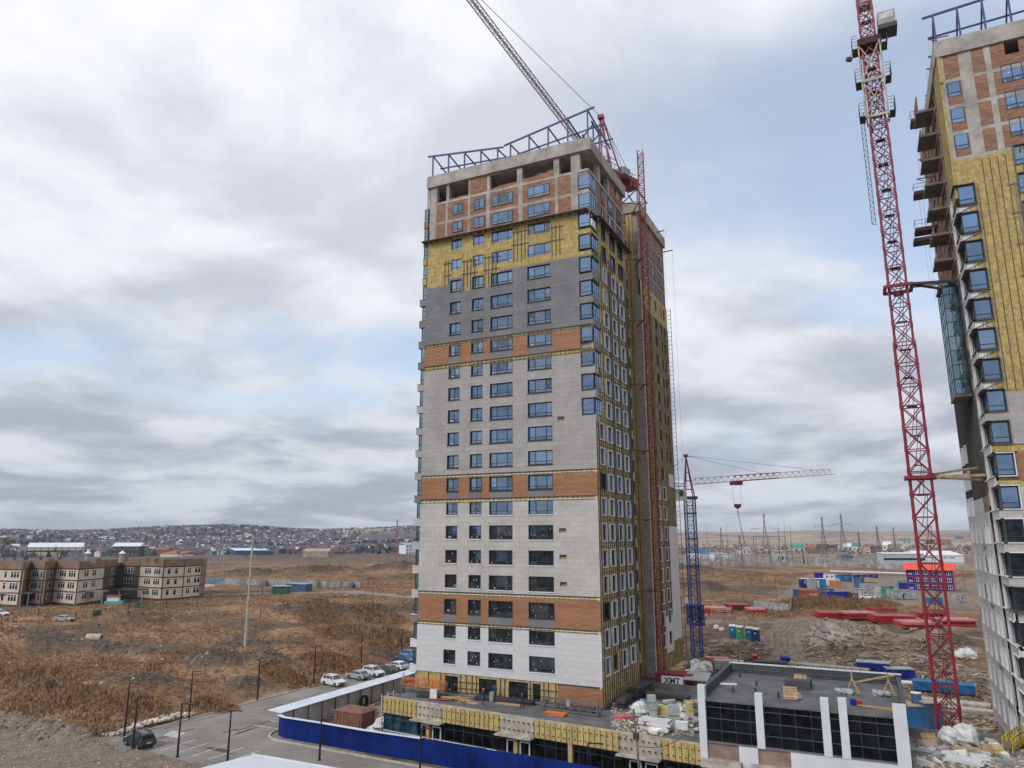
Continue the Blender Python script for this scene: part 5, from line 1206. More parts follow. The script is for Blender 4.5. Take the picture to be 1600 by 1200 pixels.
# luffing crane on the far side of the middle tower
LX, LY = -4.2, 17.8
LCN = E('luffing_crane', 'red luffing crane behind the middle tower roof with its boom raised to the left', 'crane', (LX, LY, 0), world=True)
mast(LCN, LX, LY, 60, 79, 1.9, 'crane_red', .2, .09, 2.0, 0)
piv = Vector((LX, LY, 80.0)); cj = Vector(at(988, 288, 80.2)); ap = Vector(atd(937, 180, 117)); ap = Vector((LX-.2, LY+.8, zat(LX-.2, LY+.8, 183)))
MB().obox((LX, LY, 79.4), (3, 3, .8)).build('slewing_ring', 'crane_grey', LCN)
m = MB(); d = (cj-piv).normalized(); sd = d.cross(Vector((0, 0, 1))).normalized()
for s in (-.8, .8): m.beam(piv+sd*s-d*1.5, cj+sd*s, .35)
for i in range(7):
    a = piv.lerp(cj, i/7); b = piv.lerp(cj, (i+1)/7); m.beam(a+sd*.8, b-sd*.8, .14); m.beam(a-sd*.8, b+sd*.8, .14); m.beam(a+sd*.8+Vector((0, 0, .1)), a+sd*.8+Vector((0, 0, 1.2)), .08); m.beam(a-sd*.8, a-sd*.8+Vector((0, 0, 1.2)), .08)
for s in (-.8, .8): m.beam(piv+sd*s+Vector((0, 0, 1.2)), cj+sd*s+Vector((0, 0, 1.2)), .07)
m.build('counter_jib', 'crane_red', LCN)
MB().obox(piv.lerp(cj, .62)+Vector((0, 0, .8)), (1.8, 2.4, 1.2), math.atan2(d.y, d.x)).build('winch_house', 'crane_grey', LCN)
for f in (.8, .9, .99): MB().obox(piv.lerp(cj, f)+Vector((0, 0, -.3)), (.5, 2.0, 1.7), math.atan2(d.y, d.x)).build('counterweight', 'hoist_red', LCN)
m = MB()
for s in (-.7, .7): m.beam(piv+sd*s+d*1.0, ap+sd*s*.3, .2); m.beam(piv+sd*s+d*4, ap+sd*s*.3, .16)
for f in (.25, .5, .75):
    a, b = (piv+d*1.0).lerp(ap, f), (piv+d*4).lerp(ap, f); m.beam(a+sd*.5, b+sd*.5, .09); m.beam(a-sd*.5, b-sd*.5, .09); m.beam(a+sd*.5, a-sd*.5, .09)
m.build('apex_frame', 'crane_red', LCN); MB().obox(ap, (.9, .9, .6)).build('apex_head', 'crane_red', LCN)
# boom: in the vertical plane opposite the counter jib, elevation chosen so that it passes through the photographed pixel
hd = Vector((-d.x, -d.y, 0)).normalized(); bs = piv-d*1.8+Vector((0, 0, .6)); bestb = None
for el in np.arange(5, 80, .25):
    tip = bs+hd*(44*math.cos(R(el)))+Vector((0, 0, 44*math.sin(R(el)))); v3 = np.array(tip)-CAM
    # distance of the pixel (735,0) from the projected boom line
    def pj(p): q_ = np.array(p)-CAM; return np.array([800+FPX*(q_@R_)/(q_@F_), 600-FPX*(q_@U_)/(q_@F_)])
    a, b = pj(bs), pj(bs.lerp(tip, .3)); dd = (b-a)/np.linalg.norm(b-a); w2 = np.array([737., 0.])-a; e_ = abs(dd[0]*w2[1]-dd[1]*w2[0])+(1e4 if dd[1] > 0 else 0)
    if bestb is None or e_ < bestb[0]: bestb = (e_, el)
EL = R(bestb[1]); tip = bs+hd*(46*math.cos(EL))+Vector((0, 0, 46*math.sin(EL)))
print('BOOM', bestb, 'len px', pj(bs), pj(tip))
bd = (tip-bs).normalized(); bsd = bd.cross(Vector((0, 0, 1))).normalized(); bup = bsd.cross(bd)
nb = 44
for sec in range(0, nb, 4):
    m = MB()
    for i in range(sec, sec+4):
        a, b = bs.lerp(tip, i/nb), bs.lerp(tip, (i+1)/nb); w0 = .36 if i > 2 else .2+.06*i
        C4 = [(-1, -1), (1, -1), (1, 1), (-1, 1)]
        for j in range(4):
            p, q_ = C4[j], C4[(j+1) % 4]
            X = lambda c_, e: e+bsd*c_[0]*w0+bup*c_[1]*w0
            m.beam(X(p, a), X(p, b), .1); m.beam(X(p, a), X(q_, b), .045); m.beam(X(p, a), X(q_, a), .045)
    m.build('boom_section', 'crane_red' if sec < 4 else 'boom_violet', LCN)
MB().beam(ap, bs.lerp(tip, .7)+bup*.7, .06).build('pendant_cable', 'cable', LCN); MB().beam(ap, cj+Vector((0, 0, 1)), .05).build('pendant_cable', 'cable', LCN); MB().beam(ap+sd*.3, piv.lerp(cj, .75)+Vector((0, 0, 1)), .05).build('pendant_cable', 'cable', LCN)
# red rack-and-pinion hoist in the recess
HX, HY = 1.9, 18.0
HST = E('construction_hoist', 'dark red lattice hoist mast rising in the gap of the middle tower', 'hoist', (HX, HY, 0), world=True)
mast(HST, HX, HY, 4.6, 81.5, .85, 'hoist_red', .11, .06, .75, R(10), sec=8, zig=True)
for z in (16.5, 26, 35.5, 45, 54.5, 64, 73): m = MB(); m.beam((HX-.4, HY-.4, z), (-.3, HY+2.6, z), .14); m.beam((HX-.4, HY+.4, z), (-2.0, HY-1.8, z), .12); m.build('wall_tie', 'hoist_red', HST)
cg = MB(); 
for a, b in ((-1.6, 0.0), (1.6, 0)): pass
M('cage_red', (.19, .03, .035), var=.3)
hc = E('hoist_base_cage', 'dark red hoist cage with white lettered panel at the foot of the middle tower', 'hoist cage', (4.0, 16.4, 4.0), rz=0.)
MB().box(-2.2, 2.6, -1.2, 1.4, 0, 2.7).build('cage', 'cage_red', hc)
for i in range(8): MB().box(-2.2+i*.66, -2.12+i*.66, -1.26, -1.2, 0, 2.7).build('cage_bar', 'hoist_red', hc)
MB().box(-1.4, 1.4, -1.32, -1.27, 1.3, 2.4).build('sign_board', 'frame_white', hc); MB().box(-1.0, 2.4, -1.31, -1.26, .2, 1.1).build('mesh_panel', 'grey_sheet', hc)
def text(parent, s, loc, size, mat, rz=0., ext=.01, rx=math.pi/2, name='lettering', bold=0., world=False):
    c = bpy.data.curves.new('lettering', 'FONT'); c.body = s; c.size = size; c.align_x = 'CENTER'; c.align_y = 'CENTER'; c.extrude = ext; c.offset = bold
    t = bpy.data.objects.new('tmp', c); COL.objects.link(t); dg = bpy.context.evaluated_depsgraph_get(); me = bpy.data.meshes.new_from_object(t.evaluated_get(dg)); bpy.data.objects.remove(t)
    me.materials.clear(); me.materials.append(MATS[mat]); o = put(name, me, parent, loc=loc); o.rotation_euler = (rx, 0, rz); return o
text(hc, 'XMT', (0, -1.34, 1.85), .95, 'cable', bold=.03)
MB().add([(1.6, -2.4, 2.3), (4.6, -2.4, 2.3), (4.6, .6, 2.8), (1.6, .6, 2.8), (1.6, -2.4, 2.36), (4.6, -2.4, 2.36), (4.6, .6, 2.86), (1.6, .6, 2.86)], [(0, 3, 2, 1), (4, 5, 6, 7), (0, 1, 5, 4), (1, 2, 6, 5), (2, 3, 7, 6), (3, 0, 4, 7)]).build('entry_roof', 'crane_grey', hc)
# ------------------------------------------------------------------ street lamps
M('lamp_black', (.02, .02, .028), rough=.4, var=.1)
def lamp(h, arm):
    o = E('street_lamp', 'lamp', 'street lamp', world=False)
    MB().cone((0, 0, -.3), .13, .07, h+.3, 8).build('post', 'lamp_black', o); MB().cone((0, 0, 0), .2, .2, .08, 8).build('base_plate', 'lamp_black', o)
    MB().beam((0, 0, h-.06), (arm, 0, h+.04), .1).build('arm', 'lamp_black', o); MB().box(arm-.1, arm+.55, -.12, .12, h, h+.1).build('lamp_head', 'lamp_black', o)
    return o
LAMPS = [((194, 1150), 1067, 'first lamp post on the left kerb, beside the parked dark car', 0), ((207, 1171), 1088, 'lamp post standing right in front of the parked dark car', 0), ((277, 1183), 1099, 'lamp post by the painted bays, between the dark car and the shed roof', 0),
         ((355, 1193), 1110, 'lamp post just behind the pale ribbed shed roof', 0), ((295, 1124), 1049, 'kerb lamp post nearest the rubbish heap', 0), ((402, 1094), 1027, 'kerb lamp post halfway along the empty side road', 0), ((490, 1070), 1009, 'kerb lamp post nearest the white estate car', 0),
         ((564, 1042), 995, 'lamp post behind the row of parked cars', 0), ((627, 1028), 983, 'farthest lamp post, close to the left edge of the middle tower', 0), ((499, 1188), 1126, 'lamp post in front of the bend of the blue hoarding', 0), ((656, 1206), 1147, 'lamp post in front of the straight blue hoarding', 0), ((920, 1235), 1182, 'rightmost lamp head above the blue hoarding', 0)]
for (b, vt, lb, a) in LAMPS:
    p = at(b[0], b[1], .03); h = max(4.2, zat(p[0], p[1], vt)); o = lamp(h, 1.0); o.location = [float(c) for c in p]; o['label'] = lb; o['group'] = 'street lamps'
# ------------------------------------------------------------------ cars
M('tyre', (.015, .015, .016), rough=.8, var=.1); M('rim', (.35, .35, .36), rough=.35, metal=.7, var=.1); M('car_glass', (.012, .015, .018), rough=.08, var=.1, spec=.8)
M('tail_light', (.35, .01, .01), rough=.3, var=.1); M('head_light', (.7, .7, .7), rough=.15, var=.05); M('plate_white', (.7, .7, .7), var=.05)
def paint(n, c): 
    M(n, c, rough=.28, var=.05, scale=1., spec=.6); return n
def car(name, label, col, suv=True, loc=(0, 0, 0), rz=0., kind='car'):
    o = E(name, label, kind, loc, rz=rz); H_ = 1.66 if suv else 1.46; hw = .90; L = 4.45
    belt = 1.02 if suv else .92; hood = .98 if suv else .86
    low = [(-2.2, .45), (-2.24, .75), (-2.12, belt-.05 if suv else .98), (-1.2, belt+.0), (.75, belt), (1.1, hood+.02), (1.85, hood-.12), (2.18, .72), (2.22, .45), (2.05, .28), (1.78, .26), (1.70, .55), (1.5, .68), (1.2, .68), (1.0, .55), (.92, .26), (-.92, .26), (-1.0, .55), (-1.2, .68), (-1.5, .68), (-1.7, .55), (-1.78, .26), (-2.05, .30)]
    cab = ([(-2.05, belt-.03), (-1.78, H_-.16), (-1.5, H_-.03), (.0, H_), (.28, H_-.06), (1.15, belt-.02)] if suv else [(-1.85, belt-.02), (-1.15, H_-.08), (-.8, H_-.01), (.05, H_), (.35, H_-.06), (1.15, belt-.02)])
    def loft(prof, ws, mat, nm, par):
        n = len(prof); V = []
        for y, sx in ws: V += [(x, y if not callable(y) else y(z), z) for x, z in prof]
        Fs = [tuple(range(n)), tuple(range((len(ws)-1)*n, len(ws)*n))[::-1]]
        for k_ in range(len(ws)-1): Fs += [(k_*n+i, (k_+1)*n+i, (k_+1)*n+(i+1) % n, k_*n+(i+1) % n) for i in range(n)]
        return MB().add(V, Fs).build(nm, mat, par)
    wfun = lambda s: (lambda z: s*(hw-.02-.10*max(0, z-.75)-.05*max(0, .45-z)))
    b = loft(low, [(wfun(-1), 1), (wfun(1), 1)], col, 'body', o)
    tum = lambda s: (lambda z: s*(hw-.07-.30*(z-belt)))
    c = loft(cab, [(tum(-1), 1), (tum(1), 1)], col, 'cabin', o)
    # glazing set 6 mm proud
    def side(sx, x0, x1, x2, x3):
        z0, z1 = belt+.04, H_-.14; f = tum(sx); e = .006*sx
        MB().add([(x0, f(z0)+e, z0), (x1, f(z0)+e, z0), (x2, f(z1)+e, z1), (x3, f(z1)+e, z1)], [(0, 1, 2, 3)]).build('side_window', 'car_glass', c)
    for sx in (-1, 1):
        side(sx, -.02, .98, .30, -.05); side(sx, -1.0, -.1, -.12, -.98); side(sx, -1.75 if suv else -1.5, -1.08, -1.06, -1.6 if suv else -1.15)
    p, q_ = Vector((cab[-1][0], 0, cab[-1][1])), Vector((cab[-2][0], 0, cab[-2][1])); nn = Vector((q_.z-p.z, 0, p.x-q_.x)).normalized()*-1
    if nn.x < 0: nn = -nn
    a, d_ = p.lerp(q_, .08)+nn*.006, p.lerp(q_, .93)+nn*.006
    MB().add([(a.x, -tum(1)(a.z)+.07, a.z), (a.x, tum(1)(a.z)-.07, a.z), (d_.x, tum(1)(d_.z)-.06, d_.z), (d_.x, -tum(1)(d_.z)+.06, d_.z)], [(0, 1, 2, 3)]).build('windscreen', 'car_glass', c)
    p, q_ = Vector((cab[0][0], 0, cab[0][1])), Vector((cab[1][0], 0, cab[1][1])); nn = Vector((-(q_.z-p.z), 0, q_.x-p.x)).normalized()
    if nn.x > 0: nn = -nn
    a, d_ = p.lerp(q_, .12)+nn*.006, p.lerp(q_, .92)+nn*.006
    MB().add([(a.x, -tum(1)(a.z)+.08, a.z), (a.x, tum(1)(a.z)-.08, a.z), (d_.x, tum(1)(d_.z)-.08, d_.z), (d_.x, -tum(1)(d_.z)+.08, d_.z)], [(0, 3, 2, 1)]).build('rear_window', 'car_glass', c)
    for x in (-1.35, 1.35):
        for s in (-1, 1):
            V = MB(); n = 16
            def disc(y0, y1, r, mat, nm, par):
                return MB().add([(x+r*math.cos(2*math.pi*i/n), y, .33+r*math.sin(2*math.pi*i/n)) for y in (y0, y1) for i in range(n)], [tuple(range(n)), tuple(range(n, 2*n))[::-1]]+[(i, n+i, n+(i+1) % n, (i+1) % n) for i in range(n)]).build(nm, mat, par)
            w1 = disc(s*(hw-.24), s*(hw-.01), .33, 'tyre', 'wheel', o); disc(s*(hw-.02), s*(hw+.004), .2, 'rim', 'rim', w1)
    for s in (-1, 1):
        MB().obox((2.13, s*.66, .74), (.16, .34, .14), -s*.25).build('headlight', 'head_light', o); MB().obox((-2.16, s*.72, .86), (.12, .18, .3 if suv else .18)).build('tail_light', 'tail_light', o); MB().obox((.72, s*(hw+.06), belt+.05), (.1, .16, .12)).build('mirror', col, o)
    MB().box(-2.262, -2.24, -.26, .26, .62, .74).build('number_plate', 'plate_white', o); MB().box(2.2, 2.235, -.55, .55, .42, .6).build('grille', 'tyre', o)
    if suv:
        for s in (-1, 1): MB().beam((-1.5, s*.58, H_+.02), (.1, s*.58, H_+.03), .05).build('roof_rail', 'tyre', o)
    return o
paint('car_charcoal', (.03, .037, .05)); paint('car_white', (.68, .68, .68)); paint('car_silver', (.36, .37, .38)); paint('car_grey', (.085, .09, .095)); paint('car_blue', (.02, .09, .30)); paint('car_blue2', (.10, .22, .42))
CARS = [((217, 1166), 'dark charcoal off-road car parked alone by the gravel with its tail to the camera', 'car_charcoal', True, R(168)), ((521, 1071), 'white estate car nearest in the row along the side road', 'car_white', True, R(-12)), ((559, 1061), 'silver hatchback second in the row of parked cars', 'car_silver', False, R(170)),
        ((583, 1056), 'white off-road car third in the row of parked cars', 'car_white', True, R(-14)), ((605, 1052), 'dark grey saloon between two white cars in the row', 'car_grey', False, R(168)), ((620, 1046), 'silver white saloon near the far end of the parked row', 'car_white', False, R(168)),
        ((634, 1035), 'bright blue car at the far end of the parked row', 'car_blue', False, R(-12)), ((641, 1029), 'pale blue car half hidden by the left edge of the middle tower', 'car_blue2', True, R(-12)), ((100, 971), 'silver saloon parked in front of the three storey school', 'car_silver', False, R(15)), ((-2, 963), 'white car cut off by the left edge near the school fence', 'car_white', True, R(15)), ((1355, 936), 'white saloon parked among the site cabins', 'car_white', False, R(10))]
for (px, lb, c, s, rz) in CARS:
    p = at(*px); p[2] = max(p[2], .03) if abs(p[2]) < .3 else p[2]; car('parked_car', lb, c, s, p, rz)
# ------------------------------------------------------------------ three storey school
M('school_beige', (.60, .51, .40), var=.1, scale=.4); M('school_brown', (.23, .155, .11), var=.2, scale=.4); M('school_dark', (.12, .085, .07), var=.2, scale=.4); M('school_band', (.06, .04, .045), var=.1); M('school_plinth', (.07, .06, .06), var=.2)
SB = [(-45, 945), (28, 949), (40, 945), (63, 947), (80, 944), (117, 947), (157, 941), (181, 935), (213, 936), (250, 939), (283, 936.5), (310, 933.5), (319, 929)]
SP = [at(u, v, 5.0) for u, v in SB]; STOP = zat(SP[5][0], SP[5][1], 877)
SCH = E('school_building', 'three storey beige and brown school with stepped facade and flat roof', 'building', SP[6], world=True)
def seg(parent, A, B, z0, z1, mat, out=0., th=.4, name='wall', t0=0., t1=1.):
    A, B = np.array(A[:2]), np.array(B[:2]); d = B-A; L = np.linalg.norm(d); d = d/L; n = np.array([d[1], -d[0]])
    a, b = A+d*L*t0, A+d*L*t1; c = (a+b)/2+n*(out-th/2)
    return MB().obox((c[0], c[1], (z0+z1)/2), (np.linalg.norm(b-a), th, z1-z0), math.atan2(d[1], d[0])).build(name, mat, parent)
hh = (STOP-5.0); fl = [5.6+i*(hh-.6)*.27 for i in range(4)]
SW = {0: [(.1, .2), (.35, .45), (.62, .68), (.76, .94)], 1: [], 2: [(.2, .62), (.75, .88)], 3: [(.45, .7)], 4: [(.2, .48), (.58, .88)], 5: [(.2, .38), (.52, .68)], 6: [(.45, .7)], 7: [(.3, .7)], 8: [(.25, .52), (.64, .9)], 9: [(.2, .38), (.55, .72)], 10: [(.2, .42), (.62, .98)], 11: []}
SM = ['school_beige', 'school_brown', 'school_beige', 'school_brown', 'school_beige', 'school_beige', 'school_dark', 'school_dark', 'school_beige', 'school_beige', 'school_beige', 'school_brown']
for i in range(12):
    A, B = SP[i], SP[i+1]; L = np.linalg.norm((B-A)[:2])
    seg(SCH, A, B, 4.0, fl[3], SM[i]); seg(SCH, A, B, fl[3], STOP, 'school_brown', .06); seg(SCH, A, B, 4, 5.6, 'school_plinth', .05)
    for k in (1, 2, 3): seg(SCH, A, B, fl[k]-.14, fl[k]+.14, 'school_band', .1, name='string_course')
    seg(SCH, A, B, 5.5, STOP, 'school_dark', .07, .3, 'corner_strip', 0., min(.06, .4/L))
    for k in range(3):
        for (t0, t1) in SW[i]:
            if i == 6 and k == 0: continue
            z0, z1 = fl[k]+.85, fl[k]+2.7
            f = seg(SCH, A, B, z0, z1, 'frame_white', .05, .1, 'window', t0, t1); n_ = max(1, int(round((t1-t0)*L/1.1)))
            for j in range(n_): ta, tb = t0+(t1-t0)*(j+.12)/n_, t0+(t1-t0)*(j+.9)/n_; seg(f, A, B, z0+.12, z1-.62, 'glass_dark', .065, .05, 'pane', ta, tb); seg(f, A, B, z1-.52, z1-.1, 'glass_dark', .065, .05, 'pane', ta, tb)
poly = [(p[0], p[1]) for p in SP]; bk = np.array([-.9, .52])*22
poly = poly+[(SP[-1][0]+bk[0], SP[-1][1]+bk[1]), (SP[0][0]+bk[0], SP[0][1]+bk[1])]
MB().prism(poly, STOP-1.2, STOP-.6).build('roof', 'school_plinth', SCH)
for i, (u, v) in enumerate(((75, 874), (150, 874), (192, 871), (228, 872), (240, 873))): p = at(u, v+6, STOP-.6); MB().box(p[0]-1.2, p[0]+1.2, p[1]-.8, p[1]+.8, STOP-.6, STOP+.7).build('roof_vent', 'school_brown', SCH)
for i, (u, v) in enumerate(((137, 868), (192, 867))): p = at(u, 880, STOP-.6)+np.array([-4, 2.4, 0]); q_ = MB().cone((p[0], p[1], STOP-.6), .75, .75, 2.6, 8).build('ventilation_stack', 'crane_grey', SCH); MB().cone((p[0], p[1], STOP+2.0), 1.0, .1, .8, 8).build('stack_cap', 'frame_white', q_)
for (u0, u1, v, lb) in ((0, 50, 944, 0), (133, 163, 941, 1), (185, 225, 938, 2)):
    a, b = at(u0, v+2, 5), at(u1, v+2, 5); c = (a+b)/2+np.array([1.6, -1.4, 0]); L = np.linalg.norm(b-a); rz_ = math.atan2((b-a)[1], (b-a)[0])
    MB().obox((c[0], c[1], 8.6), (L, 4.0, .3), rz_).build('entrance_canopy', 'crane_grey' if lb < 2 else 'school_plinth', SCH)
    for s in (-.45, .45): MB().beam((c[0]+s*L*math.cos(rz_)+1.2, c[1]+s*L*math.sin(rz_)-1.2, 4.6), (c[0]+s*L*math.cos(rz_)+1.2, c[1]+s*L*math.sin(rz_)-1.2, 8.5), .25).build('canopy_post', 'crane_grey', SCH)
# school yard: low walls, fence, kiosk, bins
M('teal_paint', (.12, .40, .38), var=.15); M('kiosk_red', (.33, .06, .05), var=.2); M('bin_green', (.03, .12, .08), var=.2); M('fence_wire', (.10, .11, .11), var=.2)
def picket(label, pts, h=1.6, step=2.2, mat='fence_wire', name='wire_fence', rails=4):
    P = [at(*p) for p in pts]; o = E(name, label, 'fence', P[0], world=True)
    for a, b in zip(P, P[1:]):
        L = np.linalg.norm((b-a)[:2]); n = max(1, int(L/step))
        m = MB()
        for i in range(n+1):
            c = a+(b-a)*i/n; z = gz(c[0], c[1]); MB().beam((c[0], c[1], z-.3), (c[0], c[1], z+h), .09).build('fence_post', mat, o)
            if i < n:
                e = a+(b-a)*(i+1)/n; ze = gz(e[0], e[1])
                for r_ in range(rails): f = .15+.8*r_/(rails-1); m.beam((c[0], c[1], z+h*f), (e[0], e[1], ze+h*f), .05)
        m.build('fence_wire', mat, o)
    return o
picket('dark metal fence with gate in front of the school yard', [(-20, 951), (60, 961), (118, 969), (146, 964), (200, 957), (260, 949), (330, 940)])
picket('thin wire fence of the yard beside the grey containers', [(360, 935), (410, 930), (480, 922), (545, 919)], 1.8)
kp = at(178, 944); o = E('yard_kiosk', 'red roofed kiosk on a teal base in the school yard', 'kiosk', kp)
MB().obox((0, 0, .45), (4.6, 2, .9), .6).build('base', 'teal_paint', o); MB().obox((-.4, 0, 1.5), (3, 1.8, 1.3), .6).build('wall', 'frame_white', o); MB().obox((-.4, 0, 2.3), (3.8, 2.4, .3), .6).build('roof', 'kiosk_red', o)
for i, (u, v) in enumerate(((148, 962), (153, 961), (214, 949))):
    o = E('waste_bin', ['dark green bin by the school gate, left of the pair', 'dark green bin by the school gate, right of the pair', 'green bin standing alone by the school fence'][i], 'bin', at(u, v), 'green bins'); MB().box(-.6, .6, -.4, .4, 0, 1.1).build('tub', 'bin_green', o); MB().box(-.65, .65, -.45, .45, 1.1, 1.2).build('lid', 'bin_green', o)
# ------------------------------------------------------------------ low buildings behind the school and in the field
M('shed_cream', (.55, .52, .40), var=.1); M('shed_white_roof', (.66, .68, .72), var=.06); M('shed_dark', (.05, .045, .05), var=.2); M('roof_rust', (.27, .11, .08), var=.2); M('cont_green', (.10, .26, .14), var=.32, scale=.9, detail=8, rnd=.08); M('cont_blue', (0.06, 0.11, 0.22), var=.32, scale=.9, detail=8, rnd=.08); M('cont_royal', (0.01, 0.022, 0.2), var=.32, scale=.9, detail=8, rnd=.08); M('cont_grey', (0.3, 0.32, 0.34), var=.32, scale=.9, detail=8, rnd=.08); M('cont_rust', (.33, .085, .05), var=.32, scale=.9, detail=8, rnd=.08); M('cont_sky', (0.03, 0.15, 0.34), var=.32, scale=.9, detail=8, rnd=.08); M('cont_purple', (0.025, 0.018, 0.16), var=.32, scale=.9, detail=8, rnd=.08); M('cont_brown', (.10, .05, .035), var=.32, scale=.9, detail=8, rnd=.08); M('cont_cream', (.48, .44, .36), var=.32, scale=.9, detail=8, rnd=.08); M('cont_teal', (0.06, 0.26, 0.21), var=.32, scale=.9, detail=8, rnd=.08); M('orange_paint', (.60, .17, .05), var=.2); M('yellow_paint', (.62, .42, .03), var=.2)
def shed(name, label, u0, u1, vt, vb, wall, roof, depth=9., roofh=.3, rows=0, nwin=0, rz=None, cat='building', gable=False, dist=None):
    """a plain building whose front bottom edge is seen between two pixels"""
    a, b = (at(u0, vb), at(u1, vb)) if dist is None else (atd(u0, vb, dist), atd(u1, vb, dist)); c = (a+b)/2; L = np.linalg.norm((b-a)[:2]); z = min(gz(a[0], a[1]), gz(b[0], b[1])) if dist is None else c[2]
    h = zat(c[0], c[1], vt)-z; r_ = math.atan2((b-a)[1], (b-a)[0]); o = E(name, label, cat, (c[0], c[1], z), rz=r_); hw = h*(1-roofh)
    MB().box(-L/2, L/2, 0, depth, -3, hw).build('wall', wall, o)
    if gable: MB().profile([(-.5, hw-.1), (depth/2, h), (depth+.5, hw-.1)], 0, -L/2-.5, L/2+.5).build('roof', roof, o)
    else: MB().add([(-L/2-.3, -.3, hw), (L/2+.3, -.3, hw), (L/2+.3, depth+.3, h), (-L/2-.3, depth+.3, h), (-L/2-.3, -.3, hw+.2), (L/2+.3, -.3, hw+.2), (L/2+.3, depth+.3, h+.2), (-L/2-.3, depth+.3, h+.2)], [(0, 3, 2, 1), (4, 5, 6, 7), (0, 1, 5, 4), (1, 2, 6, 5), (2, 3, 7, 6), (3, 0, 4, 7)]).build('roof', roof, o)
    for r2 in range(rows):
        for i in range(nwin):
            x = -L/2+L*(i+.5)/nwin; w_ = L/nwin*.28; zz = hw*(r2+.45)/rows; hh_ = hw/rows*.22
            f = MB().box(x-w_, x+w_, -.08, .02, zz-hh_, zz+hh_).build('window', 'frame_white', o); MB().box(x-w_*.85, x+w_*.85, -.1, -.08, zz-hh_*.85, zz+hh_*.85).build('pane', 'glass_dark', f)
    return o, L, h
o, L, h = shed('warehouse', 'long cream warehouse with white roof behind the school', 41, 127, 848, 870, 'shed_cream', 'shed_white_roof', 22, .3, gable=True)
for i in range(9): MB().box(-L/2+L*i/8-.2, -L/2+L*i/8+.2, -.15, 0, 0, h*.68).build('pilaster', 'shed_dark', o)
MB().box(-L/2, L/2, -.12, 0, h*.36, h*.46).build('dark_band', 'shed_dark', o)
o, L, h = shed('dark_hall', 'black walled hall with bright white roof behind the school', 174, 217, 848, 870, 'shed_dark', 'shed_white_roof', 16, .25, 2, 6, gable=True)
shed('brick_shed', 'low rust red roofed shed behind the right end of the school', 250, 283, 861, 870, 'shed_cream', 'roof_rust', 12, .5)
shed('green_container', 'green shipping container between the dark hall and the red roof', 219, 236, 858, 868, 'cont_green', 'cont_green', 6, .1)
shed('brick_house', 'small brick house with brown roof behind the school', 243, 262, 854, 868, 'school_brown', 'roof_rust', 10, .4, gable=True)
shed('blue_warehouse', 'blue warehouse in front of the hillside town', 367, 420, 857, 867, 'cont_blue', 'shed_white_roof', 20, .3)
shed('white_block', 'far white flat block at the foot of the tan downs', 634, 652, 848, 866, 'frame_white', 'crane_grey', 14, .2, 3, 4)
M('mound_concrete', (.34, .29, .23), var=.25, scale=.3)
o, L, h = shed('concrete_bunker', 'earth covered concrete bunker on the rise of the field', 473, 512, 857, 870, 'mound_concrete', 'mound_concrete', 14, .35, gable=True)
shed('grey_container', 'blue grey container standing in the field, right of the pair', 446, 477, 912, 925, 'cont_blue', 'cont_grey', 3, .05); shed('dark_container', 'dark teal container standing in the field, left of the pair', 425, 449, 916, 928, 'bin_green', 'cont_grey', 3, .06)
shed('play_pavilion', 'blue roofed play pavilion beside the school end', 318, 334, 905, 917, 'shed_cream', 'cont_blue', 4, .5)
M('white_pipe', (.55, .56, .58), var=.1)
a, b = at(322, 914), at(562, 918); GP = E('sheet_fence', 'long pale grey sheet fence across the field', 'fence', a, world=True)
n = 46
for i in range(n):
    p, q_ = at(322+(562-322)*i/n, 912+7*i/n), at(322+(562-322)*(i+.96)/n, 912+7*(i+.96)/n); MB().beam((p[0], p[1], p[2]+1.0), (q_[0], q_[1], q_[2]+1.0), .08, 2.6).build('sheet', 'cont_grey', GP)
# ------------------------------------------------------------------ poles, lattice tower, pipe, bare trees
M('pole_concrete', (.42, .38, .33), var=.25, scale=1.5); M('pole_wood', (.22, .16, .12), var=.3); M('steel_dark', (.20, .19, .195), var=.2); M('steel_grey', (.20, .20, .20), var=.2)
def power_pole(label, base, vt, mat, arms, r0=.22):
    p = at(*base); h = zat(p[0], p[1], vt)-p[2]; o = E('power_pole', label, 'power pole', p); lean = .02*h
    MB().cone((0, 0, -.5), r0, r0*.6, h+.5, 10).build('post', mat, o)
    for f, w_ in arms:
        MB().beam((-w_, .2, h*f), (w_, -.2, h*f), .14).build('cross_arm', 'pole_wood' if mat == 'pole_wood' else 'steel_grey', o); MB().beam((-w_*.7, 0, h*f), (0, 0, h*f+.9), .07).beam((w_*.7, 0, h*f), (0, 0, h*f+.9), .07).build('brace', 'steel_grey', o)
        for s in (-.9, -.35, .35, .9): MB().cone((s*w_, -.2*s, h*f-.5), .07, .07, .45, 6).build('insulator', 'steel_dark', o)
    return o
power_pole('tall concrete power pole with two cross arms in the dry field', (383, 1009), 842, 'pole_concrete', ((.83, 1.9), (.69, 2.5), (.52, 1.4)), .32)
power_pole('short thin power pole right of the tall concrete one', (405, 984), 911, 'pole_wood', ((.97, 1.2),), .14); power_pole('pale thin pole standing at the left of the tall power pole', (324, 975), 915, 'pole_wood', (), .1); power_pole('thin lamp pole behind the sheet fence', (347, 905), 872, 'pole_concrete', (), .12); power_pole('thin pole near the left end of the tower base', (582, 937), 900, 'pole_wood', (), .1)
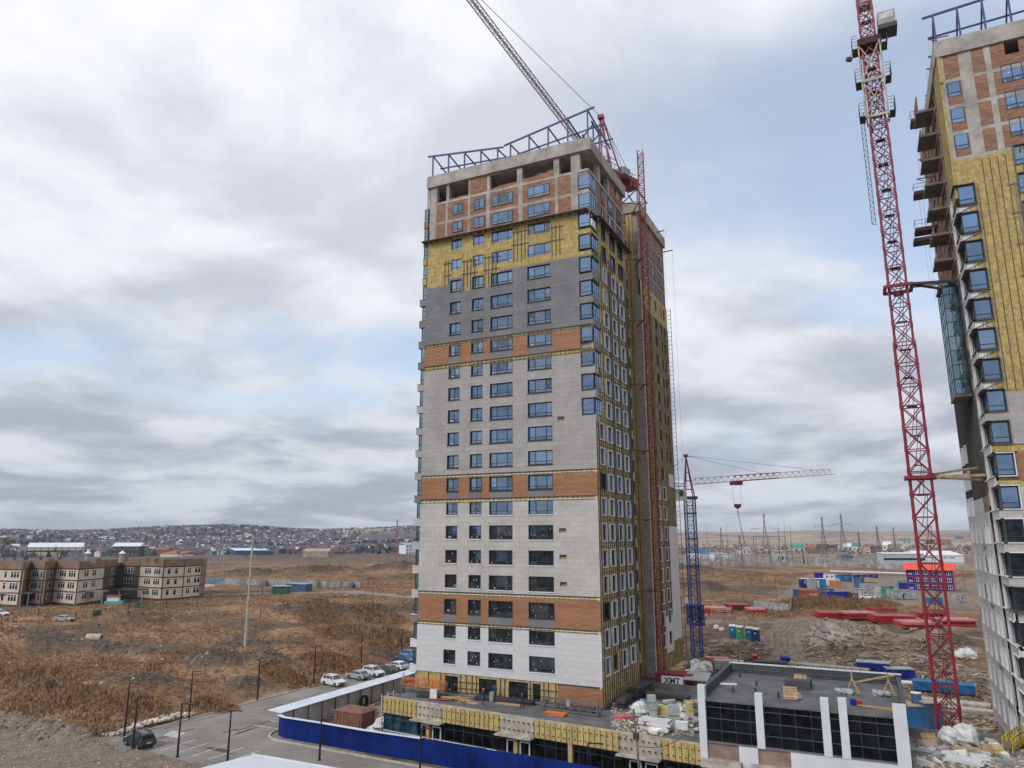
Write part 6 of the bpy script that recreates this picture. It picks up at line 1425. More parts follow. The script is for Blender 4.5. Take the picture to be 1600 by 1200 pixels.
def lattice(label, px, vt, arms=(), w0=3., w1=.5, mat='steel_dark', name='lattice_tower', cat='pylon', n=10, base=None, group=None):
    p = at(*px) if base is None else base; h = zat(p[0], p[1], vt)-p[2]; o = E(name, label, cat, p, group, rz=R(20)); m = MB(); W = lambda f: w0+(w1-w0)*min(1, f/.75)
    C4 = [(-.5, -.5), (.5, -.5), (.5, .5), (-.5, .5)]; t = max(.10, .00024*np.linalg.norm(p[:2]-CAM[:2]))
    for i in range(n):
        f, g = i/n, (i+1)/n
        for j in range(4):
            a, b = C4[j], C4[(j+1) % 4]; P = lambda c, ff: (c[0]*W(ff), c[1]*W(ff), h*ff)
            m.beam(P(a, f), P(a, g), t*1.3); m.beam(P(a, f), P(b, g), t*.7); m.beam(P(b, f), P(a, g), t*.7); m.beam(P(a, g), P(b, g), t*.7)
    m.build('lattice', mat, o)
    for f, w_ in arms:
        a = MB()
        for s in (-1, 1): a.beam((0, 0, h*f+.6), (s*w_, 0, h*f), t*1.2); a.beam((0, 0, h*f-.7), (s*w_, 0, h*f), t*1.1); a.beam((s*w_, 0, h*f), (s*w_, 0, h*f-1.8), t*1.2)
        a.build('cross_arm', mat, o)
    return o
lattice('red brown lattice mast at the right end of the hillside town', (619, 868), 812, (), 5, .6, 'roof_rust', 'radio_mast', 'mast', 12)
o = E('concrete_pipe', 'broken concrete pipe lying in the dry grass', 'pipe', at(147, 1001)-np.array([0, 0, .45]), rz=.4); n = 14
V = [(x, r_*math.cos(2*math.pi*i/n), r_*math.sin(2*math.pi*i/n)+1.0) for x in (-1.5, 1.5) for r_ in (.75, .62) for i in range(n)]
MB().add(V, [(i, (i+1) % n, 2*n+(i+1) % n, 2*n+i) for i in range(n)]+[(n+i, 3*n+i, 3*n+(i+1) % n, n+(i+1) % n) for i in range(n)]+[(i, n+i, n+(i+1) % n, (i+1) % n) for i in range(n)]+[(2*n+i, 2*n+(i+1) % n, 3*n+(i+1) % n, 3*n+i) for i in range(n)]).build('ring', 'pole_concrete', o)
M('bark', (.11, .09, .075), var=.3); M('twigs', (.17, .135, .11), var=.3, rnd=.2)
def bare_tree(label, p, h, seed):
    q_ = random.Random(seed); o = E('bare_tree', label, 'tree', p, 'bare trees'); tr_ = MB(); tw = MB()
    def grow(a, d, L, r_, lv):
        b = a+d*L; (tr_ if lv < 2 else tw).beam(a, b, r_*2, None, 5)
        if lv >= 4: return
        for i in range(4 if lv < 3 else 5):
            nd = (d+Vector((q_.uniform(-1, 1), q_.uniform(-1, 1), q_.uniform(-.1, .7)))*.75).normalized(); grow(a.lerp(b, q_.uniform(.45, 1)), nd, L*q_.uniform(.5, .8), r_*.55, lv+1)
    grow(Vector((0, 0, -.4)), Vector((0, 0, 1)), h*.38, .028*h, 0)
    tr_.build('trunk', 'bark', o); tw.build('crown', 'twigs', o); return o
for i, (u, vb, h) in enumerate(((6, 880, 15), (22, 882, 13), (40, 884, 11), (62, 884, 10), (92, 884, 15), (118, 885, 8), (2, 872, 16), (300, 884, 8), (537, 868, 9), (280, 872, 10))):
    p = at(u, vb); bare_tree(['leafless tree at the left edge behind the school', 'second leafless tree from the left behind the school roof', 'third leafless tree from the left behind the school roof', 'leafless tree in front of the left end of the cream warehouse', 'tall leafless tree in front of the middle of the cream warehouse', 'small leafless tree in front of the right end of the cream warehouse', 'big leafless tree farthest left, cut by the edge', 'leafless tree behind the right end of the school', 'leafless tree left of the lattice mast', 'leafless tree near the red roofed shed'][i], p, h, 40+i)
# rubbish along the kerb, crates in the yard
M('rubble_pale', (.48, .45, .41), var=.3, scale=2., rnd=.35); M('tarp_brown', (.20, .10, .075), var=.25, scale=1.5); M('white_bag', (.60, .60, .59), var=.22, scale=1.8, bump=1., bscale=3.); M('timber', (.45, .30, .16), var=.25, scale=2., rnd=.2)
rb = MB(); q = random.Random(9)
for i in range(170):
    t = q.random(); x = -56.4-q.random()*1.8; y = -17.5+t*12; s = q.uniform(.12, .45); rb.obox((x, y, gz(x, y)+s*.3+.3*math.sin(t*3.1)), (s*q.uniform(.7, 2), s, s*.7), q.uniform(0, 3), q.uniform(-.5, .5), q.uniform(-.5, .5))
rb.build('rubbish_heap', 'rubble_pale', kind='stuff', label='heap of pale rubble and rubbish bags beside the kerb', cat='rubble')
o = E('tarp_crate', 'crate covered with a brown tarpaulin behind the blue hoarding', 'crate', at(553, 1137, 0)); MB().box(-2.2, 2.2, -1.4, 1.4, 0, 2.1).build('box', 'tarp_brown', o)
for i in range(9): MB().box(-2.2+i*.5, -2.1+i*.5, -1.46, -1.4, 0, 2.05).build('tarp_fold', 'rust', o)
MB().add([(-2.3, -1.5, 2.1), (2.3, -1.5, 2.1), (2.3, 1.5, 2.1), (-2.3, 1.5, 2.1), (-1.6, -.8, 2.45), (1.5, -.7, 2.5), (1.6, .9, 2.4), (-1.5, .8, 2.5)], [(0, 3, 2, 1), (4, 5, 6, 7), (0, 1, 5, 4), (1, 2, 6, 5), (2, 3, 7, 6), (3, 0, 4, 7)]).build('cover', 'tarp_brown', o)
o = E('concrete_ring', 'dark round culvert ring leaning on the grey hoarding', 'ring', (-38.6, 8.2, 0)); n = 16
MB().add([(x, r_*math.cos(2*math.pi*i/n), r_*math.sin(2*math.pi*i/n)+.85) for x in (-.15, .25) for r_ in (.85, .62) for i in range(n)], [(i, (i+1) % n, 2*n+(i+1) % n, 2*n+i) for i in range(n)]+[(n+i, 3*n+i, 3*n+(i+1) % n, n+(i+1) % n) for i in range(n)]+[(i, n+i, n+(i+1) % n, (i+1) % n) for i in range(n)]+[(2*n+i, 2*n+(i+1) % n, 3*n+(i+1) % n, 3*n+i) for i in range(n)]).build('ring', 'tyre', o)
o = E('wrapped_pallet_stack', 'white film wrapped material stacked at the left end of the podium', 'stack', (-27.5, -3.5, 0)); 
for i in range(7): MB().blob((q.uniform(-1, 1.6), q.uniform(-1.6, 1.6), .6+.5*(i % 3)), q.uniform(.6, 1.0), i, 9, 6).build('wrapped_bundle', 'white_bag', o)
mb = MB()
for s in (0, 1):
    for z in np.arange(0, 5.2, .5): mb.beam((-25.9, -5.2+s*1.2, z), (-25.9, -4+s*1.2, z), .05)
for y in (-5.2, -4.0, -2.8): mb.beam((-25.9, y, 0), (-25.9, y, 5.3), .07)
mb.build('scaffold_ladder', 'frame_white', label='white scaffold frame at the left end of the shop podium', cat='scaffold')
# ------------------------------------------------------------------ site cabins, steel, toilets behind the towers
def cabin(label, u0, u1, vt, vb, mat, win=0, door=False, roofm=None, name='site_cabin', depth=2.5, rz=None, z=None, text_=None):
    a, b = (at(u0, vb), at(u1, vb)) if z is None else (at(u0, vb, z), at(u1, vb, z)); c = (a+b)/2; L = np.linalg.norm((b-a)[:2]); zz = min(a[2], b[2]); h = zat(c[0], c[1], vt)-zz
    r_ = math.atan2((b-a)[1], (b-a)[0]) if rz is None else rz; o = E(name, label, 'cabin' if 'cabin' in name else 'container', (c[0], c[1], zz), rz=r_); n = max(4, int(L/.45)); V = []
    MB().box(-L/2, L/2, .06, depth, .1, h-.1).build('body', mat, o)
    m = MB()
    for i in range(n):
        x = -L/2+L*i/n; m.box(x+.04*L/n, x+.55*L/n, 0, .06, .2, h-.25)
    m.build('corrugation', mat, o, kind='stuff')
    for x in (-L/2, L/2-.16): MB().box(x-.02, x+.18, -.03, .12, 0, h).build('corner_post', mat, o)
    MB().box(-L/2-.06, L/2+.06, -.06, depth+.06, h-.14, h).build('roof', roofm or mat, o)
    for i in range(win):
        x = -L/2+L*(i+.6)/(win+.2); f = MB().box(x-.5, x+.5, -.08, 0, h*.45, h*.8).build('window', 'frame_white', o); MB().box(x-.38, x-.04, -.1, -.08, h*.48, h*.77).box(x+.04, x+.38, -.1, -.08, h*.48, h*.77).build('pane', 'glass_dark', f)
    if door: MB().box(-L*.3-.5, -L*.3+.4, -.07, 0, .15, h*.8).build('door', 'cont_cream', o)
    if text_: text(o, text_, (L*.12, -.06, h*.45), h*.3, 'frame_white', bold=.02)
    return o
cabin('dark blue container at the left end of the front cabin row', 1241, 1253, 921, 934, 'cont_blue', name='shipping_container'); cabin('rust red container with white letters behind the dry bushes', 1253, 1282, 922, 935, 'cont_rust', name='shipping_container', text_='X LINE')
cabin('small steel blue container right of the rust red one', 1283, 1290, 924, 935, 'cont_blue', name='shipping_container'); cabin('blue grey cabin with a white framed window behind the royal blue one', 1284, 1304, 920, 934, 'cont_blue', 1, True)
cabin('royal blue windowless container in front of the cabins', 1299, 1330, 925, 938, 'cont_royal', name='shipping_container'); cabin('dark brown kiosk cabin with one white window', 1331, 1341, 927, 939, 'cont_brown', 1)
cabin('long grey cabin with door and window behind the white saloon', 1340, 1366, 920, 936, 'cont_grey', 1, True); cabin('purple blue cabin with white window raised at the left', 1253, 1267, 904, 919, 'cont_purple', 1, roofm='frame_white')
cabin('grey cabin beside the purple blue one', 1267, 1276, 905, 920, 'cont_grey'); cabin('bright blue cabin with white door next to the grey one', 1276, 1292, 904, 919, 'cont_sky', 0, True, 'frame_white')
cabin('slanting dark blue cabin at the back left', 1275, 1287, 895, 905, 'cont_royal'); cabin('white cabin at the back with strip windows', 1288, 1312, 898, 906, 'frame_white', 3); cabin('white cabin in the middle of the yard with two windows', 1293, 1313, 905, 914, 'frame_white', 2)
cabin('azure blue cabin with a round notice at the back', 1314, 1332, 898, 909, 'cont_sky', 1, roofm='cont_royal'); cabin('tall blue grey cabin standing in mid yard', 1335, 1347, 903, 918, 'cont_blue'); cabin('row of dark cabins at the back fence', 1340, 1372, 898, 903, 'cont_purple', 3)
cabin('grey flat cabin behind the long grey one', 1346, 1372, 910, 919, 'cont_grey', roofm='school_plinth'); cabin('cream cabin left of the green one', 1374, 1386, 919, 934, 'cont_cream', 0, True); cabin('sea green cabin with pale roof', 1386, 1398, 916, 935, 'cont_teal', 0, True)
cabin('long pale grey cabin with double window right of the green one', 1398, 1430, 922, 937, 'cont_grey', 1); cabin('grey blue cabin at the left end of the blue dormitory', 1402, 1417, 906, 917, 'cont_grey', 1); cabin('low blue container under the red crane mast', 1452, 1474, 934, 944, 'cont_sky', name='shipping_container'); cabin('small pale cabin near the foot of the right tower', 1498, 1509, 929, 942, 'cont_grey', 1)
o = E('orange_skip', 'small orange skip between the white and blue cabins', 'skip', at(1306, 917)); MB().profile([(-1.2, .3), (1.2, .3), (1.6, 1.9), (-1.6, 1.9)], 0, -2, 2).build('tub', 'orange_paint', o); MB().box(-2.1, 2.1, -1.65, 1.65, 1.88, 1.98).build('rim', 'cont_rust', o)
o = E('yellow_tank', 'yellow tank lying by the tall blue grey cabin', 'tank', at(1352, 917)); MB().tube([(-1.6, 0, .9), (1.6, 0, .9)], .8, 12).build('tank', 'yellow_paint', o); MB().box(-1.2, -.9, -.6, .6, 0, .3).build('saddle', 'rail', o); MB().box(.9, 1.2, -.6, .6, 0, .3).build('saddle', 'rail', o)
# blue dormitory of stacked cabins with a red roof
a, b = at(1419, 921.5), at(1492, 924); c = (a+b)/2; L = float(np.linalg.norm((b-a)[:2])); zb = 5.3; hD = zat(c[0], c[1], 880)-zb; rzD = math.atan2((b-a)[1], (b-a)[0])
DM = E('cabin_dormitory', 'three storey royal blue cabin block with red frames and bright red gable roof', 'building', (c[0], c[1], zb), rz=rzD); hw = hD*.76; st = hw/3
M('dorm_red', (.36, .03, .08), var=.15); M('dorm_roof', (.70, .10, .07), var=.1)
MB().box(-L/2, L/2, 0, 7, 0, hw).build('wall', 'cont_royal', DM); MB().profile([(-1.0, hw-.05), (3.5, hD), (8, hw-.05)], 0, -L/2-.9, L/2+.9).build('roof', 'dorm_roof', DM)
for k in range(4): MB().box(-L/2-.05, L/2+.05, -.08, 0, k*st-.12 if k else 0, k*st+.12).build('floor_beam', 'dorm_red', DM)
for i in range(7):
    x = -L/2+L*i/6; MB().box(x-.12, x+.12, -.1, 0, 0, hw).build('frame_post', 'dorm_red', DM)
for k in range(3):
    for i in range(6):
        x = -L/2+L*(i+.5)/6; z = k*st
        if i == 0: f = MB().box(x-.55, x+.55, -.06, 0, z+st*.25, z+st*.5).build('window', 'frame_white', DM); MB().box(x-.42, x+.42, -.08, -.06, z+st*.3, z+st*.45).build('pane', 'cont_royal', f); continue
        f = MB().box(x-.65, x+.65, -.06, 0, z+st*.3, z+st*.85).build('window', 'frame_white', DM)
        for s in (-.55, .06): MB().box(x+s, x+s+.48, -.08, -.06, z+st*.35, z+st*.8).build('pane', 'glass_dark', f)
# stair tower at its right end
m = MB()
for k in range(4):
    for x in (.6, 3.2): m.beam((L/2+x, .5, 0), (L/2+x, .5, hw), .12)
    m.beam((L/2+.6, .5, k*st), (L/2+3.2, .5, min(hw, (k+1)*st)), .14)
m.build('outside_stair', 'dorm_red', DM)
MB().box(-L/2-3, -L/2, 1, 6, 0, st).build('annex', 'cont_royal', DM)
# stacks of red formwork
M('form_red', (.36, .035, .035), rough=.5, var=.2, scale=.7, rnd=.1); M('form_pink', (.50, .15, .15), rough=.5, var=.25, scale=.8)
STK = [(1070, 1106, 945, 954, 'leftmost stack of red formwork by the blue crane'), (1104, 1146, 946, 958, 'red formwork stack with a slatted panel right of the blue crane'), (1142, 1173, 940, 955, 'tall red formwork box with open dark side'), (1170, 1201, 948, 958, 'rightmost red formwork box of the left group'),
       (1283, 1330, 953, 967, 'leftmost formwork stack of the long right group'), (1326, 1377, 952, 970, 'pale topped formwork stack second from left in the long group'), (1374, 1431, 957, 975, 'layered red formwork stack in the middle of the long group'), (1419, 1474, 968, 982, 'low pink formwork stack in front of the long group'), (1442, 1479, 953, 967, 'bright red formwork box behind the crane mast'), (1472, 1526, 963, 979, 'rightmost formwork stack, next to the right tower'), (1357, 1403, 949, 954, 'single red beam panel lying behind the long group')]
for i, (u0, u1, vt, vb, lb) in enumerate(STK):
    c = at((u0+u1)/2, vb); L = (u1-u0)*float((c-CAM)@F_)/FPX; z = c[2]; L *= 1.12; h = max(.7, (zat(c[0], c[1], vt)-z)*.72); o = E('formwork_stack', lb, 'formwork stack', (c[0], c[1], z), 'red formwork stacks', R(16+(i*37) % 11)); n = max(1, int(h/.42)); q = random.Random(i)
    for k in range(n):
        dx = q.uniform(-.5, .5); MB().box(-L/2+dx, L/2+dx+q.uniform(-1.5, .3), q.uniform(-.4, .3), 5.2+q.uniform(-.3, .6), k*h/n+.08, (k+1)*h/n-.06).build('panel', 'form_pink' if (k == n-1 and i % 2) else 'form_red', o)
    for x in (-L*.4, 0, L*.4): MB().box(x-.12, x+.12, .1, 3, -.5, h-.05).build('bearer', 'rust', o)
    if i == 1:
        f = MB()
        for j in range(6): f.box(-2.4+j*1.0, -2.3+j*1.0, -.6, -.5, h*.35, h*1.0)
        for zz in (.35, .65, .98): f.box(-2.4, 2.7, -.62, -.52, h*zz, h*zz+.1)
        f.build('slatted_panel', 'cont_cream', o)
    if i == 2: MB().box(-L*.35, L*.42, -.45, -.42, h*.15, h*.8).build('inner_shade_sheet', 'interior_shade', o)  # dark sheet painted as the shade inside the box
# portable toilets
M('wc_green', (.08, .36, .10), var=.1); M('wc_navy', (.03, .06, .16), var=.15)
for i, (u, v, mt, lb) in enumerate(((1146, 996, 'cont_sky', 'blue portable toilet, leftmost of the four'), (1157, 998, 'wc_green', 'green portable toilet between blue ones'), (1172, 1000, 'cont_sky', 'light blue portable toilet, third of the four'), (1182, 1002, 'wc_navy', 'dark portable toilet at the right end of the four'))):
    o = E('portable_toilet', lb, 'portable toilet', at(u, v), 'portable toilets', R(-8)); MB().box(-.62, .62, -.62, .62, 0, 2.3).build('cabin', mt, o); MB().profile([(-.68, 2.3), (-.4, 2.62), (.4, 2.62), (.68, 2.3)], 0, -.68, .68).build('roof', 'frame_white', o); MB().box(-.42, .42, -.66, -.62, .15, 2.1).build('door', mt, o); MB().box(-.2, .2, -.68, -.665, 1.5, 1.75).build('notice', 'frame_white', o)
# grey sheet fence on the site, boundary wall
for (u0, v0, u1, v1, lb) in ((1068, 944, 1085, 945, 'short pale fence left of the blue crane'), (1178, 950, 1233, 956, 'pale sheet fence at the bend of the dirt track'), ):
    o = E('sheet_fence', lb, 'fence', at(u0, v0), world=True); n = max(2, int((u1-u0)/7))
    for i in range(n): p, q_ = at(u0+(u1-u0)*i/n, v0+(v1-v0)*i/n), at(u0+(u1-u0)*(i+.95)/n, v0+(v1-v0)*(i+.95)/n); MB().beam((p[0], p[1], p[2]+.9), (q_[0], q_[1], q_[2]+.9), .06, 2.2).build('sheet', 'cont_grey', o)
o = E('sheet_fence', 'pale sheet fence running back beside the dry bushes', 'fence', at(1234, 956), world=True); P0, P1 = at(1234, 956), at(1241, 932)
for i in range(6): p, q_ = P0+(P1-P0)*i/6, P0+(P1-P0)*(i+.95)/6; MB().beam((p[0], p[1], gz(p[0], p[1])+.9), (q_[0], q_[1], gz(q_[0], q_[1])+.9), .06, 2.2).build('sheet', 'cont_grey', o)
# dry bushes in front of the cabins
M('bush', (.24, .14, .075), var=.35, scale=.6, rnd=.25)
def bush(label, px, r_, h, seed, n=900):
    p = at(*px); q_ = np.random.default_rng(seed); o = E('dry_bush', label, 'bush', p, 'dry bushes'); mb = MB()
    for i in range(n):
        th, rr = q_.uniform(0, 6.28), math.sqrt(q_.random())*r_; x, y = rr*math.cos(th)*1.5, rr*math.sin(th); b = h*(1-(rr/r_)**2*.7)*q_.uniform(.4, 1.05); zz = gz(p[0]+x, p[1]+y)-p[2]; l = q_.normal(0, .35, 2)*b*.6; w_ = .14
        mb.add([(x-w_, y, zz-.1), (x+w_, y, zz-.1), (x+l[0], y+l[1], zz+b)], [(0, 1, 2)]); mb.add([(x, y-w_, zz+b*.3), (x+.2, y+w_, zz+b*.35), (x-l[1], y+l[0], zz+b*.95)], [(0, 1, 2)])
    mb.build('stems', 'bush', o)
for i, (u, v, r_, h) in enumerate(((1262, 946, 5, 3), (1290, 945, 6, 3.2), (1320, 948, 5, 2.2), (1352, 948, 5, 2.4), (1380, 944, 3, 1.6), (500, 965, 5, 1.3), (585, 962, 6, 1.4), (530, 985, 5, 1.1), (610, 1005, 6, 1.8), (520, 1035, 5, 1.5), (450, 1062, 4, 1.2), (330, 1105, 3, 1.0), (100, 1090, 6, 1.4), (60, 1060, 6, 1.3), (210, 1100, 4, 1.2))): bush(['dry bush left of the rust red container', 'biggest dry bush in front of the rust red container', 'dry bush in front of the royal blue container', 'dry bush in front of the dark brown kiosk', 'low dry bush in front of the cream cabin', 'dark bush in the field below the grey containers', 'wide dark bush in the field near the tower edge', 'brown bush in the middle of the field', 'brown bush near the farthest lamp post', 'bush above the row of parked cars', 'bush on the bank beside the road', 'low bush beside the left kerb', 'wide bush on the slope at far left', 'bush at the left edge of the slope', 'bush just above the rubbish heap'][i], (u, v), r_, h, i)
# ------------------------------------------------------------------ substation, pylons, warehouse, village
for i, (u, vb, vt, arms, w0, lb) in enumerate(((1199, 886, 803, ((.72, 8.5), (.52, 10)), 7, 'tallest wide armed pylon above the substation'), (1290, 880, 808, ((.8, 5.5), (.62, 7.5), (.45, 5.5)), 5, 'pylon with three arms left of the pair near the houses'), (1321, 884, 803, ((.8, 6), (.64, 9), (.47, 6)), 6, 'pylon with three arms right of the pair near the houses'), (1129, 874, 824, ((.75, 5), (.58, 7)), 4, 'small pylon right of the blue crane'), (1158, 888, 836, ((.6, 3),), 5, 'square lattice mast under the hanging crane hook'), (1345, 872, 831, ((.7, 5), (.5, 7)), 4, 'small distant pylon right of the pair'), (1376, 885, 822, ((.75, 3), (.5, 8)), 4.5, 'thin pylon left of the red crane mast'), (1400, 868, 824, ((.7, 3),), 2, 'thin aerial mast beside the red crane mast'))):
    lattice(lb, (u, vb), vt, arms, w0, .7, 'steel_dark', 'power_pylon', 'pylon', 10, group='power pylons')
q = random.Random(21)
GL = ['far left', 'second', 'third', 'fourth', 'fifth', 'sixth', 'seventh', 'eighth', 'ninth', 'rightmost']
for i, (u0, u1, vt, vb) in enumerate(((1095, 1120, 858, 884), (1126, 1150, 856, 884), (1150, 1176, 852, 885), (1180, 1230, 838, 885), (1232, 1256, 861, 884), (1256, 1284, 862, 884), (1292, 1308, 862, 884), (1310, 1330, 866, 884), (1205, 1240, 862, 885), (1340, 1370, 868, 886))):
    a, b = at(u0, vb), at(u1, vb); z = min(a[2], b[2]); h = zat(a[0], a[1], vt)-z; o = E('substation_gantry', '%s steel gantry of the substation counted from the blue crane' % GL[i], 'gantry', (a+b)/2, 'substation gantries', world=True)
    for p in (a, b): MB().beam((p[0], p[1], z-.5), (p[0], p[1], z+h), .45).build('post', 'steel_grey' if i != 3 else 'steel_dark', o)
    MB().beam((a[0], a[1], z+h), (b[0], b[1], z+h), .5).build('beam', 'steel_grey' if i != 3 else 'steel_dark', o)
    for k in range(3): p = a+(b-a)*(k+.7)/3.4; MB().beam((p[0], p[1], z+h), (p[0], p[1], z+h-2.5), .3).build('insulator', 'steel_dark', o)
for i, (u, vt) in enumerate(((1107, 820), (1139, 814), (1160, 822), (1184, 828), (1220, 811), (1230, 809), (1239, 820), (1256, 838))):
    p = at(u, 883); h = zat(p[0], p[1], vt)-p[2]; o = E('lightning_mast', '%s slim lightning rod mast over the substation' % (['leftmost', 'second', 'third', 'fourth', 'fifth', 'sixth', 'seventh', 'rightmost'][i]), 'mast', p, 'lightning masts'); MB().cone((0, 0, -.5), .45, .25, h*.6, 6).build('post', 'steel_grey', o); MB().cone((0, 0, h*.6-.5), .18, .06, h*.4, 5).build('rod', 'steel_grey', o)
sb = MB()
for i in range(900):
    u, v = q.uniform(1072, 1385), q.uniform(868, 885); p = at(u, 884) if i < 0 else None
    t = q.random(); x, y = -110+t*175+q.uniform(-10, 10), 430+q.uniform(-15, 75); z = 5.5; h = q.uniform(1.5, 5.5); sb.beam((x, y, z), (x, y, z+h), q.uniform(.2, .5))
    if i % 3 == 0: sb.beam((x-2, y, z+h), (x+2, y, z+h), .25)
    if i % 7 == 0: sb.obox((x, y, z+1), (q.uniform(1.5, 4), 2, q.uniform(1.2, 2.4)))
M('substation_kit', (.30, .31, .31), var=.3, rnd=.5); sb.build('substation_equipment', 'substation_kit', kind='stuff', label='crowded grey switchgear and insulators of the substation', cat='switchgear')
o = E('substation_wall', 'long low concrete wall in front of the substation', 'wall', (-30, 425, 5), world=True)
for i in range(90): x = -150+i*2.85; MB().box(x, x+2.75, 420, 420.3, 3.5, 8.0).build('wall_panel', 'mound_concrete', o)
M('shed_grey', (.42, .45, .49), var=.12, scale=.2)
o, L, h = shed('grey_warehouse', 'long grey warehouse with strip windows behind the blue dormitory', 1384, 1446, 864, 889, 'shed_grey', 'shed_white_roof', 9, .06, 0, 0)
for i in range(6):
    x = -L/2+L*(i+.5)/6; f = MB().box(x-2.6, x+2.6, -.1, 0, h*.55, h*.68).build('window', 'shed_dark', o)
    for j in range(4): MB().box(x-2.5+j*1.3, x-1.5+j*1.3, -.12, -.1, h*.57, h*.66).build('pane', 'glass_dark', f)
o, L, h = shed('white_hangar', 'white round topped hangar left of the right tower', 1442, 1508, 861, 887, 'frame_white', 'frame_white', 30, .25, gable=True); [MB().box(L*(.02+.045*k_), L*(.02+.045*k_)+L*.03, -.14, -.06, h*.56, h*.64).build('faded_letter', 'steel_grey', o) for k_ in (0, 1, 3, 4, 5)]; MB().box(-L/2+.1, L/2-.1, -.1, -.02, 0, h*.34).build('lower_wall', 'shed_grey', o)
shed('blue_shed', 'blue roofed shed with pale wall beyond the blue crane', 1095, 1120, 857, 874, 'frame_white', 'cont_sky', 14, .45); shed('white_store', 'low white store beyond the substation gantries', 1121, 1143, 864, 876, 'frame_white', 'crane_grey', 12, .2)
shed('pink_block', 'pinkish grey block inside the substation', 1214, 1233, 861, 880, 'cont_cream', 'crane_grey', 10, .1, 1, 3); shed('blue_kiosk', 'bright blue cabin standing in the substation', 1320, 1334, 868, 880, 'cont_sky', 'cont_royal', 6, .1)
p0, p1 = at(1298, 899), at(1416, 904); o = E('heating_pipe', 'white insulated heating pipe behind the cabins', 'pipe', p0, world=True); MB().beam((p0[0], p0[1], 8.0), (p1[0], p1[1], 8.0), .9, None, 10).build('pipe', 'white_pipe', o)
for i in range(9): p = p0+(p1-p0)*i/8; MB().beam((p[0], p[1], 4.5), (p[0], p[1], 7.6), .3).build('support', 'steel_grey', o)
VH = [(1240, 1258, 850, 862, 'cont_cream', 'cont_teal', 'teal roofed'), (1262, 1272, 851, 862, 'school_brown', 'roof_rust', 'dark red'), (1275, 1290, 850, 862, 'school_dark', 'school_plinth', 'near black'), (1294, 1306, 851, 862, 'school_brown', 'shed_dark', 'dark brown'), (1318, 1332, 849, 861, 'cont_grey', 'shed_white_roof', 'pale roofed grey'), (1332, 1346, 848, 861, 'frame_white', 'cont_teal', 'green roofed white'), (1352, 1366, 850, 862, 'school_beige', 'roof_rust', 'rust roofed beige'), (1366, 1378, 853, 863, 'school_brown', 'shed_dark', 'small brown'), (1380, 1392, 846, 859, 'frame_white', 'shed_white_roof', 'tall white'), (1392, 1408, 850, 860, 'cont_grey', 'school_brown', 'brown roofed grey'), (1412, 1420, 849, 858, 'frame_white', 'crane_grey', 'small square white'), (1410, 1424, 841, 849, 'cont_cream', 'cont_teal', 'emerald roofed'), (1424, 1441, 846, 856, 'cont_grey', 'crane_grey', 'long grey'), (1470, 1487, 842, 852, 'school_brown', 'roof_rust', 'big brown'), (1492, 1504, 838, 848, 'cont_cream', 'cont_blue', 'blue roofed cream'), (1200, 1212, 853, 863, 'cont_cream', 'school_brown', 'brown roofed cream'), (1160, 1174, 855, 865, 'frame_white', 'crane_grey', 'plain white'), (1450, 1462, 845, 855, 'school_beige', 'shed_dark', 'dark roofed beige')]
for (u0, u1, vt, vb, wm, rm, ad) in VH: shed('village_house', '%s village house beyond the substation' % ad, u0, u1, vt, vb, wm, rm, 9, .45, 1, 2, gable=True, cat='house')
M('town_trees2', (.13, .10, .08), var=.35, scale=.1, rnd=.3)
mb = MB()
for i in range(650):
    u = q.uniform(1060, 1520); p = at(u, q.uniform(851, 866)); h = q.uniform(1.2, 3.6); w_ = q.uniform(1, 3); a = q.uniform(0, 3); c, s = math.cos(a)*w_, math.sin(a)*w_; mb.add([(p[0]-c, p[1]-s, p[2]-1), (p[0]+c, p[1]+s, p[2]-1), (p[0]+s, p[1]-c, p[2]+h*.8), (p[0]-s*.6, p[1]+c*.6, p[2]+h)], [(0, 1, 2), (0, 1, 3), (0, 2, 3), (1, 2, 3)])
mb.build('village_hedges', 'town_trees2', kind='stuff', label='bare dark hedges and gardens between the village houses', cat='hedges')
# ------------------------------------------------------------------ loose things on the site
def pallet(label, loc, rz=0., tilt=0., mat='timber', g='pallets'):
    o = E('pallet', label, 'pallet', loc, g, rz); o.rotation_euler = (tilt, 0, rz)
    for i in range(6): MB().box(-.6, .6, -.5+i*.19, -.36+i*.19, .11, .14).build('slat', mat, o)
    for x in (-.52, 0, .52): MB().box(x-.06, x+.06, -.5, .6, .0, .11).build('bearer', mat, o)
    return o
def bag(label, loc, r_=.8, seed=0, mat='white_bag'):
    o = E('bulk_bag', label, 'bag', loc, 'white bulk bags'); MB().blob((0, 0, r_*.72), r_, seed, 10, 7, (1, 1, .85), .16).build('sack', mat, o); MB().blob((.05, 0, r_*1.4), r_*.3, seed+1, 7, 5, (1, 1, .8), .3).build('neck', mat, o)
    return o
def stack(label, loc, size, n, mat, rz=0., name='board_stack', cat='stack', g=None):
    o = E(name, label, cat, loc, g, rz); q_ = random.Random(str(label))
    for i in range(n): MB().obox((q_.uniform(-.1, .1), q_.uniform(-.08, .08), size[2]*(i+.5)/n), (size[0]*q_.uniform(.9, 1.05), size[1]*q_.uniform(.9, 1.05), size[2]/n*.9), q_.uniform(-.06, .06)).build('board', mat, o)
    return o
M('foam_yellow', (.52, .43, .18), var=.2); M('roll_grey', (.36, .37, .36), var=.2); M('scrap_dark', (.05, .05, .055), var=.3); M('blue_film', (.04, .25, .50), var=.2); M('carton', (.40, .27, .17), var=.15); M('block_white', (.62, .63, .64), var=.1, rnd=.1)
Z5 = 4.98
def T(u, v): return at(u, v, Z5)
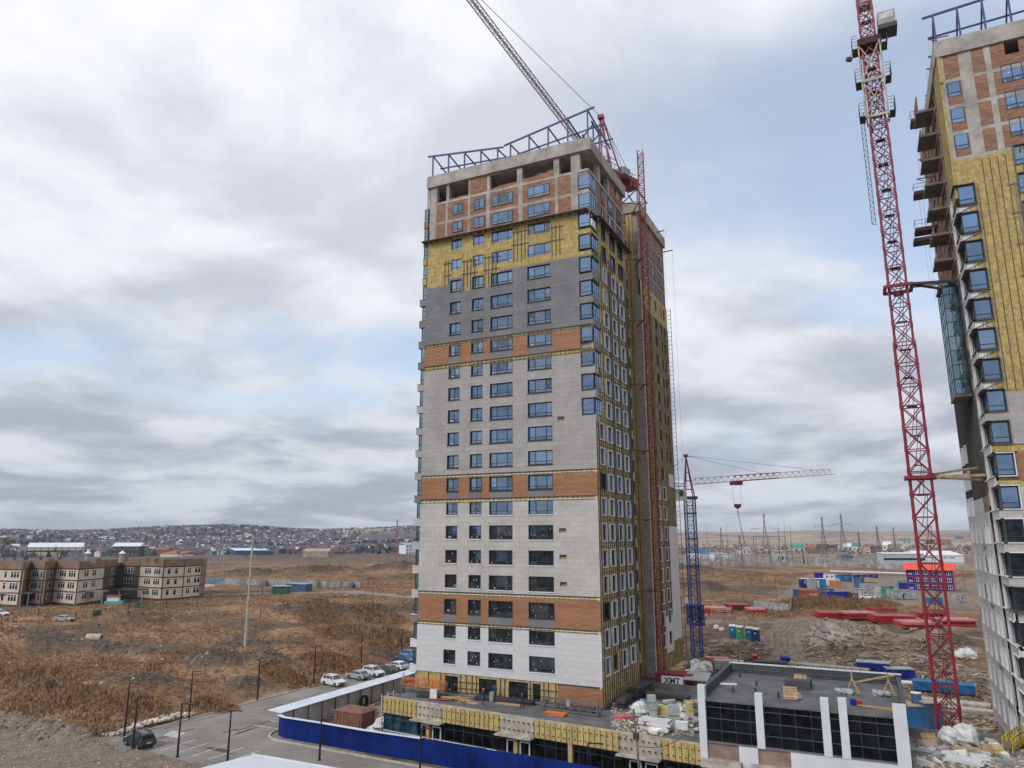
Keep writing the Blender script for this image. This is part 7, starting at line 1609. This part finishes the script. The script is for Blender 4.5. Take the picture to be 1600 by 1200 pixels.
bag('white bulk bag beside the rolls on the podium terrace', T(1000, 1118), .9, 3); stack('upright grey roll bundle on the podium terrace', T(1020, 1120), (.9, .9, 2.2), 3, 'roll_grey', .4); stack('second grey roll bundle, right of the white blocks', T(1054, 1134), (1.2, .9, 2.0), 2, 'roll_grey', .2)
wbk = stack('pile of white wrapped blocks marked with a red cross on the podium terrace', T(1026, 1140), (3.2, 1.4, 1.0), 4, 'block_white', -.1); text(wbk, 'X', (-.9, -.8, .6), .6, 'form_red', bold=.02); stack('yellow insulation packs on the podium terrace', T(1045, 1118), (2.2, 1.4, .9), 3, 'foam_yellow', .2); stack('beige insulation slab leaning by the pallets', T(1078, 1122), (.5, 1.3, 1.6), 2, 'foam_yellow', .5)
stack('blue film covered pack between the rolls', T(1008, 1106), (1.6, 1.2, .7), 2, 'blue_film', .2); stack('reddish scrap boards at the terrace edge by the blocks', T(975, 1124), (1.8, 1.0, .4), 4, 'form_pink', .5); stack('orange brick scraps on the terrace in front of the dark platform', T(868, 1117), (2.4, .8, .3), 3, 'orange_paint', -.1); stack('white carton at the right end of the terrace', T(1066, 1140), (1.2, .8, .8), 1, 'block_white', .1)
for i, (u, v, tl) in enumerate(((1076, 1104, 0.), (1077, 1102, 0.), (1080, 1108, 0))): pallet(['lowest pallet of the heap by the first white pylon', 'upper pallet of the heap by the first white pylon', 'pallet in front of the heap by the first white pylon'][i], T(u, v)+np.array([0, 0, .16*i*2]), .2*i, tl)
stack('heap of dark pipes and rails at the foot of the right face', (1.4, 3.4, Z5), (1.0, 4.5, .9), 6, 'scrap_dark', .1, 'rail_heap', 'heap'); stack('dark tangle of rails farther along the right face', (1.7, 9.0, Z5), (1.4, 5, 1.3), 7, 'scrap_dark', -.1, 'rail_heap', 'heap')
stack('long dark beams lying behind the rolls on the terrace', T(1040, 1092), (6, 1.2, .6), 5, 'scrap_dark', -.1, 'rail_heap', 'heap')
stack('plywood sheet lying on the terrace near the workers', T(795, 1100), (3.2, 1.4, .06), 1, 'timber', -.1); stack('second plywood sheet on the terrace beside the first', T(735, 1098), (2.6, 1.0, .06), 1, 'timber', -.2); stack('upright pale board left of the timber offcuts', T(677, 1093), (.8, .3, 1.2), 1, 'block_white', .2)
m = MB(); q = random.Random(33); p = T(712, 1096)
o = E('timber_offcuts', 'crossed timber offcuts on the podium terrace', 'timber', p)
for i in range(14): a = q.uniform(0, 3.1); c = Vector((q.uniform(-1.2, 1.2), q.uniform(-.5, .5), .1+.03*i)); d = Vector((math.cos(a), math.sin(a)*.5, q.uniform(-.05, .3)))*.9; MB().beam(c-d, c+d, .1).build('offcut', 'timber', o)
stack('long black profiles lying along the tower base behind the workers', (-11.5, -1.3, Z5), (7.5, .7, .45), 5, 'scrap_dark', .02, 'rail_heap', 'heap'); stack('black profiles lying right of the dark grey cradle', (-2.6, -1.6, Z5), (4.5, .8, .5), 5, 'scrap_dark', -.05, 'rail_heap', 'heap'); stack('low dark board pile at the left end of the terrace', (-20.5, -2.6, Z5), (3.5, 1.6, .3), 4, 'scrap_dark', .1); stack('red tarpaulin folded by the orange cradle', (-19.2, -3.6, Z5), (2.2, .8, .15), 2, 'form_red', .1); stack('grey electric box standing by the doorway', (-13.0, -1.6, Z5), (.5, .4, 1.1), 1, 'crane_grey', 0.)
# hanging work cradles
def cradle(label, loc, L, mat, rz=0.):
    o = E('work_cradle', label, 'cradle', loc, 'work cradles', rz); MB().box(-L/2, L/2, -.35, .35, .1, .2).build('floor', 'rail_grey' if mat != 'orange_paint' else mat, o)
    for y in (-.35, .35):
        for z in (.55, 1.25): MB().beam((-L/2, y, z), (L/2, y, z), .08).build('side_rail', mat, o)
        for i in range(7): x = -L/2+L*i/6; MB().beam((x, y, .1), (x, y, 1.25), .07).build('upright', mat, o)
        for i in range(6): x = -L/2+L*i/6; MB().beam((x, y, .55), (x+L/6, y, 1.25), .05).build('brace', mat, o)
    for s in (-1, 1): MB().beam((s*L/2, 0, .2), (s*L/2, 0, 1.8), .1).build('hanger', mat, o); MB().box(s*L/2-.25, s*L/2+.25, -.3, .3, .5, 1.0).build('hoist_motor', 'rail_grey', o)
    MB().box(-.4, .0, -.42, -.36, .7, 1.4).build('control_box', 'crane_grey', o); return o
M('cradle_orange', (.62, .16, .04), var=.15)
cradle('orange work cradle hanging low at the left end of the tower base', at(662, 1079, 5.4), 6.2, 'cradle_orange', R(-4)); cradle('dark grey work cradle standing on the terrace before the timber panel', T(893, 1114), 6.6, 'membrane', R(-5)); cradle('orange work cradle at the bottom right corner below the right tower', at(1588, 1168, 5.2), 5.5, 'yellow_paint', R(70))
# pavilion roof things
ZR = 9.1
def TR(u, v): return at(u, v, ZR)
pallet('pallet standing upright against the roof curb', TR(1236, 1094)+np.array([0, -.2, .6]), .1, R(80)); pallet('pallet standing upright behind the roof curb', TR(1252, 1074)+np.array([0, 0, .6]), -.1, R(80))
bag('white film bundle beside the upright pallet', TR(1246, 1093), .38, 12); stack('loose planks at the front right of the pavilion roof', TR(1375, 1108), (3.2, .5, .15), 4, 'timber', -.12)
for i, (u, v) in enumerate(((1333, 1083), (1390, 1086))):
    o = E('roof_winch_trestle', ['yellow trestle with ballast, left on the pavilion roof', 'yellow trestle carrying the slanting beam, right on the pavilion roof'][i], 'trestle', TR(u, v)); 
    for dx, dy in ((-.7, -.5), (.7, -.5), (-.7, .5), (.7, .5)): MB().beam((dx*.8, dy*.8, 0), (0, 0, 1.3), .08).build('leg', 'timber', o)
    MB().beam((-.7, -.5, .1), (.7, -.5, .1), .08).beam((-.7, .5, .1), (.7, .5, .1), .08).build('stretcher', 'timber', o); MB().beam((0, 0, 1.2), (0, 0, 2.0), .1).build('mast', 'timber', o)
    if i: MB().beam((-2.9, 0, .9), (.6, .2, 1.8), .12).build('beam', 'timber', o)
    for k in range(3): MB().blob((-1.2+k*.5, -.9, .25), .35, k+i*5, 7, 5, (1, 1, .8), .3).build('ballast_sack', 'roll_grey', o)
o = E('paint_bucket', 'small red and blue bucket on the pavilion roof', 'bucket', TR(1333, 1102)); MB().cone((0, 0, 0), .22, .26, .5, 10).build('pail', 'cont_royal', o); MB().cone((.5, 0, 0), .22, .26, .45, 10).build('pail', 'form_red', o)
stack('white film sheet lying at the back left of the pavilion roof', TR(1138, 1070), (1.6, .7, .12), 2, 'white_film', .2)
# right terrace things
bag('left white bulk bag on the right terrace', T(1485, 1163), .95, 21); bag('right white bulk bag on the right terrace', T(1512, 1165), 1.15, 22)
for i, (u, v, rz_, tl) in enumerate(((1452, 1166, .3, R(70)), (1484, 1190, .1, 0), (1566, 1180, .4, 0), (1568, 1177, .3, 0))): pallet(['pallet leaning by the white bags on the right terrace', 'pallet lying under boards on the right terrace', 'lower pallet near the yellow cradle', 'upper pallet near the yellow cradle'][i], T(u, v)+np.array([0, 0, .5 if tl else .2*(i == 3)]), rz_, tl)
stack('white styrofoam slabs at the front of the right terrace', T(1508, 1194), (2.6, 1.1, .5), 3, 'block_white', -.3); stack('second white slab pack right of the styrofoam', T(1530, 1193), (1.3, .8, .7), 4, 'block_white', .1); stack('brown carton on the right terrace', T(1543, 1180), (.8, .6, .9), 1, 'carton', .2); stack('cream insulation pack on the right terrace', T(1560, 1178), (1.4, .9, .7), 2, 'foam_yellow', .2); stack('grey boards lying on the left of the right terrace', T(1460, 1180), (3.6, 1.0, .3), 5, 'roll_grey', -.2); stack('long pale profile bundle along the right terrace', T(1570, 1193), (3.0, .4, .3), 3, 'crane_grey', -.1); stack('timber boards under the white bags', T(1515, 1174), (3.0, .8, .3), 4, 'timber', .3)
# containers, tanks and bags on the ground behind
def crate(label, u0, u1, vt, vb, mat, roofm=None, **k): return cabin(label, u0, u1, vt, vb, mat, 0, False, roofm, name='shipping_container', **k)
crate('long royal blue container behind the pavilion, left of two', 1340, 1392, 1035, 1056, 'cont_royal', 'cont_grey'); crate('royal blue container behind the pavilion, right of two', 1388, 1431, 1045, 1063, 'cont_royal', 'cont_grey')
crate('blue container with open rusty top right of the pavilion', 1416, 1452, 1103, 1142, 'cont_sky', 'mound_concrete'); crate('dull blue container beside the crane foot', 1449, 1476, 1098, 1143, 'cont_blue', 'mound_concrete')
crate('small blue skip behind the pavilion parapet', 1223, 1236, 1028, 1043, 'cont_royal', 'cont_royal'); crate('small red skip behind the pavilion parapet', 1177, 1184, 1025, 1036, 'form_red', 'form_red')
o = E('water_barrel', 'blue barrel on the container right of the pavilion', 'barrel', at(1433, 1104, 2.5)+np.array([0, 0, 0])); MB().cone((0, 0, 0), .6, .6, 1.6, 12).build('drum', 'cont_blue', o); MB().cone((0, 0, 1.6), .64, .64, .1, 12).build('lid', 'frame_white', o)
p = at(1470, 1084); o = E('tank_trailer', 'long blue trough behind the crane mast', 'trough', p, rz=R(-6)); MB().profile([(-.9, .4), (.9, .4), (1.3, 1.7), (-1.3, 1.7)], 0, -3.6, 4.6).build('trough', 'cont_sky', o); MB().box(-3.6, 4.6, -1.35, 1.35, 1.65, 1.75).build('rim', 'cont_sky', o); MB().box(4.6, 4.75, -1.3, 1.3, .4, 1.7).build('end_plate', 'form_pink', o); MB().tube([(-3.6, 0, 1.2), (-7.0, .2, 1.0)], .3, 8).build('spout', 'frame_white', o)
for i, (u, v, r_) in enumerate(((1500, 1030, .9), (1510, 1029, 1.0), (1520, 1030, .9), (1505, 1025, .8), (1514, 1024, .8))): bag('white bag %s in the heap left of the right tower' % ['at the left', 'in the middle', 'at the right', 'at the upper left', 'at the upper right'][i], at(u, v), r_, 50+i)
for i, (u, v, r_) in enumerate(((1078, 1066, 1.3), (1092, 1060, 1.5), (1104, 1052, 1.3), (1088, 1044, 1.0), (1120, 984, .7), (1128, 987, .6))): bag(['white bulk bag nearest the hoist cage', 'large white bulk bag behind the first pylon', 'white bulk bag against the pavilion parapet', 'white bag behind the large one', 'small white bag left of the toilets', 'smaller white bag left of the toilets'][i], at(u, v), r_, 60+i)
stack('long stone coloured block row behind the pavilion', at(1295, 1055), (14, 2, 1.6), 3, 'mound_concrete', R(-8), 'block_row', 'stack'); stack('dark mesh stack behind the pavilion', at(1205, 1045), (5.5, 2.5, 1.3), 6, 'scrap_dark', .1); stack('long pale concrete slab behind the crane foot', at(1490, 1102), (9, 2.4, .6), 2, 'pole_concrete', -.1); stack('second pale concrete slab behind the crane foot', at(1525, 1115), (7, 2.2, .6), 2, 'pole_concrete', -.15); stack('pink wrapped pallets left of the pavilion parapet', at(1120, 1040), (4, 2, 1.5), 3, 'form_pink', .1); stack('grey concrete pipes behind the pavilion', at(1140, 1046), (5, 2, 1.6), 3, 'pole_concrete', .1)
db = MB(); q = random.Random(77)
for i in range(2900):
    u, v = (q.uniform(1075, 1500), q.uniform(1002, 1062)) if i < 1500 else ((q.uniform(1425, 1570), q.uniform(1060, 1148)) if i < 2500 else (q.uniform(560, 640), q.uniform(1080, 1120)))
    p = at(u, v, 0 if v > 1075 else None) if i % 3 == 0 else (prev+np.array([q.uniform(-2.5, 2.5), q.uniform(-2.5, 2.5), 0]))
    if i % 3 == 0: prev = p
    if pathdist(np.array([p[0]]), np.array([p[1]]), TRACK)[0] < 3.5: continue
    L = q.uniform(.2, 1.3) if q.random() < .8 else q.uniform(1.5, 4.5); z = gz(p[0], p[1]); db.obox((p[0], p[1], z+.12), (L, q.uniform(.1, .4), q.uniform(.06, .3)), q.uniform(0, 3.1), q.uniform(-.2, .2), q.uniform(-.2, .2))
M('debris', (.27, .215, .165), var=.4, scale=.5, rnd=.55); db.build('site_debris', 'debris', kind='stuff', label='scattered boards, offcuts and rubble over the building site', cat='debris')
td = MB()
for i in range(700):
    u, v = (q.uniform(955, 1085), q.uniform(1100, 1150)) if i < 330 else (q.uniform(1430, 1600), q.uniform(1152, 1200)); p = T(u, v); L = q.uniform(.1, .8); td.obox((p[0], p[1], Z5+.06), (L, q.uniform(.06, .3), q.uniform(.04, .18)), q.uniform(0, 3.1), 0, q.uniform(-.15, .15))
M('terrace_litter', (.40, .34, .27), var=.4, rnd=.55); td.build('terrace_debris', 'terrace_litter', kind='stuff', label='small offcuts and scraps littering the terraces', cat='debris')
sc_ = MB()
for i in range(150):
    u, v = (q.uniform(985, 1088), q.uniform(1098, 1146)) if i < 95 else (q.uniform(1440, 1590), q.uniform(1158, 1198)); p = T(u, v); sc_.obox((p[0], p[1], Z5+.15), (q.uniform(.2, 1.5), q.uniform(.15, .6), q.uniform(.05, .5)), q.uniform(0, 3.1), q.uniform(-.3, .3), q.uniform(-.3, .3))
M('packaging', (.55, .54, .52), var=.35, scale=.4, rnd=.5); sc_.build('packaging_scraps', 'packaging', kind='stuff', label='pale packaging scraps and offcuts heaped on the terraces', cat='scraps')
# wooden posts with cable in front of the podium
for i, (u, vt, dep, lb) in enumerate(((990, 1108, 66, 'leaning wooden cable post in front of the podium'), (1099, 1080, 66, 'wooden cable post against the first white pylon'))):
    t = atd(u, vt, dep); b = atd(u+14, 1262, dep*.985); o = E('cable_post', lb, 'post', b, world=True); MB().beam(b, t, .2, None, 8).build('post', 'pole_wood', o); MB().obox(b+(t-b)*.72, (.5, .3, .5)).build('junction', 'scrap_dark', o)
    if i == 0: t0 = b+(t-b)*.62
    else:
        t1 = b+(t-b)*.8; pts = [tuple(t0+(t1-t0)*k/12-np.array([0, 0, 1.1*math.sin(math.pi*k/12)])) for k in range(13)]; MB().tube(pts, .035, 5).build('slack_cable', 'cable', o)
# ------------------------------------------------------------------ people
M('cloth_navy', (.03, .05, .10), var=.3, scale=4.); M('cloth_dark', (.025, .027, .03), var=.3, scale=4.); M('skin', (.45, .28, .20), var=.1); M('helmet', (.70, .16, .04), rough=.4, var=.05); M('hair', (.03, .022, .018), var=.2)
def person(label, loc, rz, cloth, helmet=True, seed=0):
    q_ = random.Random(seed); o = E('person', label, 'person', loc, rz=rz)
    J = {'pel': (0, 0, .95, .15), 'che': (0, -.02, 1.32, .17), 'nec': (0, -.02, 1.52, .065), 'hea': (0, -.04, 1.66, .10), 'top': (0, -.03, 1.74, .07)}
    Ed = [('pel', 'che'), ('che', 'nec'), ('nec', 'hea'), ('hea', 'top')]
    for s, n_ in ((-1, 'l'), (1, 'r')):
        f = s*.12
        J.update({'hip'+n_: (s*.1, 0, .88, .11), 'kne'+n_: (s*.12, -.04+f*.6, .48, .07), 'ank'+n_: (s*.12, .02+f, .09, .05), 'toe'+n_: (s*.13, -.14+f, .05, .04), 'sho'+n_: (s*.2, -.01, 1.42, .075), 'elb'+n_: (s*.27, .03, 1.14, .05), 'wri'+n_: (s*.25, -.16, .96, .038), 'han'+n_: (s*.24, -.24, .9, .04)})
        Ed += [('pel', 'hip'+n_), ('hip'+n_, 'kne'+n_), ('kne'+n_, 'ank'+n_), ('ank'+n_, 'toe'+n_), ('che', 'sho'+n_), ('sho'+n_, 'elb'+n_), ('elb'+n_, 'wri'+n_), ('wri'+n_, 'han'+n_)]
    ks = list(J); me = bpy.data.meshes.new('body'); me.from_pydata([J[k][:3] for k in ks], [(ks.index(a), ks.index(b)) for a, b in Ed], [])
    t = bpy.data.objects.new('tmp', me); COL.objects.link(t); t.modifiers.new('s', 'SKIN'); sk = me.skin_vertices[0].data
    for i, k in enumerate(ks): sk[i].radius = (J[k][3], J[k][3]*.85); sk[i].use_root = (k == 'pel')
    t.modifiers.new('u', 'SUBSURF').levels = 1; dg = bpy.context.evaluated_depsgraph_get(); bm = bpy.data.meshes.new_from_object(t.evaluated_get(dg)); bpy.data.objects.remove(t)
    bm.materials.clear(); bm.materials.append(MATS[cloth]); bm.materials.append(MATS['skin'])
    for p in bm.polygons:
        z = p.center.z
        p.use_smooth = True
        if z > 1.54 or (abs(p.center.x) > .17 and p.center.y < -.17 and .8 < z < 1.0): p.material_index = 1
    put('body', bm, o)
    if helmet: MB().blob((0, -.03, 1.75), .135, 1, 10, 6, (1, 1.15, .75), 0).build('helmet', 'helmet', o)
    else: MB().blob((0, -.01, 1.72), .115, 1, 10, 6, (1, 1.05, .8), .05).build('hair', 'hair', o)
person('worker in dark blue with an orange helmet on the podium terrace', T(755, 1102), 1.2, 'cloth_navy', True, 1); person('worker in dark blue standing by the dark doorway at the tower base', T(773, 1094), .2, 'cloth_navy', False, 3); person('worker in dark clothes walking on the terrace before the tower base', T(816, 1108), -.6, 'cloth_dark', False, 2); pass
person('person in dark clothes standing by the long pale grey cabin', at(1412, 938), .5, 'cloth_dark', False, 4)

# ------------------------------------------------------------------ the hazy air
hzb = MB().box(-9800, 9800, -9800, 9800, float(TZ.min())-1.5, 150); hm = bpy.data.materials.new('haze'); hm.use_nodes = True; hn = hm.node_tree; hn.nodes.clear()
ho = hn.nodes.new('ShaderNodeOutputMaterial'); hv = hn.nodes.new('ShaderNodeVolumePrincipled'); hv.inputs['Color'].default_value = (.80, .86, .95, 1); hv.inputs['Density'].default_value = .00008; hv.inputs['Anisotropy'].default_value = .2
hn.links.new(hv.outputs[0], ho.inputs['Volume']); MATS['haze'] = hm; hzb.build('haze', 'haze', kind='stuff', label='thin bluish haze in the air over the far town and downs', cat='haze')
